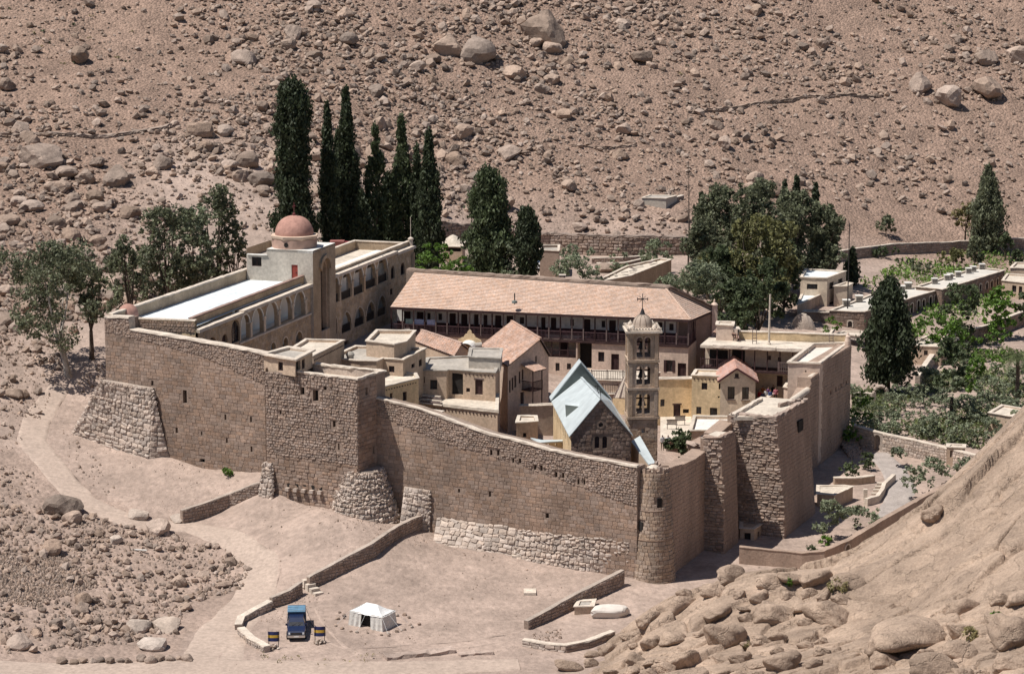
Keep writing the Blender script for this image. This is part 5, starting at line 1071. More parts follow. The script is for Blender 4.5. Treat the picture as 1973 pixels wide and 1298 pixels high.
house('flat_roofed_house', 'weathered house with broad grey roof and a dark door onto a terrace', 'house', PP(F_, [(1190, 434), (1375, 436), (1395, 428), (1500, 437), (1735, 452), (1768, 366), (1545, 330), (1235, 344)], 13.4), 4, 13.4, TANP, GROOF, par=.08, cm=GROOF,
      ops={0: [('w', F_, (1184, 480, 1216, 526)), ('w', F_, (1255, 503, 1307, 572))], 2: [('o', F_, (1412, 455, 1500, 610))], 3: [('d', F_, (1585, 500, 1642, 612)), ('w', F_, (1520, 562, 1548, 592))]}, beams=[3], lint=WOODG)
house('roof_cube', 'low grey cube on the broad roof, beside the tall gabled house', 'cube', PP(F_, [(1538, 335), (1770, 345), (1786, 275), (1550, 270)], 14.5), 13.0, 14.5, GREYP, GROOF, par=.06, cm=GROOF)
house('terrace_house', 'flat terrace roof with rounded plaster edge in front of the dark door', 'house', PP(F_, [(1172, 676), (1750, 744), (1757, 622), (1342, 610)], 10.5), 3, 10.5, TANP, FROOF, par=.1, cm=FROOF, beams=[0], ch=.3)
mb = MB(); t = thing('plank_stack', 'stack of bleached beams on the left end of the terrace roof', 'planks', P(F_(1260, 650), 10.6))
for i in range(5): MB().bar(P(F_(1180 + i * 4, 672 - i * 14), 10.75 + i * .1), P(F_(1345 - i * 3, 690 - i * 16), 10.75 + i * .1), .3, .1).build('plank', WOODG if i % 2 else COPE, t)
house('low_block', 'low plastered ledge tucked behind the sagging fortress wall', 'block', PP(F_, [(1165, 735), (1300, 760), (1350, 735), (1220, 720)], 11.6), 4, 11.6, COPE, FROOF, par=.1)
# tile-roofed sheds
def gable(name, label, e0, e1, r0_, r1_, zb, wm, tm=TILE2, rows=10, cols=14, backslope=1.6, cat='house', ops={}, fm=WOOD):
    """e0>e1 eave (viewer side), r0>r1 ridge; back slope mirrored"""
    e0, e1, r0_, r1_ = [Vector(p) for p in (e0, e1, r0_, r1_)]; c = (e0 + e1 + r0_ + r1_) / 4; t = thing(name, label, cat, (c.x, c.y, zb))
    tiles(t, [e0, e1, r1_, r0_], rows, cols, tm, lift=.09, barrel=True)
    d0 = Vector(((r0_ - e0).x, (r0_ - e0).y, 0)); d1 = Vector(((r1_ - e1).x, (r1_ - e1).y, 0)); b0 = r0_ + d0 * backslope / 1.6 + Vector((0, 0, e0.z - r0_.z)); b1 = r1_ + d1 * backslope / 1.6 + Vector((0, 0, e1.z - r1_.z))
    tiles(t, [b1, b0, r0_, r1_], rows, cols, tm, lift=.09, barrel=True)
    dn = Vector((0, 0, -.08)); mb = MB(); mb.poly(e0 + dn, e1 + dn, r1_ + dn, r0_ + dn); mb.poly(b1 + dn, b0 + dn, r0_ + dn, r1_ + dn); mb.build('roof_deck', WOOD, t)
    ribbon(MB(), [r0_ + Vector((0, 0, .02)), r1_ + Vector((0, 0, .02))], .28, .12, .015, .5).build('ridge_tiles', tm, t)
    k = .06; cc = (e0 + e1 + b0 + b1) / 4; I_n = lambda p: p.lerp(Vector((cc.x, cc.y, p.z)), k) + Vector((0, 0, -.1)); A, B, Cc, D, Ra, Rb_ = [I_n(p) for p in (e0, e1, b1, b0, r0_, r1_)]
    for (a, b, pk) in ((A, B, None), (B, Cc, Rb_), (Cc, D, None), (D, A, Ra)):
        f = Fr(a, b); zt = [(0, a.z), (f.L, b.z)] if pk is None else [(0, a.z), ((pk - f.o).dot(f.e), pk.z), (f.L, b.z)]
        i = [A, B, Cc, D].index(a); os_ = []
        for q in ops.get(i, []):
            o = boxop(f, q[1], q[2], q[3] if len(q) > 3 else 'r'); o = (max(.05, o[0]), min(f.L - .05, o[1]), max(o[2], zb + .02), o[3], o[4])
            if o[1] - o[0] < .1: continue
            os_.append(o); (door if q[0] == 'd' else window)(f, o, t, 0, .2)
        wall(MB(), f, 0, f.L, zb, zt, os_, th=.22, brk=[p[0] for p in zt]).build('wall', wm, t)
    return t, A, B, Cc, D
gable('tiled_shed', 'low shed with a ribbed pink tile roof, left of the curved white gable', P(F_(1135, 216), 13.55), P(F_(1432, 328), 13.4), P(F_(1190, 138), 14.5), P(F_(1488, 236), 14.4), 8, TANP, cols=20)
t, A, B, Cc, D = gable('gabled_house', 'tall pink house with a steep ribbed tile roof and a wooden balcony', P(C_(690, 727), 12.9), P(C_(907, 860), 12.9), P(C_(938, 530), 15.0), P(C_(1152, 660), 15.0), 3, PINK, cols=19, rows=14, backslope=.5,
      ops={0: [], 1: [('w', C_, (920, 963, 932, 1055)), ('w', C_, (939, 944, 952, 1037)), ('w', C_, (959, 928, 973, 1017)), ('w', C_, (991, 898, 1004, 987)), ('w', C_, (1013, 885, 1026, 960)), ('w', C_, (1113, 785, 1125, 832)), ('d', C_, (1003, 1050, 1030, 1140))]})
f = Fr(B, Cc); a0 = f.px(C_(1012, 900))[0]; a1 = f.px(C_(1085, 860))[0]; zf = f.px(C_(1050, 1020))[1]; zr_ = f.px(C_(1050, 858))[1]
b_ = thing('wooden_balcony', 'dark wooden balcony under a little tiled canopy on the tall pink house', 'balcony', f.pt(a0, zf, -.6))
frbox(MB(), f, a0, a1, zf - .12, zf, -1.5, -.01).build('floor', WOOD, b_); mb = MB()
frbox(mb, f, a0, a1, zf + .9, zf + .97, -1.5, -1.43); [frbox(mb, f, a0 + i * .16, a0 + i * .16 + .04, zf, zf + .9, -1.49, -1.45) for i in range(int((a1 - a0) / .16) + 1)]; [frbox(mb, f, a0, a0 + .04, zf + .0, zf + .9, -1.4 + i * .16, -1.36 + i * .16) for i in range(9)]; frbox(mb, f, a0, a0 + .06, zf + .9, zf + .97, -1.43, -.01); mb.build('railing', WOOD, b_)
for a in (a0 + .05, a1 - .1): frbox(MB(), f, a, a + .09, 4, zr_ - .1, -1.48, -1.39).build('post', WOOD, b_)
qd = [f.pt(a0 - .2, zr_ - .25, -1.9), f.pt(a1 + .2, zr_ - .25, -1.9), f.pt(a1 + .2, zr_ + .35, -.02), f.pt(a0 - .2, zr_ + .35, -.02)]; tiles(b_, qd, 5, 9, TILE2, name='canopy_tiles', barrel=True); MB().poly(*[p + Vector((0, 0, -.06)) for p in qd]).build('canopy', WOOD, b_)
# curved gable with barrel vault
q = P(C_(630, 690), 13.6); og = thing('curved_gable', 'cream scroll-shaped gable with a white vault, between tiled roofs', 'gable', q); mb = MB()
prof = [(-1.35, 0), (-1.3, .35), (-.95, .55), (-.7, .6), (-.5, .95), (-.28, 1.05), (-.2, 1.3), (0, 1.5), (.2, 1.3), (.28, 1.05), (.5, .95), (.7, .6), (.95, .5), (1.3, .3), (1.35, 0)]
F4 = Fr(q - Vector((1.35, -.3, 0)), q + Vector((1.35, -.3, 0)))
for (x0, z0), (x1, z1) in zip(prof[:-1], prof[1:]):
    if x1 - x0 < .01: continue
    mb.hexa([F4.pt(x0 + 1.35, q.z - 1, .25), F4.pt(x1 + 1.35, q.z - 1, .25), F4.pt(x1 + 1.35, q.z - 1, 0), F4.pt(x0 + 1.35, q.z - 1, 0)][::-1], [F4.pt(x0 + 1.35, q.z + z0, .25), F4.pt(x1 + 1.35, q.z + z1, .25), F4.pt(x1 + 1.35, q.z + z1, 0), F4.pt(x0 + 1.35, q.z + z0, 0)][::-1])
mb.build('scroll_wall', YEL, og); mb = MB(); n = 10
for i in range(n):
    t0, t1 = math.pi * i / n, math.pi * (i + 1) / n; mb.poly(*[F4.pt(1.35 - .95 * math.cos(t_), q.z - .4 + .75 * math.sin(t_), d) for t_, d in ((t0, -2.2), (t1, -2.2), (t1, -.01), (t0, -.01))])
mb.build('vault', WHITE, og); a, b = P(C_(650, 712), 13.4), P(C_(720, 705), 13.5); MB().tube([a, b], .34, 12).build('drum_tank', GROOF, og)
house('low_block', 'low grey cube left of the church, below the tall pink house', 'block', PP(D_, [(-20, 970), (138, 962), (128, 922), (-5, 920)], 10.3), 3, 10.3, TANP, FROOF, par=.1, cm=FROOF, ops={0: [('o', D_, (30, 1045, 55, 1075))]})
house('court_wall', 'plain shaded wall across the yard left of the church', 'wall', PP(D_, [(10, 850), (255, 842), (255, 830), (10, 838)], 8.6), 3, 8.6, TANP, FROOF, par=.02, ch=.08)
# ================================================================ terraces and houses right of the church
def railing(par, f, a0, a1, z, d=.1, h=1.0, m=WOOD, st=.2):
    mb = MB(); frbox(mb, f, a0, a1, z + h, z + h + .08, d, d + .08); frbox(mb, f, a0, a1, z + .12, z + .18, d + .01, d + .07)
    for i in range(int((a1 - a0) / st) + 1): frbox(mb, f, a0 + i * st, a0 + i * st + .05, z, z + h, d + .015, d + .065)
    for i in range(int((a1 - a0) / 1.8) + 1): frbox(mb, f, a0 + i * 1.8, a0 + i * 1.8 + .11, z, z + h + .18, d - .02, d + .09)
    return mb.build('railing', m, par)
def terrace(label, c, pts, z, rails, wm=PINK):
    p = PP(c, pts, z); t = house('terrace', label, 'terrace', p, 2.5, z, wm, FROOF, par=.01, ch=.06)
    for i in rails: f = Fr(p[i], p[(i + 1) % len(p)]); railing(t, f, .1, f.L - .1, z)
    return t
terrace('upper paved terrace with a dark railing, behind the church roof', D_, [(520, 655), (800, 662), (1040, 600), (530, 584)], 8.3, [0])
terrace('lower paved terrace with a dark railing, just right of the church gable', D_, [(600, 757), (735, 760), (800, 668), (560, 664)], 7.0, [0])
p = [P(D_(690, 785), 6.8), P(D_(800, 782), 7.0), P(D_(795, 640), 9.2), P(D_(775, 625), 9.2)]
t = thing('lean_to', 'steep boarded lean-to roof against the left side of the bell tower', 'roof', p[0]); 
for i in range(7): u0, u1 = i / 7, (i + .9) / 7; MB().hexa([x + Vector((0, 0, -.08)) for x in (p[0].lerp(p[1], u0), p[0].lerp(p[1], u1), p[3].lerp(p[2], u1), p[3].lerp(p[2], u0))], [p[0].lerp(p[1], u0), p[0].lerp(p[1], u1), p[3].lerp(p[2], u1), p[3].lerp(p[2], u0)]).build('plank', COPE if i % 3 else WOODG, t)
wall(MB(), Fr(p[0], p[1]), 0, (p[1] - p[0]).length, 3, 6.75).build('wall', YEL, t)
house('ochre_house', 'long ochre house wall with a door and patchy plaster, right of the bell tower', 'house', PP(D_, [(860, 655), (1272, 650), (1272, 638), (860, 642)], 9.6), 2.5, 9.6, YEL, FROOF, par=.05, ch=.12, lint=WOOD,
      ops={0: [('w', D_, (1040, 798, 1071, 851)), ('d', D_, (1136, 838, 1188, 938)), ('o', D_, (1206, 870, 1250, 900))]})
house('ochre_house', 'ochre cube house with timber lintels between two taller walls', 'house', PP(D_, [(1272, 622), (1492, 632), (1530, 588), (1300, 582)], 10.6), 2.5, 10.6, YEL, FROOF, par=.12, beams=[0], lint=WOOD,
      ops={0: [('w', D_, (1343, 677, 1385, 728)), ('w', D_, (1469, 682, 1489, 726)), ('w', D_, (1304, 853, 1341, 906)), ('w', D_, (1404, 860, 1458, 917)), ('o', D_, (1462, 775, 1475, 788))]})
a0_, a1_ = P(D_(1482, 650), 10.6), P(D_(1740, 652), 10.6); WF = Fr(a0_, a1_); aa, za_ = WF.px(D_(1602, 572)); bk_ = -WF.n; dl = along(WF.pt(WF.L, 10.6), bk_, D_(1832, 575)[0], 0, 25)
wh = thing('gabled_house', 'cream house with a red tiled gable roof and two tall windows', 'house', WF.pt(WF.L / 2, 3))
wo = [boxop(WF, D_, b) for b in [(1535, 705, 1586, 798), (1641, 708, 1691, 801), (1589, 608, 1616, 638), (1543, 899, 1592, 917)]]
wall(MB(), WF, 0, WF.L, 2.5, [(0, 10.45), (aa, za_ - .1), (WF.L, 10.45)], wo, th=.2, brk=[aa]).build('front_wall', PLAST, wh)
for o in wo: window(WF, o, wh, 0, .2, sill=WOODG)
fs = Fr(WF.pt(WF.L, 0), WF.pt(WF.L, 0, dl)); so_ = [(fs.L * .25, fs.L * .38, 7.2, 9.4, 'a'), (fs.L * .6, fs.L * .75, 7.2, 9.3, 'a')]; wall(MB(), fs, 0, fs.L, 2.5, 10.45, so_, th=.2).build('side_wall', YEL, wh); [opface(MB(), fs, o, .2).build('recess', DARK, wh) for o in so_]
for s_ in (0, 1):
    e_ = (-.3, 10.42) if s_ == 0 else (WF.L + .3, 10.42); qd = [WF.pt(e_[0], e_[1], -.35), WF.pt(e_[0], e_[1], dl), WF.pt(aa, za_ + .1, dl), WF.pt(aa, za_ + .1, -.35)]
    if s_ == 0: qd = [qd[1], qd[0], qd[3], qd[2]]
    tiles(wh, qd, 10, 16, mat('red_roof_tile', (.46, .285, .235), .12, .5, isl=.1, bump=.2, bscale=8, bdist=.03), name='roof_tiles', barrel=True); MB().poly(*[p + Vector((0, 0, -.07)) for p in qd]).build('roof_deck', WOOD, wh)
    e2 = [WF.pt(e_[0], e_[1] - .06, -.36), WF.pt(aa, za_ + .04, -.36)]; MB().bar(e2[0], e2[1], .06, .2).build('barge_board', MAROON, wh)
house('low_pavilion', 'low flat white-roofed pavilion beside the tree near the round tower', 'pavilion', PP(D_, [(1255, 1030), (1562, 1028), (1570, 925), (1285, 922)], 7.2), 2.5, 7.2, TANP, WHITE, par=.25, cm=FROOF)
q = PP(J_, [(470, 285), (590, 300), (820, 215), (640, 190)], 9.6); rs = thing('ruined_roof', 'ragged mud roof slab on posts against the curtain wall top', 'roof', q[0])
MB().prism([(p.x, p.y) for p in q], 9.2, 9.6).build('slab', MUD, rs); ribbon(MB(), [p + Vector((0, 0, .01)) for p in q[:2]], .5, .2, .12, .4).build('ragged_edge', RUB, rs)
for p in (q[0], q[1]): MB().bar(p + Vector((.3, .3, -5)), p + Vector((.3, .3, -.3)), .25, .25).build('post', TANP, rs)
mb = MB(); mb.poly(*[p for p in (P(D_(1040, 1090), 5.4), P(D_(1300, 1090), 5.4), P(D_(1480, 915), 5.4), P(D_(1040, 915), 5.4))]); struct(mb.build('courtyard_paving', FROOF))
for i, (x, y) in enumerate([(1185, 985), (1125, 1015)]):
    q = P(D_(x, y), 5.45); t = thing('display_case', ['upper', 'lower'][i] + ' white-framed notice case standing in the sunny courtyard', 'notice case', q); MB().bar(q + Vector((-.55, 0, .75)), q + Vector((.55, 0, .75)), .1, .5).build('panel', GREYP, t)
    for sx in (-.5, .5): MB().bar(q + Vector((sx, 0, -.2)), q + Vector((sx, 0, .5)), .06, .06).build('leg', WOODG, t)
    mb = MB(); mb.bar(q + Vector((-.6, -.03, 1.0)), q + Vector((.6, -.03, 1.0)), .14, .06); mb.bar(q + Vector((-.6, -.03, .5)), q + Vector((.6, -.03, .5)), .14, .06); mb.build('frame', WOOD, t)
# ================================================================ corner house with veranda on the right
ZR = 13.3
rh = house('corner_house', 'flat-roofed pink corner house on the right end of the fortress wall', 'house', PP(E_, [(1050, 572), (1345, 582), (1612, 388), (1275, 400)], ZR), 2.5, ZR, PINK, mat('bright_roof', (.66, .60, .53), .06, .5), par=.35, ch=.16, ops={0: [('o', E_, (1208, 640, 1220, 660))]})
q = RW.pt(RW.L - .3, ZR + .1, .3); MB().lathe(q, [(.35, -.3), (.35, .5), (.27, .9), (.3, 1.0), (.18, 1.15), (.1, 1.4), (.02, 1.45)], 12).build('corner_finial', PINK, rh)
v0, v1 = P(E_(236, 412), ZR - .1), P(E_(1240, 462), ZR - .1); VF = Fr(v0, v1); vw = thing('veranda_wing', 'flat-roofed wing with a deep shaded veranda, right of the tiled roof', 'building', v0)
b0, b1 = P(E_(595, 352), ZR), P(E_(1600, 388), ZR); dep = 5.
MB().prism([(p.x, p.y) for p in (v0, v1, VF.pt(VF.L, 0, dep), VF.pt(0, 0, dep))], ZR - .32, ZR - .02).build('roof', FROOF, vw)
ribbon(MB(), [VF.pt(VF.L * .12, ZR - .2, .02), VF.pt(VF.L * .7, ZR - .2, .02)], .6, .32, .04, .6).build('eaves_coping', COPE, vw); ribbon(MB(), [VF.pt(VF.L * .7, ZR - .25, .25), VF.pt(VF.L, ZR - .25, .25)], .6, .32, .04, .6).build('eaves_coping', COPE, vw)
BFr = Fr(b0, b1); wall(MB(), BFr, 0, BFr.L, 2, ZR + .85, back=True, th=.5).build('rear_parapet', YEL, vw); ribbon(MB(), [BFr.pt(0, ZR + .853, .25), BFr.pt(BFr.L, ZR + .853, .25)], .6, .1, .03).build('coping', COPE, vw)
VB = VF.sub(2.4); vo = []
for x0, y0, x1, y1, k in [(865, 505, 893, 545, 'r'), (955, 520, 985, 560, 'r'), (945, 690, 1000, 790, 'r')]: vo.append(boxop(VB, E_, (x0, y0, x1, y1), k))
wall(MB(), VB, 0, VF.L, 2.5, ZR - .32, vo, th=.2).build('veranda_wall', PLAST, vw); [window(VB, o, vw) for o in vo[:2]]; door(VB, vo[2], vw)
zv = VF.px(E_(650, 640))[1]; MB().prism([(p.x, p.y) for p in (VF.pt(0, 0, .1), VF.pt(VF.L, 0, .1), VF.pt(VF.L, 0, 2.4), VF.pt(0, 0, 2.4))], zv - .25, zv).build('veranda_floor', WOOD, vw)
wall(MB(), VF.sub(.3), 0, VF.L * .42, 2.5, zv - .25).build('lower_wall', PLAST, vw)
frbox(MB(), VB, VF.L * .05, VF.L * .22, zv + .02, ZR - .9, -.02, .1).build('wide_doorway', DARK, vw); frbox(MB(), VB, VF.L * .26, VF.L * .38, zv + .02, ZR - .8, -.02, .1).build('wide_doorway', DARK, vw)
for i in range(9): x = VF.L * (i + .3) / 8.6; frbox(MB(), VF, x, x + .12, zv, ZR - .33, .12, .24).build('post', WOOD, vw)
railing(vw, VF, 0, VF.L * .35, zv); railing(vw, VF, VF.L * .72, VF.L * .98, zv, m=WOODG)
for x, c_l, lab in [(740, 'short', 'two-rung ladder leaning on the rear parapet, by the slim white mast'), (1450, 'short', 'two-rung ladder leaning on the rear parapet, near the far corner')]:
    q = P(E_(x, 395), ZR); t = thing('ladder', lab, 'ladder', q)
    for s_ in (-.22, .22): MB().bar(q + Vector((s_, 0, 0)), q + Vector((s_, .35, 1.05 if x > 1000 else 1.7)), .07, .07).build('rail', WOODG, t)
    for k in range(3): MB().bar(q + Vector((-.22, .08 + .1 * k, .3 + .3 * k)), q + Vector((.22, .08 + .1 * k, .3 + .3 * k)), .06, .06).build('rung', WOODG, t)
q = P(E_(872, 400), ZR); t = thing('mast', 'slim whitish pole standing on the flat roof of the veranda wing', 'pole', q); MB().tube([q + Vector((0, 0, -.3)), q + Vector((.05, 0, 5.6))], [.13, .1], 8).build('pole', COPE, t); MB().lathe(q, [(.25, -.05), (.22, .15), (.12, .2)], 10).build('foot', COPE, t)
q = PP(E_, [(365, 272), (575, 335), (585, 318), (425, 250)], 13.9); ts = thing('tiled_lean_to', 'little tiled lean-to roof at the right end of the long tiled roof', 'roof', q[0])
q = [Vector((p.x, p.y, 13.7 + (0 if i < 2 else .55))) for i, p in enumerate(PP(E_, [(350, 285), (585, 345)], 13.7) + PP(E_, [(585, 305), (400, 245)], 14.25))]; tiles(ts, q, 6, 12, TILE2, barrel=True); MB().poly(*[p + Vector((0, 0, -.06)) for p in q]).build('roof_deck', WOOD, ts); wall(MB(), Fr(q[0], q[1]).sub(.4), 0, (q[1] - q[0]).length, 10, 13.6).build('wall', WOOD, ts)
house('plaster_block', 'lumpy plastered stair head behind the little tiled lean-to', 'block', PP(E_, [(385, 222), (545, 228), (550, 195), (390, 190)], 15.0), 5, 15.0, PINK, FROOF, par=.05); house('plaster_block', 'narrow plastered block standing right of the lumpy stair head', 'block', PP(E_, [(552, 262), (583, 264), (583, 242), (553, 241)], 14.6), 5, 14.6, PINK, FROOF, par=.05)
# gate court with visitors
cq = PP(E_, [(745, 960), (975, 880), (1075, 790), (880, 780)], 7.2); struct(MB().prism([(p.x, p.y) for p in cq], 3, 7.2).build('gate_court', FROOF))
t = thing('court_parapet', 'sloping cream parapet wall edging the crowded gate court', 'wall', P(E_(760, 960), 7)); pw = [P(E_(590, 1070), 8.6), P(E_(760, 965), 8.2), P(E_(950, 830), 8.0), P(E_(940, 790), 8.4)]
mb = MB()
for a, b in zip(pw[:-1], pw[1:]):
    f = Fr(a, b); mb.hexa([f.pt(0, 3, 0), f.pt(f.L, 3, 0), f.pt(f.L, 3, .35), f.pt(0, 3, .35)], [f.pt(0, a.z, 0), f.pt(f.L, b.z, 0), f.pt(f.L, b.z, .35), f.pt(0, a.z, .35)])
mb.build('wall', YEL, t); ribbon(MB(), [p + Vector((0, 0, .004)) for p in pw], .55, .14, .03, .5).build('coping', COPE, t)
t = thing('picket_gate', 'small weathered picket gate beside the crowded gate court', 'gate', P(E_(985, 880), 7.2)); f = Fr(P(E_(958, 895), 7.2), P(E_(1010, 880), 7.2))
for i in range(7): frbox(MB(), f, f.L * i / 7, f.L * i / 7 + .09, 7.2, 8.9, 0, .05).build('picket', WOODG, t)
for z in (7.5, 8.5): frbox(MB(), f, 0, f.L, z, z + .08, .055, .1).build('rail', WOODG, t)
house('stair_block', 'cream stair block with a small iron stair below the corner house', 'block', PP(E_, [(1010, 800), (1240, 830), (1250, 720), (1075, 700)], 9.4), 3, 9.4, PINK, FROOF, par=.06)

# ================================================================ buildings and walls outside
house('garden_house', 'pale two-storey cube house standing right of the big tree cluster', 'house', PP(M_, [(440, 293), (600, 298), (712, 256), (470, 243)], 9.8), 3.5, 9.8, PLAST, WROOF, par=.12, ch=.12, ops={0: [('w', M_, (478, 331, 541, 363))], 1: [('w', M_, (612, 320, 638, 359)), ('w', M_, (665, 300, 690, 336)), ('w', M_, (612, 438, 637, 476)), ('w', M_, (665, 420, 690, 453))]})
house('garden_house', 'single-storey annex with white roof in front of the pale cube house', 'house', PP(M_, [(420, 457), (550, 400), (592, 384), (455, 372)], 7.4), 3.5, 7.4, TANP, WROOF, par=.1)
house('garden_house', 'narrow pale annex on the right side of the cube house', 'house', PP(M_, [(640, 345), (722, 345), (752, 328), (708, 322)], 8.6), 3.5, 8.6, PLAST, FROOF, par=.08)
def stonehouse(label, pts, z, zb, ops, boxes):
    p = PP(M_, pts, z); t = house('stone_lodge', label, 'building', p, zb, z, mat('lodge_stone', (.24, .18, .145), .2, .8, bump=.7, bscale=5, bdist=.1, fine=4), mat('beige_roof', (.58, .54, .48), .1, .4), par=.15, ops=ops, ch=.08)
    for i in (0, 1):
        f = Fr(p[i], p[i + 1]); hol = [boxop(f, q[1], q[2]) for q in ops.get(i, [])]
        masonry(t, f, 0, f.L, zb + .5, z - .3, CHST, .34, (.35, .75), .04, .6, 60 if i == 0 else 100, .04, [(o[0] - .15, o[1] + .15, o[2] - .1, o[3] + .15, 'r') for o in hol], rot=.05)
        for o in hol:
            o = (*o[:4], 'a'); mb = MB(); X = opening_x(o); cx = (o[0] + o[1]) / 2
            frbox(mb, f, o[0] - .16, o[0], o[2], o[3] - (o[1] - o[0]) / 2, -.06, .02); frbox(mb, f, o[1], o[1] + .16, o[2], o[3] - (o[1] - o[0]) / 2, -.06, .02)
            for x0_, x1_ in zip(X[:-1], X[1:]):
                h0, h1_ = optop(o, x0_), optop(o, x1_); k0, k1 = [cx + (x - cx) * (1 + .32 / (o[1] - o[0])) for x in (x0_, x1_)]; mb.hexa([f.pt(x0_, h0, .02), f.pt(x1_, h1_, .02), f.pt(x1_, h1_, -.06), f.pt(x0_, h0, -.06)], [f.pt(k0, h0 + .17, .02), f.pt(k1, h1_ + .17, .02), f.pt(k1, h1_ + .17, -.06), f.pt(k0, h0 + .17, -.06)])
            mb.build('window_surround', COPE, t)
    for x, y, s_, lab in boxes:
        q = P(M_(x, y), z - .1); u = thing('cooling_unit', lab, 'cooling unit', q, 'cooling units on the stone lodge roofs'); MB().prism([(q.x - .5 * s_, q.y - .45 * s_), (q.x + .5 * s_, q.y - .45 * s_), (q.x + .5 * s_, q.y + .45 * s_), (q.x - .5 * s_, q.y + .45 * s_)], q.z + .1, q.z + .1 + .75 * s_).build('casing', GREYP, u)
        MB().prism([(q.x - .55 * s_, q.y - .5 * s_), (q.x + .55 * s_, q.y - .5 * s_), (q.x + .55 * s_, q.y + .5 * s_), (q.x - .55 * s_, q.y + .5 * s_)], q.z + .1 + .75 * s_, q.z + .16 + .75 * s_).build('lid', WHITE, u); mb = MB(); [mb.bar(q + Vector((-.4 * s_, -.46 * s_, .2 + .1 * k)), q + Vector((.4 * s_, -.46 * s_, .2 + .1 * k)), .03, .04) for k in range(5)]; mb.build('grille', IRON, u)
    return t
wb = [(1063, 452, 1078, 515), (1095, 446, 1110, 503), (1134, 428, 1149, 488), (1165, 421, 1180, 481), (1206, 404, 1222, 464), (1236, 396, 1251, 459)]
stonehouse('nearer long stone lodge with white roof and arched windows, behind the cypress', [(612, 490), (822, 497), (1277, 362), (1010, 338)], 6.9, 2.5, {0: [('w', M_, (722, 551, 748, 586), 'a')], 1: [('w', M_, b, 'a') for b in wb]},
           [(712, 462, 1, 'box cooler on the near lodge roof, first from its left end'), (788, 436, 1, 'box cooler on the near lodge roof, second from its left end'), (1042, 374, .9, 'box cooler on the near lodge roof, close to the cypress top'), (1080, 358, 1, 'box cooler on the near lodge roof, at its far end')])
wb2 = [(1505, 331, 1517, 375), (1543, 319, 1556, 361), (1572, 309, 1585, 351), (1607, 297, 1618, 336), (1636, 288, 1647, 328)]
stonehouse('farther long stone lodge with white roof and arched windows', [(1128, 347), (1284, 364), (1656, 250), (1492, 232)], 7.2, 2.5, {1: [('w', M_, b, 'a') for b in wb2]},
           [(x, y, .85, 'box cooler on the far lodge roof, %s from the left' % n) for n, x, y in (('first', 1238, 328), ('second', 1312, 307), ('third', 1330, 300), ('fourth', 1378, 287), ('fifth', 1440, 266), ('sixth', 1468, 256), ('seventh', 1520, 241))])
house('stone_lodge', 'flat-roofed block at the right edge behind the far lodge', 'building', PP(M_, [(1640, 310), (1800, 330), (1830, 280), (1670, 272)], 6.8), 2, 6.8, TANP, FROOF, par=.15, ops={0: [('w', M_, (1700, 340, 1725, 380)), ('w', M_, (1740, 345, 1760, 385))]})
house('stone_lodge', 'distant low block with pale roof at the right edge', 'building', PP(M_, [(1690, 235), (1800, 240), (1830, 205), (1720, 205)], 7.5), 2, 7.5, TANP, FROOF, par=.15)
house('garden_store', 'low flat-roofed garden store right of the tall cypress', 'building', PP(M_, [(1080, 697), (1277, 707), (1398, 655), (1190, 642)], 5.6), 2, 5.6, TANP, FROOF, par=.1, ops={0: [('w', M_, (1175, 726, 1198, 756)), ('d', M_, (1075, 720, 1100, 760))]})
q = P(M_(1340, 662), 5.6); t = thing('cooling_unit', 'white cooling unit on the corner of the low garden store', 'cooling unit', q); MB().prism([(q.x - .45, q.y - .4), (q.x + .45, q.y - .4), (q.x + .45, q.y + .4), (q.x - .45, q.y + .4)], q.z + .05, q.z + 1.2).build('casing', WHITE, t); MB().lathe(q + Vector((0, -.41, .65)), [(.02, 0), (.25, 0.01)], 10).build('fan', IRON, t)
house('garden_store', 'pale flat-roofed shed among the olive trees at right', 'building', PP(M_, [(1560, 1098), (1700, 1120), (1780, 1075), (1640, 1052)], 5.6), 2, 5.6, TANP, FROOF, par=.1)
house('garden_store', 'pale flat-roofed shed at the right edge above the outcrop', 'building', PP(M_, [(1650, 1275), (1790, 1300), (1860, 1262), (1700, 1245)], 4.8), 1, 4.8, TANP, FROOF, par=.1)
house('awning_shed', 'little shed with a flat white awning below the near lodge', 'shed', PP(M_, [(655, 628), (800, 642), (826, 618), (700, 612)], 5.4), 4.9, 5.4, GREYP, COPE, par=.05)
house('service_wall', 'stone service block with pale coping between cube house and lodge', 'wall', PP(M_, [(455, 497), (620, 502), (628, 492), (470, 488)], 6.6), 2.5, 6.6, mat('lodge_stone', (.24, .18, .145)), FROOF, par=.03)
house('service_wall', 'sloping low block with white top beside the shell-shaped vault', 'wall', PP(M_, [(500, 655), (600, 650), (640, 600), (520, 612)], 4.9), 2.5, 4.9, TANP, FROOF, par=.05)
q = P(M_(455, 660), 3.9); sh = thing('shell_vault', 'half-open shell-shaped rubble vault beyond the corner house', 'vault', q); mb = MB(); n = 9
for i in range(n):
    for j in range(n):
        c = []
        for a, b in ((i, j), (i + 1, j), (i + 1, j + 1), (i, j + 1)):
            th, ph = math.pi * a / n, math.pi * .5 * b / n; c.append(q + Vector((1.7 * math.cos(th) + .5 * math.sin(ph), .9 - 2.2 * math.sin(ph) * math.sin(th) * .4, 3.6 * math.sin(th) * math.cos(ph) * .9 + .1)))
        mb.poly(*c)
mb.build('shell', MORTP, sh); MB().tube([q + Vector((1.75 * math.cos(math.pi * i / 12), .9, 3.3 * math.sin(math.pi * i / 12))) for i in range(13)], .14, 6).build('rim', COPE, sh)
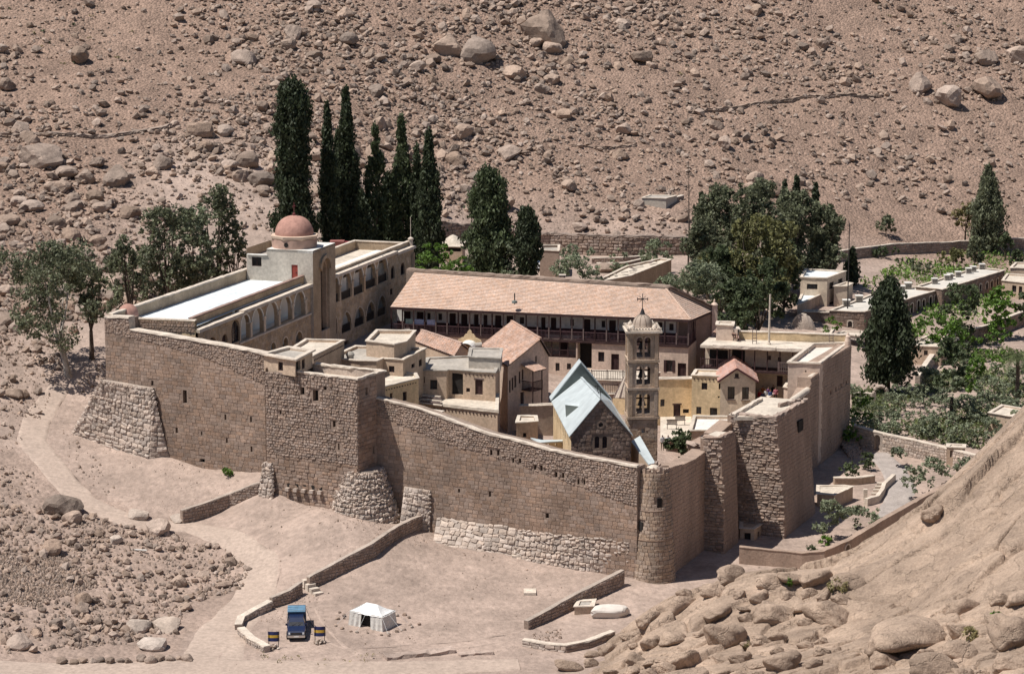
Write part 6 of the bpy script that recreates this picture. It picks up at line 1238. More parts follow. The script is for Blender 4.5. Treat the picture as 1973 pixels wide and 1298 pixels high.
# free-standing walls
def gwall(name, label, base, h, th=.45, m=RUB, core=MORT, cop=COPE, parts=120, row=.26, wd=(.25, .5), proud=.06, ch=.1, both=False, cat='wall', gate=None, rot=.12, onout=False, jit=.02, cw=None, stones=True, tops=None):
    pts = [(GO if onout else G)(p) for p in base]; c = sum(pts, Vector()) / len(pts); t = thing(name, label, cat, c); hs = h if isinstance(h, (list, tuple)) else [h] * len(pts)
    mb = MB(); tp = []
    for k, (a, b) in enumerate(zip(pts[:-1], pts[1:])):
        f = Fr(a, b); n = max(1, int(f.L / 2)); zb = [(f.L * i / n, (hz(*f.pt(f.L * i / n, 0).xy))) for i in range(n + 1)]; zt = [(x, z + hs[k] + (hs[k + 1] - hs[k]) * x / f.L) for x, z in zb]
        zt = [(x, .5 * z + .5 * (zt[0][1] + (zt[-1][1] - zt[0][1]) * x / f.L)) for x, z in zt]
        ops_ = [o for o in (gate or []) if o[0] == k]; hol = [(f.L * o[1], f.L * o[1] + o[2], zb[0][1] - .2 if False else min(z for _, z in zb) - 1.4, fn(zb)(f.L * o[1]) + o[3], 'a') for o in ops_]
        zlow = [(x, z - .8) for x, z in zb]; wall(mb, f, 0, f.L, zlow, zt, hol, th=th, brk=[x for x, _ in zb])
        for (x0, z0), (x1, z1) in zip(zt[:-1], zt[1:]):
            l0, l1 = fn(zlow)(x0), fn(zlow)(x1); 
            if not any(o[0] < (x0 + x1) / 2 < o[1] for o in hol): mb.poly(f.pt(x1, l1, th), f.pt(x0, l0, th), f.pt(x0, z0, th), f.pt(x1, z1, th))
            mb.poly(f.pt(x0, z0), f.pt(x1, z1), f.pt(x1, z1, th), f.pt(x0, z0, th))
        for x in (0, f.L): mb.poly(f.pt(x, fn(zlow)(x)), f.pt(x, fn(zt)(x)), f.pt(x, fn(zt)(x), th), f.pt(x, fn(zlow)(x), th))
        if stones: masonry(t, f, 0, f.L, lambda x: fn(zb)(x) - .1, fn(zt), m, row, wd, proud, .9, parts // (len(pts) - 1), .03, hol, rot=rot, jit=.04)
        if stones and both: fb = Fr(f.pt(f.L, 0, th), f.pt(0, 0, th)); masonry(t, fb, 0, f.L, lambda x: fn(zb)(f.L - x) - .1, lambda x: fn(zt)(f.L - x), m, row, wd, proud, .9, 0, .03, [(f.L - o[1], f.L - o[0], *o[2:]) for o in hol], rot=rot)
        tp += [f.pt(x, z + .003, th / 2) for x, z in (zt if k == len(pts) - 2 else zt[:-1])]
    mb.build('wall_core', core, t)
    if cop: ribbon(MB(), tp, cw or th + .1, ch, jit, .6).build('coping', cop, t)
    return t
# court walls in the foreground (base pixels on their visible foot)
gwall('court_wall', 'straight low court wall with a pale top, upper left of the yard', [(352, 1009), (440, 976), (535, 944)], [1.25, 1.2, 1.2], .42, parts=300, cop=MORTP, cw=.45)
gwall('court_wall', 'long court wall running from the fortress down to the steps', [(597, 1136), (720, 1076), (838, 1014)], [1.1, 1.35, 1.5], .45, parts=300, cop=MORTP, cw=.48)
gwall('court_wall', 'broken lower end of the long court wall below the steps', [(525, 1172), (560, 1160), (583, 1146)], [.9, 1.0, 1.1], .45, parts=80, cop=MORTP, cw=.48)
gwall('court_wall', 'low crumbled kerb wall curving behind the blue pickup', [(466, 1214), (470, 1200), (495, 1187), (525, 1174)], [.45, .5, .55, .7], .6, parts=60, m=PALE)
gwall('court_wall', 'rounded pale kerb wall ending beside the left barrel sign', [(458, 1222), (478, 1240), (509, 1257)], [.55, .5, .45], .6, m=PALE, core=MORTP, parts=60)
gwall('court_wall', 'low court wall climbing to the round tower, right of the yard', [(1018, 1213), (1110, 1170), (1203, 1128)], [.7, 1.1, 1.35], .48, parts=200, cop=MORTP, cw=.5)
gwall('kerb_wall', 'low squared kerb along the track, right of the yard', [(1006, 1244), (1050, 1252), (1090, 1257)], [.5, .5, .55], .5, parts=30, row=.3, wd=(.5, 1.1), m=PALE)
gwall('kerb_wall', 'low kerb running up beside the rock outcrop', [(1090, 1257), (1135, 1248), (1185, 1228)], [.55, .55, .5], .5, parts=30, row=.3, wd=(.5, 1.1))
# steps through the long wall
st = thing('stone_steps', 'short flight of pale stone steps through the long court wall', 'steps', G((598, 1140)))
for i in range(4):
    a, b = G((581 + i * 7, 1132 + i * 4.5)), G((597 + i * 7, 1126 + i * 4.5)); d = Vector((b.y - a.y, -(b.x - a.x), 0)).normalized() * .5; z = max(a.z, b.z) + .62 - i * .18
    MB().hexa([Vector((p.x, p.y, z - .7)) for p in (a, a + d, b + d, b)], [Vector((p.x, p.y, z)) for p in (a, a + d, b + d, b)]).build('step', COPE, st)
# garden perimeter on the right
gwall('garden_wall', 'plastered garden wall below the shaded bastions', [(1424, 1086), (1480, 1090), (1545, 1096), (1588, 1098)], [1.6, 1.5, 1.5, 1.8], .5, m=MUD, core=MUD, parts=80, cop=MUD, ch=.05, stones=False)
gwall('garden_wall', 'long plastered garden wall climbing behind the rock outcrop', [(1588, 1098), (1640, 1076), (1710, 1034), (1790, 988), (1880, 940)], [1.8, 1.85, 1.9, 1.9, 1.9], .5, m=MUD, core=MUD, cop=MUD, ch=.05, stones=False)
a = G((1632, 1080)); f = Fr(G((1588, 1098)), G((1640, 1076))); x = f.px((1632, 1068))[0]; dd_ = thing('wall_door', 'small arched doorway in the garden wall behind the outcrop', 'door', f.pt(x, a.z)); o = (x - .35, x + .35, a.z + .05, a.z + 1.5, 'a'); opface(MB(), f, o, -.03).build('door_leaf', BARK, dd_); mb = MB(); X = opening_x((x - .5, x + .5, a.z, a.z + 1.65, 'a')); 
for x0_, x1_ in zip(X[:-1], X[1:]): mb.bar(f.pt(x0_, optop((x - .45, x + .45, a.z, a.z + 1.62, 'a'), x0_), -.04), f.pt(x1_, optop((x - .45, x + .45, a.z, a.z + 1.62, 'a'), x1_), -.04), .12, .12)
mb.build('arch', COPE, dd_)
gwall('garden_wall', 'sunlit rubble garden wall with an arched opening, right of the corner wall', [(1640, 856), (1682, 866), (1760, 882), (1820, 894), (1905, 915)], [2.2, 2.0, 1.9, 1.75, 1.7], .5, m=PALE, core=MORTP, parts=240, row=.34, wd=(.3, .65), gate=[(1, .02, .8, 1.75)])
q = G((1840, 893)); house('gate_block', 'small plastered gate block on the sunlit rubble wall', 'gate', [(q.x - 1.1, q.y - .9), (q.x + .7, q.y - 1.2), (q.x + 1.1, q.y + .3), (q.x - .7, q.y + .6)], q.z - .6, q.z + 2.0, TANP, FROOF, par=.02, ops={0: [('o', K_, (1262, 335, 1315, 385))]})
gwall('garden_wall', 'low rubble wall crossing the orchard towards the arched gate', [(1640, 770), (1662, 768), (1684, 771)], .7, .4, m=PALE, core=MORTP, parts=30)
q = G((1696, 776)); ag = thing('garden_arch', 'free-standing stone arch in the orchard beyond the corner wall', 'arch', q); mb = MB()
mb.tube([q + Vector((.78 * math.cos(t), 0, 1.15 + .85 * math.sin(t))) for t in [math.pi * i / 12 for i in range(13)]], .24, 7); mb.build('arch', PALE, ag)
for s_ in (-.78, .78): MB().bar(q + Vector((s_, 0, -.3)), q + Vector((s_, 0, 1.2)), .46, .46).build('pier', PALE, ag)
gwall('orchard_wall', 'long dark orchard wall running out at the right edge', [(1840, 672), (1905, 655), (1990, 622)], 2.0, .5, m=CHST, core=MORT, parts=60, row=.4, wd=(.5, .9))
gwall('orchard_wall', 'pale broken wall descending the orchard left of the olives', [(1772, 742), (1788, 720), (1803, 700)], [1.2, 1.3, 1.4], .6, m=PALE, core=MORTP, parts=40)
gwall('orchard_wall', 'low wall at the back of the green orchard', [(1580, 510), (1720, 490), (1850, 484), (1975, 478)], 1.6, .5, parts=60, row=.4, wd=(.4, .9))
gwall('retaining_wall', 'long shadowed retaining wall at the foot of the hill, behind the tiled roof', [(850, 470), (960, 478), (1060, 486), (1200, 494), (1345, 492)], [3.2, 3., 2.8, 3.0, 2.6], .8, m=RUB, core=MORT, parts=150, row=.5, wd=(.5, 1.1), cop=RUB, ch=.2, jit=.12, proud=.14)
gwall('terrace_wall', 'upper low terrace wall behind the chimney of the tiled roof', [(1140, 508), (1200, 507), (1250, 503)], .8, .5, parts=20, row=.3); gwall('terrace_wall', 'lower terrace wall of brown stones behind the tiled roof', [(1150, 521), (1205, 520), (1240, 512)], 1., .5, parts=20, row=.3)
house('rubble_store', 'roofless store with rubble walls between two cypresses', 'building', PP(S_, [(790, 640), (935, 648), (940, 600), (795, 604)], 12.), 7, 12., RUB, GROOF, par=.3)
house('flat_shed', 'small flat-roofed shed with a conical heap on its roof', 'shed', PP(S_, [(62, 612), (200, 616), (222, 574), (80, 570)], 12.5), 7, 12.5, TANP, FROOF, par=.05, ops={0: [('o', S_, (75, 620, 190, 650))]})
q = P(S_(130, 585), 12.5); tag(MB().lathe(q, [(1.9, -.1), (1.2, .55), (.5, 1.05), (.05, 1.25)], 16).build('sand_heap', FROOF, org=q), 'conical sand heap on the small flat shed behind the tiled roof', 'heap')
house('debris_shed', 'long low shed with scrap-covered roof, seen above the tiled roof', 'shed', PP(S_, [(1195, 890), (1480, 835), (1790, 712), (1700, 705), (1440, 765)], 11.2), 6, 11.2, TANP, FROOF, par=.15)
for i in range(9):
    c1 = P(S_(1260 + i * 52, 862 - i * 17 + rnd.uniform(-8, 8)), 11.3); mb = MB(); d = Vector((rnd.uniform(-1, 1), rnd.uniform(-1, 1), 0)).normalized(); mb.bar(c1, c1 + d * rnd.uniform(.8, 1.6) + Vector((0, 0, .2)), .4, .08); tag(mb.build('scrap_board', WOODG if i % 2 else GROOF, org=c1), 'weathered scrap board on the long low shed behind the tiled roof', 'board', 'scrap boards on the long low shed')
# parked van between the trees
q = G((1046, 523)); vn = thing('parked_van', 'blue and white van parked among trees behind the tiled roof', 'van', q); VM = mat('van_white', (.7, .7, .72), .04, 1, rough=.35, bump=0, spec=.5); VB_ = mat('van_blue', (.12, .2, .36), .05, 1, rough=.35, bump=0, spec=.5)
bd = [(-.9, 0, .45), (.9, 0, .45), (.9, 4.2, .45), (-.9, 4.2, .45)]; tpp = [(-.85, .35, 1.25), (.85, .35, 1.25), (.85, 4.1, 1.25), (-.85, 4.1, 1.25)]; t3 = [(-.75, .9, 2.1), (.75, .9, 2.1), (.75, 4.0, 2.1), (-.75, 4., 2.1)]; w3 = lambda L_: [q + Vector(x) for x in L_]
MB().hexa(w3(bd), w3(tpp)).build('body', VM, vn); MB().hexa(w3(tpp), w3(t3)).build('cabin', VB_, vn); MB().poly(*w3([(-.7, .44, 1.35), (.7, .44, 1.35), (.66, .8, 1.95), (-.66, .8, 1.95)])).build('windscreen', GLASS, vn)
for sx in (-.88, .88):
    for sy in (.8, 3.3): MB().tube([q + Vector((sx - .1, sy, .35)), q + Vector((sx + .1, sy, .35))], .35, 12).build('wheel', IRON, vn)
# small buildings and stairs in the garden below the bastions
house('garden_box', 'low flat-roofed box with a white front edge in the bastion shade', 'building', PP(K_, [(285, 655), (410, 662), (548, 598), (480, 590), (285, 592)], 2.9), .6, 2.9, TANP, FROOF, par=.03, ch=.05)
t = gwall('garden_ledge', 'low ledge wall in the shade above the garden stairs', [(1608, 934), (1650, 934), (1686, 930)], .7, .5, stones=False, core=TANP)
ws = thing('garden_stair', 'pale garden stair with a wavy white parapet', 'steps', G((1690, 960))); pw = [G(p) for p in ((1722, 926), (1703, 944), (1700, 954), (1690, 968), (1668, 974))]; ribbon(MB(), subdiv([p + Vector((0, 0, -.2)) for p in pw], .6), .45, .95, .02, .5).build('parapet', COPE, ws)
for i in range(6): a = G((1672 + i * 3.5, 965 - i * 6)); MB().prism([(a.x, a.y), (a.x + 1.0, a.y - .05), (a.x + 1.05, a.y + .38), (a.x + .05, a.y + .4)], a.z - .3, a.z + .12 + .03 * i).build('step', FROOF, ws)
q = G((1667, 962)); MB().prism([(q.x - .2, q.y - .2), (q.x + .2, q.y - .2), (q.x + .2, q.y + .2), (q.x - .2, q.y + .2)], q.z - .3, q.z + 1.1).build('pier', COPE, ws)
house('guard_hut', 'small flat-roofed hut wedged between bastion and garden wall', 'hut', PP(J_, [(862, 905), (968, 912), (1085, 830), (1010, 815), (870, 822)], 2.5), .2, 2.5, TANP, TANP, par=.03, ch=.06, cm=COPE, ops={0: [('o', J_, (893, 940, 940, 1020))], 1: [('w', J_, (992, 930, 1005, 975)), ('w', J_, (1020, 910, 1034, 955))]})
drape('gravel_path', [((1690, 872), 2.6), ((1722, 905), 3.2), ((1738, 940), 3.4), ((1720, 985), 3.0), ((1690, 1015), 1.6)], mat('grey_gravel', (.37, .32, .29), .1, 1, fine=8), .06)
# hatches, cistern and slab in the yard
for p, lab, dk in (((998, 1069), 'white-framed open hatch in the yard near the stone apron', 1), ((1021, 1140), 'pale closed hatch slab lying in the middle of the yard', 0)):
    q = G(p); t = thing('ground_hatch', lab, 'hatch', q); MB().prism([(q.x - .55, q.y - .75), (q.x + .55, q.y - .75), (q.x + .55, q.y + .75), (q.x - .55, q.y + .75)], q.z - .1, q.z + .14).build('frame', COPE, t); MB().prism([(q.x - .33, q.y - .45), (q.x + .33, q.y - .45), (q.x + .33, q.y + .45), (q.x - .33, q.y + .45)], q.z, q.z + .146).build('cover', DARK if dk else FROOF, t)
q = G((1124, 1178)); house('cistern', 'low square cistern box with a flat slab lid beside the yard wall', 'cistern', [(q.x - .8, q.y - .7), (q.x + .8, q.y - .5), (q.x + 1.1, q.y + 1.5), (q.x - .4, q.y + 1.3)], q.z - .3, q.z + .62, TANP, GROOF, par=.03, ch=.08)

# ================================================================ rocks
import bmesh
def ico(sub):
    bm = bmesh.new(); bmesh.ops.create_icosphere(bm, subdivisions=sub, radius=1); bm.verts.ensure_lookup_table()
    V = np.array([v.co[:] for v in bm.verts]); Fc = np.array([[v.index for v in f.verts] for f in bm.faces]); bm.free(); return V, Fc
ICO = {k: ico(k) for k in (1, 2, 3, 4)}
def rockshape(seed, sub, soft=.0, k=11, sh=14):
    r = np.random.RandomState(seed); V, Fc = ICO[sub]; N = r.normal(size=(k, 3)); N /= np.linalg.norm(N, axis=1)[:, None]; dd = r.uniform(.55, 1.0, k)
    q = V @ N.T; rad = np.where(q > .05, dd / np.maximum(q, .05), 9)
    rad = (-np.log(np.exp(-rad * sh).sum(1)) / sh) if soft else rad.min(1)
    rad = np.clip(rad, .3, 1.15); W = V * rad[:, None]
    if sub >= 3: W = W * (1 + .05 * np.sin(W[:, [1]] * 7 + seed) * np.cos(W[:, [2]] * 6 + W[:, [0]] * 5))[:, :]
    return W * np.array([1, r.uniform(.7, 1.0), r.uniform(.55, .85)]), Fc
BOUL = []
for i in range(14):
    V, Fc = rockshape(50 + i, 3, soft=(i % 4 == 0), k=9 + i % 4); me = MB().arr(V, [Fc]).mesh('boulder'); me.materials.append(ROCK); BOUL.append(me)
PALER = mat('pale_boulder', (.45, .37, .31), .1, .6, isl=.1, bump=.5, bscale=3, bdist=.1, fine=4)
BOULP = []
for i in range(3):
    V, Fc = rockshape(80 + i, 3, soft=True); me = MB().arr(V, [Fc]).mesh('boulder'); me.materials.append(PALER); BOULP.append(me)
rr = random.Random(21)
def boulder(q, w_m, label, group=None, h=None, pale=False, me=None, name='boulder', sink=.28):
    me = me or (BOULP[rr.randrange(3)] if pale else BOUL[rr.randrange(len(BOUL))]); s = w_m / 1.75; h_ = s * (h or 1)
    M4 = Matrix.Translation(Vector(q) + Vector((0, 0, h_ * (.62 - sink)))) @ Matrix.Rotation(rr.uniform(0, 6.28), 4, 'Z') @ Matrix.Rotation(rr.uniform(-.25, .25), 4, 'X') @ Matrix.Diagonal((s, s, h_, 1))
    o = inst(name, me, M4); tag(o, label, 'boulder', group); return o
NB = [(1045, 78, 88, 1.15, 'huge pale boulder perched high on the hillside, largest of all'), (1068, 100, 36, 1, 'boulder leaning under the right end of the huge perched boulder'), (1033, 88, 24, 1, 'smaller rock tucked under the left of the huge perched boulder'),
      (862, 100, 66, .9, 'dark slanting boulder left of the squared twin on the hillside'), (918, 114, 60, .95, 'squared light brown boulder beside the dark slanting one'), (1232, 116, 46, .9, 'squared boulder alone on the upper slope, right of the huge one'), (995, 150, 42, 1, 'round pitted boulder below the squared pair'),
      (387, 260, 52, 1.1, 'rounded boulder alone at the end of the left footpath'), (85, 316, 84, .8, 'long squared boulder at the far left of the slope'), (128, 342, 48, .8, 'low boulder just below the long squared one at left'), (165, 348, 40, .9, 'pale hollowed boulder beside the low one at left'), (230, 354, 56, 1.1, 'tall dark split boulder, right of the pale hollowed one'),
      (468, 122, 42, 1, 'dark faceted boulder high on the left slope'), (150, 120, 40, 1.1, 'leaning dark boulder on the upper left slope'), (1768, 172, 46, 1.2, 'tall grey boulder on the upper right slope'), (1832, 202, 56, 1, 'broken brown boulder below the tall grey one'), (1903, 182, 64, .9, 'long sharp-edged boulder at the upper right'), (1898, 118, 46, .8, 'flat grey boulder above the long sharp-edged one'), (1962, 118, 46, .9, 'angular boulder at the right border of the slope'),
      (505, 358, 46, .9, 'dark boulder just left of the tallest cypress, low on the slope'), (610, 308, 42, 1, 'boulder seen between the two leftmost cypresses'), (1165, 524, 34, .8, 'smooth pale boulder by the terrace walls behind the tiled roof'), (880, 316, 36, 1, 'faceted grey boulder right of the rightmost thin cypress'), (978, 302, 44, .7, 'flat-topped boulder on the lower slope above the broad cypress'), (724, 182, 30, 1.1, 'egg-shaped boulder above the middle cypresses'), (668, 84, 36, .9, 'rounded light boulder near the top of the slope'),
      (1115, 442, 34, .6, 'low dark boulder on the bare slope foot, above the retaining wall'), (1585, 92, 26, 1, 'small upright boulder on the upper right slope'), (1455, 26, 28, 1, 'boulder near the top edge of the slope, right half')]
for px, py, w_, h_, lab in NB: q = G((px, py)); boulder(q, w_ * (Vector(q) - Vector((0, 0, 61))).length / FPX, lab, h=h_)
NF = [(122, 988, 76, .8, 'broad flat-topped boulder at the corner of the path'), (98, 1064, 38, 1.1, 'rounded boulder at the edge of the gravel heap'), (303, 1026, 46, .95, 'big grey boulder near the lower end of the upper court wall'), (265, 996, 38, .8, 'whitish boulder lying on the path near the court wall'), (345, 1003, 30, .9, 'white-streaked rock at the very end of the upper court wall'), (345, 1124, 34, .9, 'upright boulder in the middle of the rubble field'), (158, 1176, 30, 1.1, 'reddish boulder left of centre in the rubble field'), (300, 1246, 58, .55, 'large flat whitish boulder near the track'),
      (268, 1212, 46, .9, 'brown boulder above the large flat whitish one'), (325, 1212, 48, .9, 'dark hollow boulder touching the flat whitish one'), (34, 1242, 46, .7, 'low reddish boulder at the left border'), (105, 1207, 24, 1.2, 'upright round boulder left of the rubble field'), (135, 1006, 36, 1.1, 'squared boulder leaning on the broad flat-topped one'), (430, 1128, 34, .6, 'flat boulder at the right tip of the rubble field'), (390, 1108, 30, .6, 'low slab at the upper right of the rubble field'), (222, 1046, 26, .9, 'pale round rock between the path and the gravel heap'), (72, 1222, 20, 1, 'small boulder beside the low reddish one')]
for px, py, w_, h_, lab in NF: q = G((px, py)); boulder(q, w_ * (Vector(q) - Vector((0, 0, 61))).length / FPX, lab, h=h_, pale='whit' in lab or 'pale' in lab)
q = G((1178, 1192)); V, Fc = rockshape(7, 3, soft=True); me = MB().arr(V * np.array([1, .62, .55]), [Fc]).mesh('boulder'); me.materials.append(mat('white_boulder', (.62, .56, .50), .06, .8, bump=.5, bscale=4, bdist=.06)); o = inst('boulder', me, Matrix.Translation(q + Vector((0, .6, .45))) @ Matrix.Diagonal((1.75, 1.75, 1.5, 1))); tag(o, 'large white slab-shaped boulder beside the cistern', 'boulder')
for i in range(14): q = G((122 + i * 18.5 + rr.uniform(-3, 3), 1279 - i * .6 + rr.uniform(-2, 2))); boulder(q, rr.uniform(.6, 1.05), 'dark squared stone in the row along the track', 'stones lined up along the track', h=rr.uniform(.8, 1.1))
# scatter: candidates (x, y, size, kind)
R = np.random.RandomState(4); cand = []
def region(n, xr, yr, mask, smin, smax, pw):
    x = R.uniform(*xr, n); y = R.uniform(*yr, n); k = mask(x, y) > R.uniform(0, 1, n); x, y = x[k], y[k]; s = np.minimum(smin * R.uniform(.02, 1, len(x)) ** -pw, smax * R.uniform(.7, 1.1, len(x))); cand.append(np.stack([x, y, s], 1))
def hillmask(x, y):
    foot_ = np.where(x > 28, 396 + .25 * (x - 28), 374 + 0 * x); foot_ = np.where(x < -35, 300 - .9 * (-35 - x) * 2, foot_); foot_ = np.where((x >= -35) & (x < -8), 372 - (-8 - x) * 2.3, foot_)
    m = np.clip((y - foot_) / 6, 0, 1); d = fbm(x / 22, y / 22, 4, 71); cen = np.exp(-((x + 5) / 55) ** 2)
    return m * np.clip(.42 + 1.5 * d + .35 * cen, .06, 1)
sx_ = lambda y: (-.24 * y, .245 * y)
scr_ = lambda x, y: np.clip(.15 + 3.2 * (fbm((x + .25 * y) / 11, y / 34, 4, 91) + .06) + .5 * np.exp(-((x + 2) / 45) ** 2), .04, 1)
region(66000, (-125, 128), (255, 520), lambda x, y: hillmask(x, y) * scr_(x, y), .62, 2.6, .42); region(30000, (-125, 128), (255, 520), lambda x, y: hillmask(x, y), .45, 1.5, .45); region(138000, (-125, 128), (255, 510), lambda x, y: hillmask(x, y) * (.35 + .6 * scr_(x, y)) + .06 * (hillmask(x, y) > .05), .17, .5, .30)
def leftmask(x, y): return (x < -49 - np.maximum(0, (252 - y)) * .0) * (y > 246) * (y < 330) * np.clip(.35 + 1.3 * fbm(x / 12, y / 12, 3, 5), .05, 1) * 1.0
region(5000, (-75, -46), (248, 330), leftmask, .3, 1.6, .5); region(14000, (-75, -46), (248, 330), leftmask, .15, .5, .3)
def inpoly(x, y, P_):
    c = np.zeros(x.shape, bool); n = len(P_)
    for i in range(n):
        (x0, y0), (x1, y1) = P_[i], P_[(i + 1) % n]; c ^= ((y0 > y) != (y1 > y)) & (x < (x1 - x0) * (y - y0) / (y1 - y0 + 1e-9) + x0)
    return c
def pixreg(pts, n, smin, smax, pw, base=.5, sc=5):
    W = [G(p) for p in pts]; P_ = [(q.x, q.y) for q in W]; xs, ys = zip(*P_)
    region(n, (min(xs), max(xs)), (min(ys), max(ys)), lambda x, y: inpoly(x, y, P_) * np.clip(base + 1.6 * fbm(x / sc, y / sc, 3, 19), .03, 1), smin, smax, pw)
pixreg([(-40, 955), (130, 985), (240, 1015), (330, 1030), (440, 1060), (480, 1095), (465, 1135), (370, 1160), (340, 1225), (250, 1240), (-60, 1262)], 9000, .18, 1.2, .5, .55, 4)
pixreg([(-30, 1062), (130, 1075), (190, 1130), (60, 1170), (-40, 1150)], 5200, .2, .55, .25, .95, 3)
pixreg([(-40, 880), (70, 910), (75, 960), (-30, 960)], 500, .16, .7, .5, .4)
pixreg([(115, 825), (180, 880), (240, 960), (190, 950), (120, 890)], 380, .14, .5, .4, .5, 3); pixreg([(-40, 760), (50, 800), (40, 860), (-40, 880)], 380, .16, .8, .5)
pixreg([(180, 700), (206, 700), (206, 740), (150, 760), (150, 730)], 160, .2, .7, .4, .8)
pixreg([(560, 1150), (640, 1140), (600, 1170), (500, 1205), (480, 1200)], 260, .08, .22, .3, .8, 2); pixreg([(1025, 1218), (1085, 1210), (1080, 1232), (1030, 1238)], 110, .12, .45, .4, .9, 2)
pixreg([(360, 1000), (830, 1020), (1190, 1110), (1000, 1190), (760, 1260), (480, 1220), (600, 1140), (420, 1100)], 2600, .06, .22, .4, .35, 4); pixreg([(250, 890), (500, 910), (420, 980), (300, 985)], 260, .06, .3, .4, .5, 4)
pixreg([(480, 1265), (1180, 1235), (1100, 1300), (420, 1300)], 420, .06, .3, .4, .4, 4); pixreg([(560, 960), (820, 1000), (640, 1070), (480, 1060)], 260, .06, .25, .4, .4, 4)
pixreg([(325, 884), (512, 905), (512, 925), (330, 900)], 240, .08, .3, .4, .6, 2); pixreg([(640, 1002), (760, 1010), (835, 1040), (820, 1055), (640, 1015)], 260, .08, .35, .4, .7, 2); pixreg([(840, 1046), (1205, 1110), (1190, 1122), (840, 1060)], 420, .07, .3, .4, .6, 2); pixreg([(100, 780), (140, 835), (290, 890), (280, 905), (120, 850)], 300, .1, .5, .4, .7, 2)
pixreg([(850, 400), (1330, 400), (1330, 455), (860, 430)], 420, .2, 1.3, .5, .4); pixreg([(1430, 1090), (1580, 1104), (1500, 1115), (1350, 1120)], 60, .1, .4, .4)
cand = np.concatenate(cand); Zc = hzv(cand[:, 0], cand[:, 1]); dist = np.hypot(cand[:, 0], cand[:, 1]); pxs = cand[:, 2] / dist
# keep the walled area free
CORN = [(LC.x - 1, LC.y), (12, 209), (16, 211), (39, 264), (20, 290), (-12, 306), (-36, 262), (-44, 250)]
qt = G((1268, 397)); qu = G((790, 372)); ok = ~inpoly(cand[:, 0], cand[:, 1], CORN) & (np.hypot(cand[:, 0] - qt.x - .5, cand[:, 1] - qt.y - 1) > 4.2) & (np.hypot(cand[:, 0] - qu.x + 1.5, cand[:, 1] - qu.y - 1) > 4.5); cand, Zc, pxs = cand[ok], Zc[ok], pxs[ok]
order = np.argsort(-pxs); nb = 240
for i in order[:nb]:
    x, y, s = cand[i]; hill_ = y > 300 or x < -49
    sx, sy = scr((x, y, Zc[i])); hor = 'left border' if sx < 220 else 'left quarter' if sx < 500 else 'stretch above the cypress row' if sx < 850 else 'stretch above the tiled roof' if sx < 1320 else 'right quarter' if sx < 1700 else 'right border'; ver = 'top' if sy < 130 else 'middle' if sy < 270 else 'lower part' if sy < 400 else 'foot'
    lab = ('brown boulder at the %s of the far slope, %s' % (ver, hor), 'boulders at the %s of the far hillside, %s' % (ver, hor)) if hill_ else ('angular brown rock in the rubble field left of the yard', 'rocks in the rubble field by the track')
    boulder((x, y, Zc[i]), s * 1.15, lab[0], lab[1], h=rr.uniform(.75, 1.1), name='boulder')
LOW = [rockshape(200 + i, 1, k=8) for i in range(16)]; MID = [rockshape(300 + i, 2, k=10) for i in range(10)]; V0, F0 = ICO[1]
TET = []
for i in range(14):
    r_ = np.random.RandomState(i); bm = bmesh.new(); bmesh.ops.create_icosphere(bm, subdivisions=1, radius=1); bm.free()
    t = (1 + 5 ** .5) / 2; v = np.array([(-1, t, 0), (1, t, 0), (-1, -t, 0), (1, -t, 0), (0, -1, t), (0, 1, t), (0, -1, -t), (0, 1, -t), (t, 0, -1), (t, 0, 1), (-t, 0, -1), (-t, 0, 1)], float); v /= np.linalg.norm(v[0]); v *= r_.uniform(.65, 1.15, (12, 1)); v *= [1, r_.uniform(.6, 1), r_.uniform(.5, .9)]
    f = np.array([(0, 11, 5), (0, 5, 1), (0, 1, 7), (0, 7, 10), (0, 10, 11), (1, 5, 9), (5, 11, 4), (11, 10, 2), (10, 7, 6), (7, 1, 8), (3, 9, 4), (3, 4, 2), (3, 2, 6), (3, 6, 8), (3, 8, 9), (4, 9, 5), (2, 4, 11), (6, 2, 10), (8, 6, 7), (9, 8, 1)]); TET.append((v, f))
HEX = []
for i in range(20):
    r_ = np.random.RandomState(500 + i); b = [(math.cos(t + r_.uniform(-.3, .3)) * r_.uniform(.75, 1.1), math.sin(t + r_.uniform(-.3, .3)) * r_.uniform(.6, 1.), -.35) for t in [6.283 * k / 6 for k in range(6)]]; tp_ = [(math.cos(t) * r_.uniform(.2, .6), math.sin(t) * r_.uniform(.2, .55), r_.uniform(.35, .8)) for t in [6.283 * k / 3 + r_.uniform(-.4, .4) for k in range(3)]]
    f = []
    for k in range(3): a_, b_, c_ = 2 * k, 2 * k + 1, (2 * k + 2) % 6; f += [(a_, b_, 6 + k), (b_, c_, 6 + (k + 1) % 3), (b_, 6 + (k + 1) % 3, 6 + k)]
    f.append((6, 7, 8)); HEX.append((np.array(b + tp_), np.array(f)))
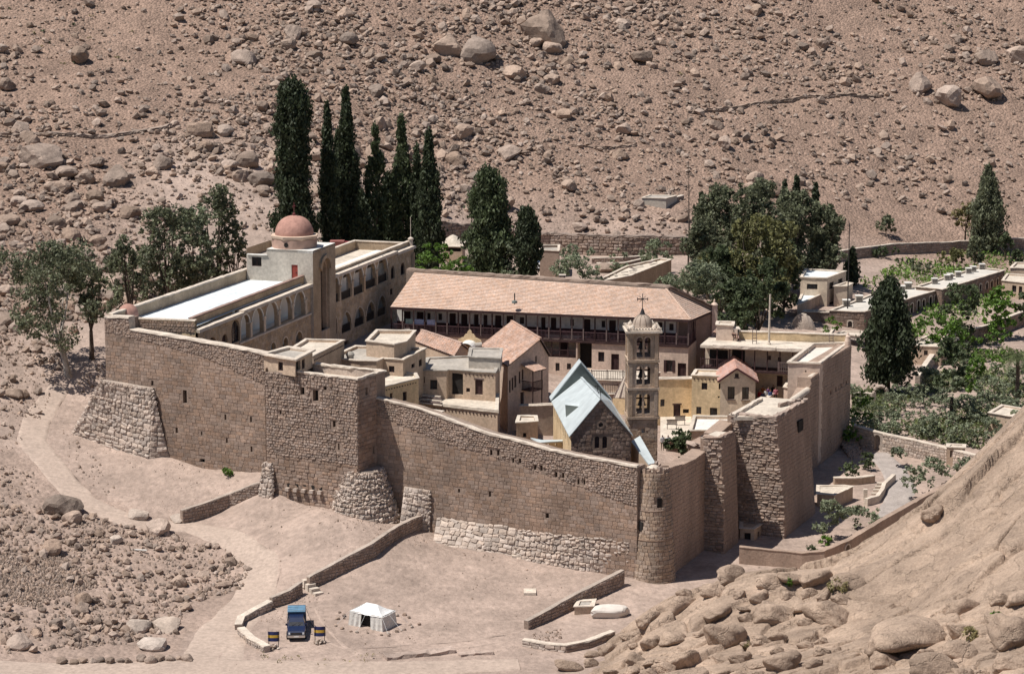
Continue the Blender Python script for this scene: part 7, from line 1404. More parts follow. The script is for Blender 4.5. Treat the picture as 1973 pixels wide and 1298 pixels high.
def scatter(idx, lib, name, sm=False):
    mbs = MB(); L_ = np.array_split(idx, 1)[0]; r_ = np.random.RandomState(9); var = r_.randint(0, len(lib), len(L_))
    for k, (V, Fc) in enumerate(lib):
        I = L_[var == k]; n = len(I)
        if not n: continue
        a = r_.uniform(0, 6.28, n); ca, sa = np.cos(a), np.sin(a); s = cand[I, 2] / 1.8; tx, ty = r_.uniform(-.35, .35, (2, n))
        X = V[None, :, 0] * ca[:, None] - V[None, :, 1] * sa[:, None]; Y = V[None, :, 0] * sa[:, None] + V[None, :, 1] * ca[:, None]; Z = V[None, :, 2] + X * tx[:, None] + Y * ty[:, None]
        P_ = np.stack([X * s[:, None] + cand[I, 0][:, None], Y * s[:, None] + cand[I, 1][:, None], Z * s[:, None] + (Zc[I] + s * .36)[:, None]], -1)
        mbs.arr(P_.reshape(-1, 3), [(Fc[None] + (np.arange(n) * len(V))[:, None, None]).reshape(-1, 3)])
    return mbs.build(name, ROCK, stuff=True)
rest = order[nb:]; big = rest[cand[rest, 2] > .5]; small = rest[cand[rest, 2] <= .5]
o = scatter(big, TET, 'scree_stones'); tag(o, 'mass of brown stones covering the hillside and the rubble field', 'scree')
o = scatter(small, HEX, 'scree_gravel'); tag(o, 'fine brown gravel and small stones over slope and yard', 'gravel')
print('rocks', len(cand), len(big), len(small))
# stone-edged footpaths, concrete blocks on the hill
gwall('footpath_edge', 'thin line of stones edging the footpath across the right hillside', [(1325, 218), (1440, 207), (1540, 192), (1620, 186), (1700, 188)], .35, .7, m=ROCK, core=ROCK, parts=60, row=.35, wd=(.4, .9), cop=ROCK, ch=.25, jit=.15, proud=.15)
gwall('footpath_edge', 'thin line of stones edging the footpath across the left hillside', [(-10, 262), (100, 262), (200, 267), (310, 252), (345, 240)], .3, .7, m=ROCK, core=ROCK, parts=60, row=.35, wd=(.4, .9), cop=ROCK, ch=.25, jit=.15, proud=.15)
gwall('footpath_edge', 'short curved line of stones low on the middle hillside', [(1100, 283), (1150, 288), (1225, 283)], .25, .6, m=ROCK, core=ROCK, parts=30, row=.35, wd=(.4, .9), cop=ROCK, ch=.2, jit=.15, proud=.15)
q = G((1268, 397)); house('concrete_tank', 'low concrete water tank on the foot of the hillside', 'tank', [(q.x - 2.6, q.y), (q.x + 1.2, q.y - 1), (q.x + 3.2, q.y + 3.0), (q.x - 1, q.y + 4)], q.z - 1, q.z + 1.3, GREYP, GROOF, par=.02)
q = G((790, 372)); house('concrete_tank', 'flat concrete slab tank behind the thin cypresses on the slope', 'tank', [(q.x - 4.6, q.y), (q.x + 1.2, q.y), (q.x + 1.6, q.y + 3.0), (q.x - 4, q.y + 3)], q.z - 1, q.z + 1.0, GREYP, GROOF, par=.02)
gwall('footpath_edge', 'low masonry step beside the concrete water tank', [(1270, 400), (1318, 384)], .6, .7, parts=20, row=.3)
# boulders on the outcrop: a pile of rounded granite blocks
GRAN = []
for i in range(8):
    V, Fc = rockshape(700 + i, 4, soft=True, k=18 + i % 5, sh=10 + 4 * (i % 3)); V = V * np.array([1.1, .95, 1.15]) ; d_ = 1 + .05 * np.sin(V[:, [0]] * 5 + i) * np.sin(V[:, [1]] * 6) + .025 * np.sin(V[:, [2]] * 13 + V[:, [0]] * 9)
    me = MB().arr(V * d_, [Fc]).mesh('boulder'); me.materials.append(SLAB); me.polygons.foreach_set('use_smooth', [True] * len(me.polygons)); GRAN.append(me)
rp = random.Random(33); placed = []
def granite(px, py, wpx, lab, grp=None, hs=1., sink=.5):
    q = GO((px, py)); d = (q - Vector((0, 0, 61))).length; s_ = wpx * d / FPX / 2.0
    o = inst('boulder', GRAN[rp.randrange(8)], Matrix.Translation(q + Vector((0, .3 * s_, s_ * (.62 - sink)))) @ Matrix.Rotation(.45 + rp.uniform(-.5, .5), 4, 'Z') @ Matrix.Rotation(rp.uniform(-.15, .3), 4, 'Y') @ Matrix.Diagonal((s_ * 1.15, s_ * rp.uniform(.75, 1), s_ * rp.uniform(.75, 1.05) * hs, 1))); tag(o, lab, 'boulder', grp)
PA_ = [(1075, 1300), (1190, 1232), (1295, 1156), (1400, 1118), (1560, 1116), (1640, 1116), (1620, 1200), (1580, 1310)]; PB_ = [(1690, 1310), (1700, 1225), (1800, 1190), (1985, 1150), (1985, 1310)]
for P_c, n, lo_, hi_, lab in ((PA_, 1600, 30, 104, 'rounded tan granite block in the pile at the left of the outcrop'), (PB_, 400, 44, 130, 'rounded tan granite block at the lower right of the outcrop')):
    xs, ys = zip(*P_c)
    for _ in range(n):
        px, py = rp.uniform(min(xs), max(xs)), rp.uniform(min(ys), max(ys)); wp = lo_ + (hi_ - lo_) * rp.random() ** 1.5
        if not inpoly(np.array([px]), np.array([py]), P_c)[0] or any(abs(px - a) < .36 * (wp + c) and abs(py - b_) < .24 * (wp + c) for a, b_, c in placed): continue
        placed.append((px, py, wp)); granite(px, py, wp, lab, 'boulders piled on the outcrop, ' + ('left' if P_c is PA_ else 'lower right'))
granite(1802, 1004, 66, 'smooth egg-shaped boulder balanced on the edge of the outcrop', None, .8, .3); granite(1745, 1255, 170, 'huge rounded granite bulge above the lower right blocks', None, .95, .42); granite(1432, 1182, 40, 'small round boulder lying on top of the granite pile', None, .7, .25)
print('granite', len(placed))
# ================================================================ trees
R = np.random.RandomState(12)
def quads(c, size, up=0., asp=1.6):
    n = len(c); a = R.normal(size=(n, 3)); a /= np.linalg.norm(a, axis=1)[:, None]; a[:, 2] += up; a /= np.linalg.norm(a, axis=1)[:, None]
    b = np.cross(a, R.normal(size=(n, 3))); b /= np.linalg.norm(b, axis=1)[:, None]; s = size * R.uniform(.6, 1.3, (n, 1)); a = a * s * asp * .5; b = b * s * .5
    V = np.stack([c - a, c + b * .9, c + a, c - b * .9], 1).reshape(-1, 3); return V, np.arange(4 * n).reshape(n, 4)
def leafmesh(c, size, up=0., asp=1.6): V, Fc = quads(c, size, up, asp); return MB().arr(V, [Fc])
def blobpts(blobs, dens, gap=.25):
    out = []
    for (x, y, z, rx, rz) in blobs:
        n = int(dens * rx * rx * (rz / rx) ** .5); d = R.normal(size=(n, 3)); d /= np.linalg.norm(d, axis=1)[:, None]
        cl = R.normal(size=(max(5, n // 26), 3)); cl /= np.linalg.norm(cl, axis=1)[:, None]; k = R.randint(0, len(cl), n); d = cl[k] + d * .42; rr_ = R.uniform(.55, 1.06, (n, 1)); out.append(np.array([x, y, z]) + d / np.maximum(1e-3, np.linalg.norm(d, axis=1)[:, None]) * rr_ * np.array([rx, rx, rz]))
    return np.concatenate(out)
def at(px, Y, ty):
    q = PY((px, ty), Y); z = hz(q.x, Y); return Vector((q.x, Y, z)), q.z - z, FPX / (Y * cP + (61 - q.z) * sP)
def cypress(name, label, px, Y, ty, wpx, leaf=L_CYP, prof=None, dens=1., group=None, cat='tree', sparse=0., base=.03):
    q, h, s = at(px, Y, ty); w = wpx / s; t = thing(name, label, cat, q, group); prof = prof or [(0, .45), (.08, .85), (.25, 1), (.5, .92), (.72, .58), (.87, .28), (.95, .12), (1, .0)]
    MB().tube([q + Vector((0, 0, -.5)), q + Vector((.1, 0, h * .5)), q + Vector((0, 0, h * .93))], [w * .07 + .08, w * .05, .03], 7).build('trunk', BARK, t)
    M_n = int(52 * w * h * .36 * dens ** .5) + 50; u = R.uniform(base, 1, M_n) ** .92; a = R.uniform(0, 6.283, M_n); rad = np.interp(u, *zip(*prof)) * w / 2
    lump = 1 + .42 * (vnoise(a * 1.6, u * h / 1.3, 5) - .5) * 2; rad = rad * lump * R.uniform(.6, 1.14, M_n)
    k = int(9 * dens); c = np.stack([np.cos(a) * rad, np.sin(a) * rad, u * h], 1); c = np.repeat(c, k, 0) + R.normal(size=(M_n * k, 3)) * np.array([.17, .17, .34]) * (.6 + w * .13)
    if sparse: c = c[vnoise(c[:, 0] * 1.1 + c[:, 1], c[:, 2] * .8, 8) > sparse]
    leafmesh(c + np.array(q), .30, 1.3, 1.9).build('crown', leaf, t); return t
def broad(name, label, px, Y, ty, wpx, leaf, kind='euca', n=None, group=None, cat='tree', trunk=True, size=.3, zb=None, lean=0., bark=BARK, dens=150, lo=.35, q=None, h=None, fixn=None):
    if q is None: q, h, s = at(px, Y, ty); w = wpx / s
    else: s = FPX / (Vector(q) - Vector((0, 0, 61))).length; w = wpx / s; h = h if h else (q.y and (lambda z: z - q.z)(PY((px, ty), q.y).z))
    r_ = random.Random(int(px * 7 + ty)); t = thing(name, label, cat, q, group); bl = []; mb = MB()
    th_ = q + Vector((lean, 0, h * lo * .75)); rt_ = max(.06, min(.32, h * .022))
    if trunk: mb.tube([q + Vector((0, 0, -.4)), q + Vector((lean * .4, .1, h * lo * .4)), th_], [rt_ * 1.4, rt_, rt_ * .8], 7)
    kb = .095 * min(w, h) + .30; n = int(min(90, max(9, w * h / (kb * kb * 2.6)))) if not fixn else fixn
    for i in range(n):
        u = r_.random() ** .85; zz = h * (lo + (1 - lo) * (.05 + .92 * u)); env = math.sin(math.pi * min(.98, .20 + .72 * u)) ** (.8 if kind == 'euca' else .6)
        a = r_.uniform(0, 6.283); rr_ = math.sqrt(r_.random()) * w / 2 * env * r_.uniform(.75, 1.12); br = kb * r_.uniform(.55, 1.35); c = Vector((lean + math.cos(a) * rr_, math.sin(a) * rr_ * .9, min(zz, h - br * .7)))
        bl.append((c.x, c.y, c.z, br, br * (r_.uniform(.8, 1.3) if kind == 'euca' else r_.uniform(.6, .9))))
        if trunk and i % 4 == 0 and kind != 'round': m_ = th_.lerp(q + c, .5) + Vector((r_.uniform(-.2, .2), 0, -.1 * h * .3)); mb.tube([th_, m_, q + c], [rt_ * .55, rt_ * .35, .03], 5)
    if trunk: mb.build('trunk', bark, t)
    c = blobpts(bl, dens) + np.array(q); leafmesh(c, size, -.25 if kind == 'euca' else .1).build('crown', leaf, t); return t
# cypresses behind the long building
P_old = [(0, .9), (.12, 1.), (.22, .85), (.3, .7), (.5, .58), (.75, .68), (.9, .62), (.97, .45), (1, .2)]
cypress('cypress_tree', 'thick dark cypress with a bulging top, leftmost behind the red dome', 562, 331, 160, 84, prof=P_old, dens=1.1)
cypress('cypress_tree', 'slender pointed cypress, second from the left in the row', 630, 335, 202, 32); cypress('cypress_tree', 'tallest pointed cypress in the row behind the building', 666, 338, 176, 44, dens=1.1); cypress('cypress_tree', 'narrow cypress hugging the left side of the tallest one', 650, 341, 262, 28)
cypress('cypress_tree', 'thin see-through cypress with bare upper twigs', 722, 340, 246, 42, sparse=.42, leaf=L_DRK); cypress('cypress_tree', 'ragged cypress, third from the right in the row', 773, 342, 230, 42, sparse=.3, leaf=L_DRK); cypress('cypress_tree', 'short cypress filling the row below the ragged ones', 748, 346, 340, 46)
cypress('cypress_tree', 'two-topped cypress at the right end of the row', 826, 338, 258, 44, dens=1.1); cypress('cypress_tree', 'lesser left spire beside the two-topped cypress', 803, 341, 285, 30); cypress('cypress_tree', 'low dark cypress between building and row', 695, 336, 372, 46)
cypress('cypress_tree', 'broad bushy conifer behind the middle of the tiled roof', 942, 335, 330, 84, prof=[(0, .8), (.2, 1), (.45, .9), (.65, .72), (.85, .6), (.95, .42), (1, .2)], leaf=L_DRK, dens=1.1)
cypress('cypress_tree', 'small club-shaped cypress right of the broad conifer', 1015, 332, 403, 46, prof=[(0, .5), (.3, .8), (.6, 1), (.85, .8), (1, .25)])
cypress('cypress_tree', 'big solitary cypress in the orchard beyond the corner house', 1714, 289, 545, 84, prof=[(0, .3), (.1, .75), (.3, 1), (.55, .95), (.75, .72), (.9, .42), (1, .12)], dens=1.15, base=.12)
# big eucalyptus cluster
for px, Y, ty, w_, lf, lab in [(1400, 346, 356, 150, L_EUC, 'grey-green eucalyptus at the back left of the big cluster'), (1365, 335, 425, 120, L_EUC, 'eucalyptus at the left edge of the big cluster'), (1462, 343, 352, 140, L_EUC, 'eucalyptus in the back middle of the big cluster'), (1578, 352, 392, 120, L_EUC, 'eucalyptus at the far right of the big cluster'), (1530, 352, 372, 150, L_EUC, 'full eucalyptus on the right of the big cluster'),
                          (1490, 328, 425, 120, L_YEL, 'yellow-tinged eucalyptus in the heart of the big cluster'), (1440, 324, 420, 160, L_YEL, 'olive-toned eucalyptus in front of the big cluster'), (1462, 314, 500, 140, L_DRK, 'dark low tree at the front foot of the big cluster'), (1420, 308, 545, 120, L_DRK, 'dark dense tree behind the tiled lean-to'), (1512, 330, 470, 84, L_DRK, 'dark tree just left of the pale cube house'), (1390, 322, 480, 110, L_DRK, 'dark middle tree at the left of the big cluster')]: broad('eucalyptus_tree', lab, px, Y, ty, w_, lf, lo=.12, dens=190, size=.3)
for px, Y, ty, w_, lab in [(1535, 361, 343, 24, 'dark conifer spire sticking out of the cluster top'), (1512, 361, 352, 20, 'left twin of the conifer spires at the cluster top'), (1572, 362, 356, 22, 'right conifer spire at the cluster top'), (1600, 362, 400, 24, 'pointed conifer on the right flank of the cluster'), (1352, 350, 375, 24, 'dark conifer left of the cluster beside the bare tree'), (1642, 356, 482, 26, 'dark slim conifer above the pale cube house')]: cypress('cypress_tree', lab, px, Y, ty, w_)
q, h, s = at(1328, 338, 312); t = thing('bare_tree', 'tall leafless dead tree left of the big cluster', 'tree', q); mb = MB(); mb.tube([q, q + Vector((.1, 0, h * .5)), q + Vector((-.1, 0, h))], [.16, .1, .02], 6); rb = random.Random(2)
for i in range(40): z = h * rb.uniform(.3, .95); a = rb.uniform(0, 6.28); l = (1.2 - z / h) * 1.7; mb.tube([q + Vector((0, 0, z)), q + Vector((math.cos(a) * l * .5, math.sin(a) * l * .5, z + l * .35)), q + Vector((math.cos(a) * l * .75, math.sin(a) * l * .75, z + l * 1.05))], [.035, .025, .01], 4)
mb.build('trunk', BARK, t)
q, h, s = at(1637, 330, 430); t = thing('mast', 'thin dark mast pole rising behind the pale cube house', 'pole', q); MB().tube([q, q + Vector((0, 0, h))], [.09, .06], 6).build('pole', IRON, t); MB().bar(q + Vector((-.3, 0, h - .3)), q + Vector((.3, 0, h - .3)), .06, .06).build('crossbar', IRON, t)
for px, Y, ty, w_, lf, lab in [(1100, 326, 466, 125, L_OLV, 'silver-green olive tree behind the middle of the tiled roof'), (1345, 316, 500, 175, L_OLV, 'wide grey olive tree right of the tiled roof, before the cluster'), (1295, 318, 528, 120, L_OLV, 'grey olive behind the hip of the tiled roof'), (1270, 352, 462, 80, L_OLV, 'small olive on the terraces below the retaining wall'), (1190, 350, 478, 36, L_OLV, 'little olive bush beside the terrace walls'), (985, 332, 465, 40, L_OLV, 'pale olive between the two dark conifers'), (838, 325, 468, 80, L_GRN, 'bright green leafy tree right of the corner mast'), (880, 322, 495, 60, L_GRN, 'bright green bush behind the left end of the tiled roof')]: broad('olive_tree' if lf is L_OLV else 'leafy_tree', lab, px, Y, ty, w_, lf, 'round', lo=.08, size=.22, dens=230)
# left trees
broad('eucalyptus_tree', 'large spreading eucalyptus with forked trunk, at the left corner of the fortress', 112, 0, 476, 250, L_EUC, q=G((132, 724)), h=None, lo=.34, dens=125, bark=BARKP, lean=-.9, size=.24); broad('eucalyptus_tree', 'slim young eucalyptus close to the fortress corner', 172, 0, 505, 66, L_EUC, q=G((177, 692)), lo=.4, dens=110)
for px, Y, ty, w_, lab in [(248, 276, 452, 100, 'thin-crowned eucalyptus behind the small pink dome'), (318, 284, 400, 130, 'dense eucalyptus in the middle behind the white roof'), (372, 290, 395, 110, 'full green eucalyptus behind the white roof'), (415, 295, 362, 100, 'tallest eucalyptus behind the white roof'), (450, 296, 410, 60, 'airy eucalyptus nearest the domed block'), (280, 290, 470, 110, 'low eucalyptus filling the grove behind the white roof'), (365, 285, 480, 120, 'shady low eucalyptus right behind the rear parapet')]: broad('eucalyptus_tree', lab, px, Y, ty, w_, L_EUC if px != 372 else L_OLV, lo=.10, dens=150, size=.25)
# orchard on the right
OR = []
_ro = random.Random(17)
for (px, ty, w_) in [(1660, 805, 80), (1690, 770, 90), (1735, 790, 100), (1762, 742, 110), (1780, 800, 90), (1822, 735, 100), (1815, 790, 90), (1858, 765, 100), (1905, 725, 90), (1890, 800, 90), (1950, 765, 90), (1850, 815, 80), (1935, 812, 80), (1965, 700, 60), (1780, 705, 70), (1720, 830, 80), (1665, 840, 60), (1800, 840, 70), (1965, 790, 70), (1925, 845, 70), (1880, 838, 60), (1830, 850, 50), (1760, 845, 60), (1800, 758, 80), (1700, 812, 70), (1880, 745, 70), (1930, 700, 60), (1650, 740, 50), (1720, 755, 60), (1800, 710, 60), (1840, 705, 70), (1870, 690, 60), (1905, 760, 90), (1745, 820, 90), (1710, 850, 60), (1790, 865, 60), (1850, 860, 60), (1660, 770, 50), (1960, 740, 70), (1970, 830, 60)]:
    if ty > 818: continue
    b = G((px, ty + 46)); OR.append((px, b.y, ty, w_, L_OLV))
for i, (px, Y, ty, w_, lf) in enumerate(OR):
    wh_ = ('back rows' if ty < 750 else 'middle rows' if ty < 806 else 'front row by the rubble wall') + ', ' + ('left part' if px < 1735 else 'middle part' if px < 1850 else 'right part'); broad('olive_tree', 'grey-green olive tree of the right orchard, ' + wh_, px, Y, ty, w_, lf, 'round', lo=.04, size=.19, dens=230, group='olive trees in the right orchard, ' + wh_)
broad('leafy_tree', 'dark tree with a bent black trunk in the middle of the orchard', 1838, 272, 648, 80, L_DRK, 'round', lo=.4); broad('leafy_tree', 'big green tree before the near stone lodge', 1858, 318, 548, 110, L_GRN if 0 else L_DRK, 'round', lo=.2); broad('leafy_tree', 'fresh green tree right of the big green one', 1925, 322, 545, 70, L_GRN, 'round', lo=.15); broad('leafy_tree', 'dull green tree at the right border by the lodge', 1985, 320, 560, 50, L_DRK, 'round')
for px, Y, ty, w_, h_, lab in [(1800, 312, 600, 120, 0, 'bright green shrubbery under the near lodge'), (1840, 310, 618, 80, 0, 'bright green shrub right of the lodge shrubbery'), (1768, 310, 612, 60, 0, 'bright green shrub beside the big cypress'), (1690, 372, 520, 80, 0, 'bright green bush behind the near lodge'), (1720, 375, 515, 60, 0, 'bright green bush by the blue tarpaulin'), (1755, 345, 690, 20, 0, 'small green weed patch on the orchard path'), (1660, 268, 745, 40, 0, 'green garden bush by the orchard wall'), (1640, 262, 812, 36, 0, 'leafy bush at the corner of the fortress'), (1600, 318, 610, 34, 0, 'young green tree by the stone service block'), (1925, 300, 575, 60, 0, 'light green bush by the dark orchard wall'), (1885, 285, 672, 50, 0, 'green bush under the dark orchard wall')]:
    broad('garden_bush', lab, px, Y, ty, w_, L_GRN, 'round', lo=.05, size=.24, trunk=False, cat='bush')
for px, Y, ty, w_, lf, lab in [(1905, 395, 326, 60, L_EUC, 'tall shaggy conifer at the foot of the right slope'), (1862, 398, 392, 50, L_DRY, 'dry brownish tree left of the shaggy conifer'), (1708, 392, 418, 46, L_EUC, 'thin tree standing alone at the slope foot'), (1838, 380, 482, 60, L_YEL, 'rounded yellowish tree behind the lodges'), (1745, 378, 498, 50, L_DRK, 'rounded dark tree behind the near lodge'), (1700, 380, 475, 60, L_DRK, 'dark bushy tree by the ruined wall'), (1938, 390, 450, 30, L_DRK, 'small round dark tree right of the shaggy conifer'), (1960, 380, 480, 40, L_DRK, 'dark tree at the right border of the slope foot'), (1880, 378, 455, 50, L_EUC, 'grey tree between conifer and lodges'), (1780, 372, 505, 50, L_EUC, 'grey bush tree behind the lodge roofs')]:
    (cypress if w_ in (60,) and ty == 326 else broad)('leafy_tree', lab, px, Y, ty, w_, lf)
# palm
q, h, s = at(1962, 278, 660); t = thing('palm_tree', 'date palm with drooping fronds at the right border', 'tree', q); MB().tube([q, q + Vector((.1, 0, h * .5)), q + Vector((0, 0, h * .8))], [.28, .22, .2], 9).build('trunk', BARK, t); rb = random.Random(9)
for i in range(34):
    a = rb.uniform(0, 6.28); e = rb.uniform(-.35, 1.2); L_n = rb.uniform(2.2, 3.0); mb = MB(); c = q + Vector((0, 0, h * .8)); pts = []
    for k in range(9): u = k / 8; pts.append(c + Vector((math.cos(a) * math.cos(e) * L_n * u, math.sin(a) * math.cos(e) * L_n * u, math.sin(e) * L_n * u - 1.3 * u * u)))
    for k in range(8):
        d = (pts[k + 1] - pts[k]); sd_ = d.cross(Vector((0, 0, 1))).normalized() if d.cross(Vector((0, 0, 1))).length > .01 else Vector((1, 0, 0)); wl = .5 * math.sin(math.pi * min(1, (k + 1) / 8.6)) + .06
        for f in (0, .33, .66):
            p = pts[k].lerp(pts[k + 1], f)
            for s_ in (-1, 1): mb.poly(p, p + d * .16, p + d * .9 + sd_ * s_ * wl + Vector((0, 0, -.14)))
    mb.build('frond', L_PALM, t)
# garden trees below the bastions, court tree, shrubs
for px, py, ty, w_, lf, lab in [(1602, 1040, 962, 80, L_OLV, 'blue-green olive tree in the garden below the bastions'), (1650, 1020, 975, 60, L_OLV, 'second olive below the bastions, by the wavy stair'), (1685, 1008, 980, 50, L_OLV, 'small olive by the climbing garden wall'), (1765, 966, 895, 60, L_OLV, 'feathery young tree by the gravel path'), (1790, 952, 878, 60, L_OLV, 'tall feathery young tree by the gravel path'), (1815, 935, 890, 46, L_OLV, 'feathery sapling below the gate block'), (1855, 918, 875, 40, L_OLV, 'small tree before the gate block'), (1727, 900, 858, 36, L_OLV, 'spindly sapling before the sunlit rubble wall'), (1665, 905, 872, 40, L_DRK, 'dark bush in the shade of the corner wall'), (1640, 925, 890, 36, L_DRK, 'shaded bush above the ledge wall')]: broad('olive_tree', lab, px, 0, ty, w_, lf, 'round', q=G((px, py)), lo=.15, size=.2, dens=190)
q = P((1308, 905), 4.6); broad('leafy_tree', 'leafy green tree in the courtyard beside the round tower', 1308, 0, 822, 52, L_DRK, 'round', q=q, lo=.12, size=.24, dens=230)
for px, py, w_, lf, lab in [(437, 917, 24, L_GRN, 'small round green bush on the bare ground by the fortress'), (1615, 1142, 40, L_DRY, 'dry yellow shrub in a cleft of the outcrop'), (1520, 1132, 22, L_GRN, 'green tuft on the outcrop crest'), (1435, 1250, 20, L_DRY, 'yellow-green tuft between outcrop blocks'), (1870, 1235, 36, L_DRY, 'straw-coloured shrub at the lower right of the outcrop'), (1920, 1195, 24, L_GRN, 'green tuft at the right of the outcrop'), (1560, 1070, 30, L_DRK, 'low weed at the foot of the bastion'), (1590, 1050, 26, L_GRN, 'low green weed in the bastion shade')]:
    q = GO((px, py)); d_ = (q - Vector((0, 0, 61))).length; w2 = w_ * d_ / FPX; t = thing('shrub', lab, 'shrub', q); MB().tube([q + Vector((0, 0, -.1)), q + Vector((0, 0, w2 * .4))], .04, 5).build('stem', BARK, t); leafmesh(blobpts([(0, 0, w2 * .32, w2 * .5, w2 * .4), (w2 * .2, 0, w2 * .3, w2 * .3, w2 * .3)], 700 / max(w2, .4)) + np.array(q), .13, .8, 2.4).build('foliage', lf, t)
for i in range(46):
    px, py = [(rr.uniform(20, 260), rr.uniform(10, 130)), (rr.uniform(1300, 1950), rr.uniform(5, 160)), (rr.uniform(500, 760), rr.uniform(1262, 1285))][i % 3]; q = G((px, py)); t = leafmesh(blobpts([(0, 0, .12, .5, .2)], 90 if i % 3 < 2 else 50) + np.array(q), .2 if i % 3 < 2 else .1, .8, 2.4).build('desert_tuft', L_DRY if i % 3 == 2 or i % 2 else L_DRK, org=q); tag(t, 'low desert tuft on the stony ground', 'tuft', 'desert tufts')

# undergrowth of the orchard
P_u = [G(p) for p in ((1645, 825), (1640, 740), (1760, 760), (1830, 660), (1990, 640), (1990, 840), (1900, 868), (1800, 852), (1740, 842))]; P_u = [(q.x, q.y) for q in P_u]; xs, ys = zip(*P_u)
x = R.uniform(min(xs), max(xs), 64000); y = R.uniform(min(ys), max(ys), 64000); k = inpoly(x, y, P_u) & (R.uniform(0, 1, 64000) < np.clip(.33 + 2.6 * fbm(x / 6, y / 6, 3, 66), 0, 1)); x, y = x[k], y[k]
o = leafmesh(np.stack([x, y, hzv(x, y) + R.uniform(0, .5, len(x)) ** 1.3], 1), .26, .8, 2).build('undergrowth', leafm('undergrowth_leaf', (.17, .20, .09)), stuff=True); tag(o, 'low grey-green undergrowth between the orchard trees', 'undergrowth')
P_u = [G(p) for p in ((1655, 545), (1750, 500), (1900, 480), (1990, 490), (1990, 560), (1850, 650), (1760, 660))]; P_u = [(q.x, q.y) for q in P_u]; xs, ys = zip(*P_u)
x = R.uniform(min(xs), max(xs), 30000); y = R.uniform(min(ys), max(ys), 30000); k = inpoly(x, y, P_u) & (R.uniform(0, 1, 30000) < np.clip(.25 + 2.6 * fbm(x / 7, y / 7, 3, 36), 0, 1)); x, y = x[k], y[k]
o = leafmesh(np.stack([x, y, hzv(x, y) + R.uniform(0, .8, len(x)) ** 1.2], 1), .3, .8, 2).build('undergrowth', leafm('fresh_undergrowth_leaf', (.16, .25, .06)), stuff=True); tag(o, 'fresh green garden growth round the stone lodges', 'undergrowth')
# ================================================================ vehicle, signs, tent
q = G((571, 1235)); tk = thing('pickup_truck', 'dark blue pickup with a pale blue roof rack canopy parked in the yard', 'pickup', q)
hd_ = math.radians(3.); ex_, ey_ = Vector((math.cos(hd_), math.sin(hd_), 0)), Vector((-math.sin(hd_) - .02, math.cos(hd_), 0)); T = lambda x, y, z: q + ex_ * x * .92 + ey_ * y * .94 + Vector((0, 0, z * .95))
NAVY = mat('navy_car_paint', (.010, .020, .060), .08, 3, rough=.3, bump=0, spec=.6); CAN = mat('canopy_blue', (.15, .29, .42), .12, 2, rough=.6, bump=.1); CHR = mat('dull_chrome', (.55, .55, .55), .05, 3, rough=.3, bump=0, metal=1); RUBB = mat('tyre_rubber', (.02, .02, .02), .1, 3, bump=.1); LAMP = mat('lamp_glass', (.75, .76, .76), .03, 3, rough=.1, bump=0, spec=.6)
def loft(mb, secs):                                       # secs: list of 4-point rings
    for a, b in zip(secs[:-1], secs[1:]):
        for i in range(4): j = (i + 1) % 4; mb.poly(a[i], a[j], b[j], b[i])
    mb.poly(*reversed(secs[0])); mb.poly(*secs[-1]); return mb
sec = lambda y, w0, w1, z0, z1: [T(-w0, y, z0), T(w0, y, z0), T(w1, y, z1), T(-w1, y, z1)]
loft(MB(), [sec(0, .74, .72, .38, .82), sec(.12, .82, .78, .36, .93), sec(1.25, .86, .84, .36, 1.02), sec(4.7, .86, .84, .4, 1.02), sec(4.85, .84, .82, .45, 1.0)]).build('body', NAVY, tk)
loft(MB(), [sec(.14, .66, .64, .94, .945), sec(1.2, .74, .72, 1.03, 1.06)]).build('bonnet', NAVY, tk)
loft(MB(), [sec(1.2, .80, .78, 1.0, 1.03), sec(1.82, .79, .62, 1.0, 1.66), sec(2.75, .79, .64, 1.0, 1.70), sec(2.9, .8, .68, 1.0, 1.62)]).build('cab', NAVY, tk)
ws_ = MB().poly(T(-.68, 1.25, 1.09), T(.68, 1.25, 1.09), T(.57, 1.79, 1.62), T(-.57, 1.79, 1.62)).build('windscreen', GLASS, tk)
mb = MB(); mb.bar(T(-.4, 1.22, 1.10), T(.02, 1.42, 1.25), .02, .02); mb.bar(T(.15, 1.22, 1.10), T(.5, 1.42, 1.25), .02, .02); mb.build('wiper', IRON, ws_, stuff=True)
for s_ in (-1, 1): MB().poly(*[T(s_ * a, b, c) for a, b, c in ((.80, 1.5, 1.08), (.80, 2.7, 1.08), (.665, 2.65, 1.6), (.655, 1.85, 1.58))]).build('side_window', GLASS, tk); MB().bar(T(s_ * .82, 1.5, 1.12), T(s_ * 1.0, 1.48, 1.16), .1, .16).build('wing_mirror', NAVY, tk); MB().bar(T(s_ * .55, -.01, .74), T(s_ * .72, .0, .74), .06, .16).build('headlight', LAMP, tk)
loft(MB(), [sec(2.92, .88, .80, 1.0, 1.86), sec(4.88, .88, .80, 1.0, 1.86)]).build('canopy', mat('canopy_side', (.06, .085, .13), .1, 2), tk)
mb = MB(); mb.hexa([T(-.84, 2.85, 1.87), T(.84, 2.85, 1.87), T(.84, 4.92, 1.87), T(-.84, 4.92, 1.87)], [T(-.8, 2.85, 1.93), T(.8, 2.85, 1.93), T(.8, 4.92, 1.93), T(-.8, 4.92, 1.93)]); cr_ = mb.build('canopy_roof', CAN, tk)
for i in range(4): MB().bar(T(-.8, 3.0 + i * .58, 1.96), T(.8, 3.0 + i * .58, 1.96), .05, .05).build('rack_bar', CHR, cr_)
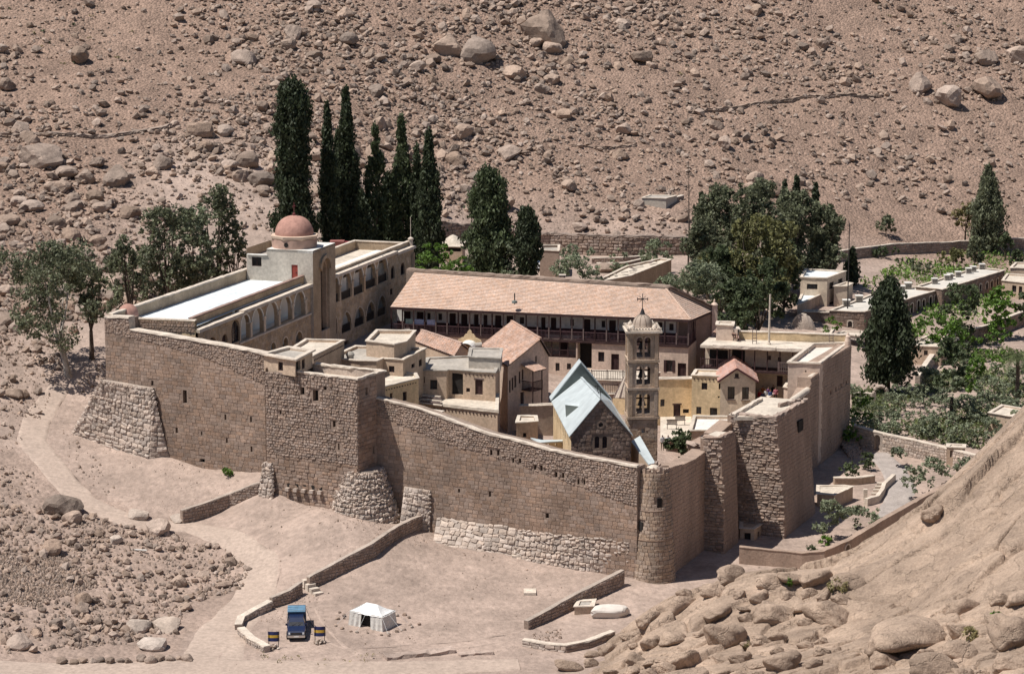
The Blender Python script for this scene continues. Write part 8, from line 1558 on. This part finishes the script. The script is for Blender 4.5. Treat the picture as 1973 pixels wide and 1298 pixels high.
MB().bar(T(-.8, -.1, .5), T(.8, -.1, .5), .16, .2).build('bumper', CHR, tk); MB().bar(T(-.45, -.015, .72), T(.45, -.015, .72), .04, .18).build('grille', IRON, tk); MB().bar(T(-.22, -.19, .5), T(.22, -.19, .5), .02, .11).build('number_plate', WHITE, tk)
for s_ in (-1, 1):
    for y in (.85, 3.75): wl = MB().tube([T(s_ * .68, y, .34), T(s_ * .9, y, .34)], .35, 18).build('wheel', RUBB, tk); MB().tube([T(s_ * .895, y, .34), T(s_ * .915, y, .34)], .2, 14).build('rim', CHR, wl)
for px, py, lab in ((527, 1250, 'blue and yellow striped barrel-half sign on stones, left of the pickup'), (616, 1240, 'blue and yellow striped barrel-half sign on stones, right of the pickup')):
    q = G((px, py)); t = thing('striped_sign', lab, 'sign', q); BLU = mat('sign_blue', (.030, .038, .12), .15, 4, rough=.6, bump=0); YLW = mat('sign_yellow', (.62, .40, .06), .12, 4, rough=.6, bump=0)
    for z0, z1, m, nm in ((.62, .93, BLU, 'blue_band'), (.93, 1.17, YLW, 'yellow_band'), (1.17, 1.47, BLU, 'blue_band')):
        mb = MB(); n = 10
        for i in range(n):
            t0, t1 = [math.pi * (.18 + .64 * (i + a) / n) for a in (0, 1)]; c = lambda t_, r, z: q + Vector((-math.cos(t_) * r * 1.02, -math.sin(t_) * r * .45 + .15 + .25, z)); 
            mb.hexa([c(t0, .56, z0), c(t1, .56, z0), c(t1, .53, z0), c(t0, .53, z0)][::-1], [c(t0, .56, z1), c(t1, .56, z1), c(t1, .53, z1), c(t0, .53, z1)][::-1])
        mb.build(nm, m, t)
    for s_ in (-.4, .4): MB().tube([q + Vector((s_, .2, -.1)), q + Vector((s_, .2, 1.45))], .03, 6).build('post', IRON, t)
    for i in range(26):
        me = BOULP[i % 3] if i % 3 else BOUL[i % 14]; a = rr.uniform(0, 6.28); r_ = rr.uniform(0, .48); s_ = rr.uniform(.09, .16); inst('stone', me, Matrix.Translation(q + Vector((math.cos(a) * r_ * 1.1, math.sin(a) * r_ * .8 + .1, .05 + (.5 - r_) * .75 * rr.uniform(.3, 1)))) @ Matrix.Rotation(a, 4, 'Z') @ Matrix.Diagonal((s_, s_, s_, 1)), t)
# tent
b0, b1, b2 = G((674, 1203)), G((736, 1216)), G((762, 1203)); b3 = b0 + (b2 - b1); cen = (b0 + b1 + b2 + b3) / 4; b0, b1, b2, b3 = [cen + (p - cen) * 1.07 for p in (b0, b1, b2, b3)]; tn = thing('canvas_tent', 'white canvas tent with a dark open doorway in the yard', 'tent', cen); CANV = mat('tent_canvas', (.70, .67, .62), .05, 1.5, rough=.9, bump=.5, bscale=3, bdist=.12, trans=.1); CANR = mat('tent_roof_canvas', (.82, .81, .79), .03, 1.5, rough=.9, bump=.4, bscale=2.5, bdist=.1, trans=.1)
EH = 1.3; ev = [p.lerp(cen, .08) + Vector((0, 0, EH)) for p in (b0, b1, b2, b3)]; pk = cen + Vector((0, 0, 1.9)); rdv = (b1 - b0) * .17; base = [b0, b1, b2, b3]
for i in range(4):
    a, b, c, d = base[i], base[(i + 1) % 4], ev[(i + 1) % 4], ev[i]; mb = MB(); n = 14
    for k in range(n):
        u0, u1 = k / n, (k + 1) / n
        if i == 0 and .34 < (u0 + u1) / 2 < .64: continue
        nn = (b - a).cross(Vector((0, 0, 1))).normalized(); w0, w1 = [nn * (.05 * math.sin(u * 38)) for u in (u0, u1)]; mb.poly(a.lerp(b, u0) + w0, a.lerp(b, u1) + w1, d.lerp(c, u1) + w1 * .3, d.lerp(c, u0) + w0 * .3)
    mb.build('tent_wall', CANV, tn)
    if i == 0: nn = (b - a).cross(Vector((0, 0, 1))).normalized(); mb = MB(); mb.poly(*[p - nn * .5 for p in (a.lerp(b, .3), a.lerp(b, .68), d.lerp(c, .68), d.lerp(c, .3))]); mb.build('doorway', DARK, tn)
mb = MB(); n = 8; ring = lambda f, r: None
def roofpt(i, u, v):                                      # edge i, along u, towards peak v; sagging canvas
    e = ev[i].lerp(ev[(i + 1) % 4], u); o_ = (e - cen); o_.z = 0; e = e + o_.normalized() * .06 + Vector((0, 0, -.05 * math.sin(math.pi * u) - .05 * abs(math.sin(u * 16)) * (v < .01) - .04)); uu = max(-1, min(1, 2 * ((e - cen).dot((b1 - b0)) / (b1 - b0).length_squared))); p = e.lerp(pk + rdv * uu, v); p.z -= .16 * math.sin(math.pi * v) * (1 - .5 * abs(2 * u - 1)); return p
for i in range(4):
    for a in range(10):
        for b in range(6): mb.poly(*[roofpt(i, (a + x) / 10, min(.999, (b + y) / 6)) for x, y in ((0, 0), (1, 0), (1, 1), (0, 1))])
mb.build('tent_roof', CANR, tn, smooth=True)
for i in range(4):
    for u in (0., .5): p = ev[i].lerp(ev[(i + 1) % 4], u); o_ = (p - cen); o_.z = 0; e = p + o_.normalized() * 1.25; e.z = hz(e.x, e.y); MB().tube([p, e], .012, 4).build('guy_rope', CANR, tn); boulder(e, rr.uniform(.22, .32), 'fist-sized stone pinning a guy rope of the white tent', 'stones around the white tent', pale=rr.random() < .5)
for px, py in [(655, 1180), (650, 1192), (647, 1206), (660, 1211), (676, 1216), (708, 1219), (735, 1223), (748, 1222), (778, 1213), (765, 1217), (793, 1208), (788, 1190), (765, 1186), (807, 1203), (663, 1187), (780, 1185)]: boulder(G((px, py)), rr.uniform(.22, .4), 'small stone lying in the ring round the white tent', 'stones around the white tent', pale=rr.random() < .4)
q = G((268, 1061)); tag(MB().hexa([q + Vector(p) for p in ((-.7, -.05, .12), (.75, -.35, .1), (.75, -.15, .1), (-.7, .12, .12))], [q + Vector(p) for p in ((-.7, -.05, .2), (.75, -.35, .18), (.75, -.15, .18), (-.7, .12, .2))]).build('white_plank', WHITE, org=q), 'thin white plank lying in the rubble field', 'plank')
# erosion lip of the track
lp = [G(p) for p in ((742, 1268), (790, 1262), (840, 1258), (874, 1253))]; struct(ribbon(MB(), [p + Vector((0, 0, -.18)) for p in subdiv(lp, .5)], 1.2, .42, .09, .4).build('track_bank', SAND)); lp = [G(p) for p in ((884, 1262), (915, 1258), (950, 1257))]; struct(ribbon(MB(), [p + Vector((0, 0, -.15)) for p in subdiv(lp, .5)], .9, .3, .08, .4).build('track_bank', SAND))
# wheel ruts and dust patches in the yard
for k, pts in enumerate([[(700, 1262), (640, 1240), (600, 1200), (585, 1165)], [(720, 1268), (665, 1246), (625, 1205), (607, 1172)], [(600, 1255), (760, 1245), (900, 1235), (1010, 1215)], [(560, 1265), (760, 1257), (905, 1247), (1015, 1228)], [(430, 1290), (560, 1283), (760, 1282), (980, 1272)], [(400, 1260), (445, 1190), (505, 1140), (520, 1090)], [(420, 1268), (465, 1200), (525, 1148), (540, 1095)]]): drape('wheel_rut', [(p, .42) for p in pts], mat('rut_soil', (.40, .305, .252), .12, .8, bump=.4, bscale=5, bdist=.06, fine=5), .02 + .004 * k, 4)
# ================================================================ people
def body():
    V = [(0, 0, .93), (0, 0, 1.12), (0, 0, 1.34), (0, .01, 1.46), (0, -.01, 1.53), (0, -.02, 1.62), (0, -.01, 1.71), (-.1, 0, .88), (-.11, -.03, .5), (-.11, .02, .1), (-.12, -.12, .045), (.1, 0, .88), (.11, -.02, .5), (.12, .03, .1), (.13, -.11, .045), (-.19, 0, 1.38), (-.25, .02, 1.12), (-.23, -.10, .92), (-.22, -.14, .84), (.19, 0, 1.38), (.25, .02, 1.12), (.22, -.12, .95), (.2, -.17, .88)]
    E = [(0, 1), (1, 2), (2, 3), (3, 4), (4, 5), (5, 6), (0, 7), (7, 8), (8, 9), (9, 10), (0, 11), (11, 12), (12, 13), (13, 14), (2, 15), (15, 16), (16, 17), (17, 18), (2, 19), (19, 20), (20, 21), (21, 22)]
    Rr = [.15, .14, .16, .07, .06, .095, .08, .1, .07, .05, .045, .1, .07, .05, .045, .075, .055, .042, .045, .075, .055, .042, .045]
    me = bpy.data.meshes.new('p'); me.from_pydata(V, E, []); o = bpy.data.objects.new('p', me); C.objects.link(o); o.modifiers.new('s', 'SKIN'); 
    for d, r in zip(me.skin_vertices[0].data, Rr): d.radius = (r, r * .82)
    me.skin_vertices[0].data[0].use_root = True; m = o.modifiers.new('u', 'SUBSURF'); m.levels = 1; m.render_levels = 1
    dg = bpy.context.evaluated_depsgraph_get(); me2 = bpy.data.meshes.new_from_object(o.evaluated_get(dg)); bpy.data.objects.remove(o); return me2
PB = body(); SKIN = mat('skin', (.28, .16, .11), .05, 3, bump=0); HAIR = mat('dark_hair', (.02, .015, .012), .1, 3, bump=0)
def person(q, ang, shirt, trousers, label, cap=None):
    me = PB.copy(); me.name = 'person'; me.materials.clear(); [me.materials.append(m) for m in (shirt, trousers, SKIN, cap or HAIR)]
    for p in me.polygons: z = p.center.z; p.material_index = 3 if z > 1.665 or (z > 1.58 and p.center.y > .01) else 2 if z > 1.45 or (abs(p.center.x) > .17 and z < 1.0 and z > .75) else 0 if z > .9 else 1; p.use_smooth = True
    o = inst('person', me, Matrix.Translation(q) @ Matrix.Rotation(ang, 4, 'Z')); return tag(o, label, 'person', None)
cl = lambda n, c: mat('cloth_' + n, c, .1, 4, bump=.1)
PEOPLE = [(1463, 772, 'red', (.35, .04, .05), 'dark', (.03, .03, .04)), (1469, 775, 'navy', (.03, .04, .1), 'grey', (.12, .12, .12)), (1475, 770, 'white', (.6, .6, .6), 'navy', (.03, .04, .1)), (1480, 766, 'purple', (.16, .07, .2), 'black', (.02, .02, .02)), (1484, 771, 'blue', (.06, .1, .25), 'beige', (.4, .34, .26)), (1489, 762, 'black', (.025, .025, .03), 'blue', (.06, .09, .18)), (1494, 767, 'pink', (.45, .16, .2), 'dark', (.03, .03, .04)), (1478, 758, 'grey', (.2, .2, .21), 'black', (.02, .02, .02)), (1499, 757, 'maroon', (.2, .03, .04), 'grey', (.12, .12, .12)), (1470, 764, 'orange', (.4, .15, .05), 'navy', (.03, .04, .1))]
wher = ['first from the left', 'second from the left', 'near the house corner', 'in the middle of the crowd', 'just right of the middle', 'towards the veranda', 'close to the picket gate', 'at the back of the crowd', 'rearmost at the right', 'behind the front row']
for i, (px, py, a, ca, b, cb_) in enumerate(PEOPLE): q = P((px, py + 8), 7.2); person(q, rr.uniform(-1, 1), cl(a, ca), cl(b, cb_), 'visitor in %s top standing in the gate court, %s' % (a, wher[i]))
for px, lab in ((1276, 'person in white shirt and cap by the tower, left of two'), (1287, 'person in white shirt and cap by the tower, right of two')): q = P((px, 880), 4.2); q.z = P((px, 872), 5.0).z; person(P((px, 868), 5.42), .4, cl('white', (.6, .6, .6)), cl('khaki', (.2, .17, .12)), lab, cl('white', (.6, .6, .6)))
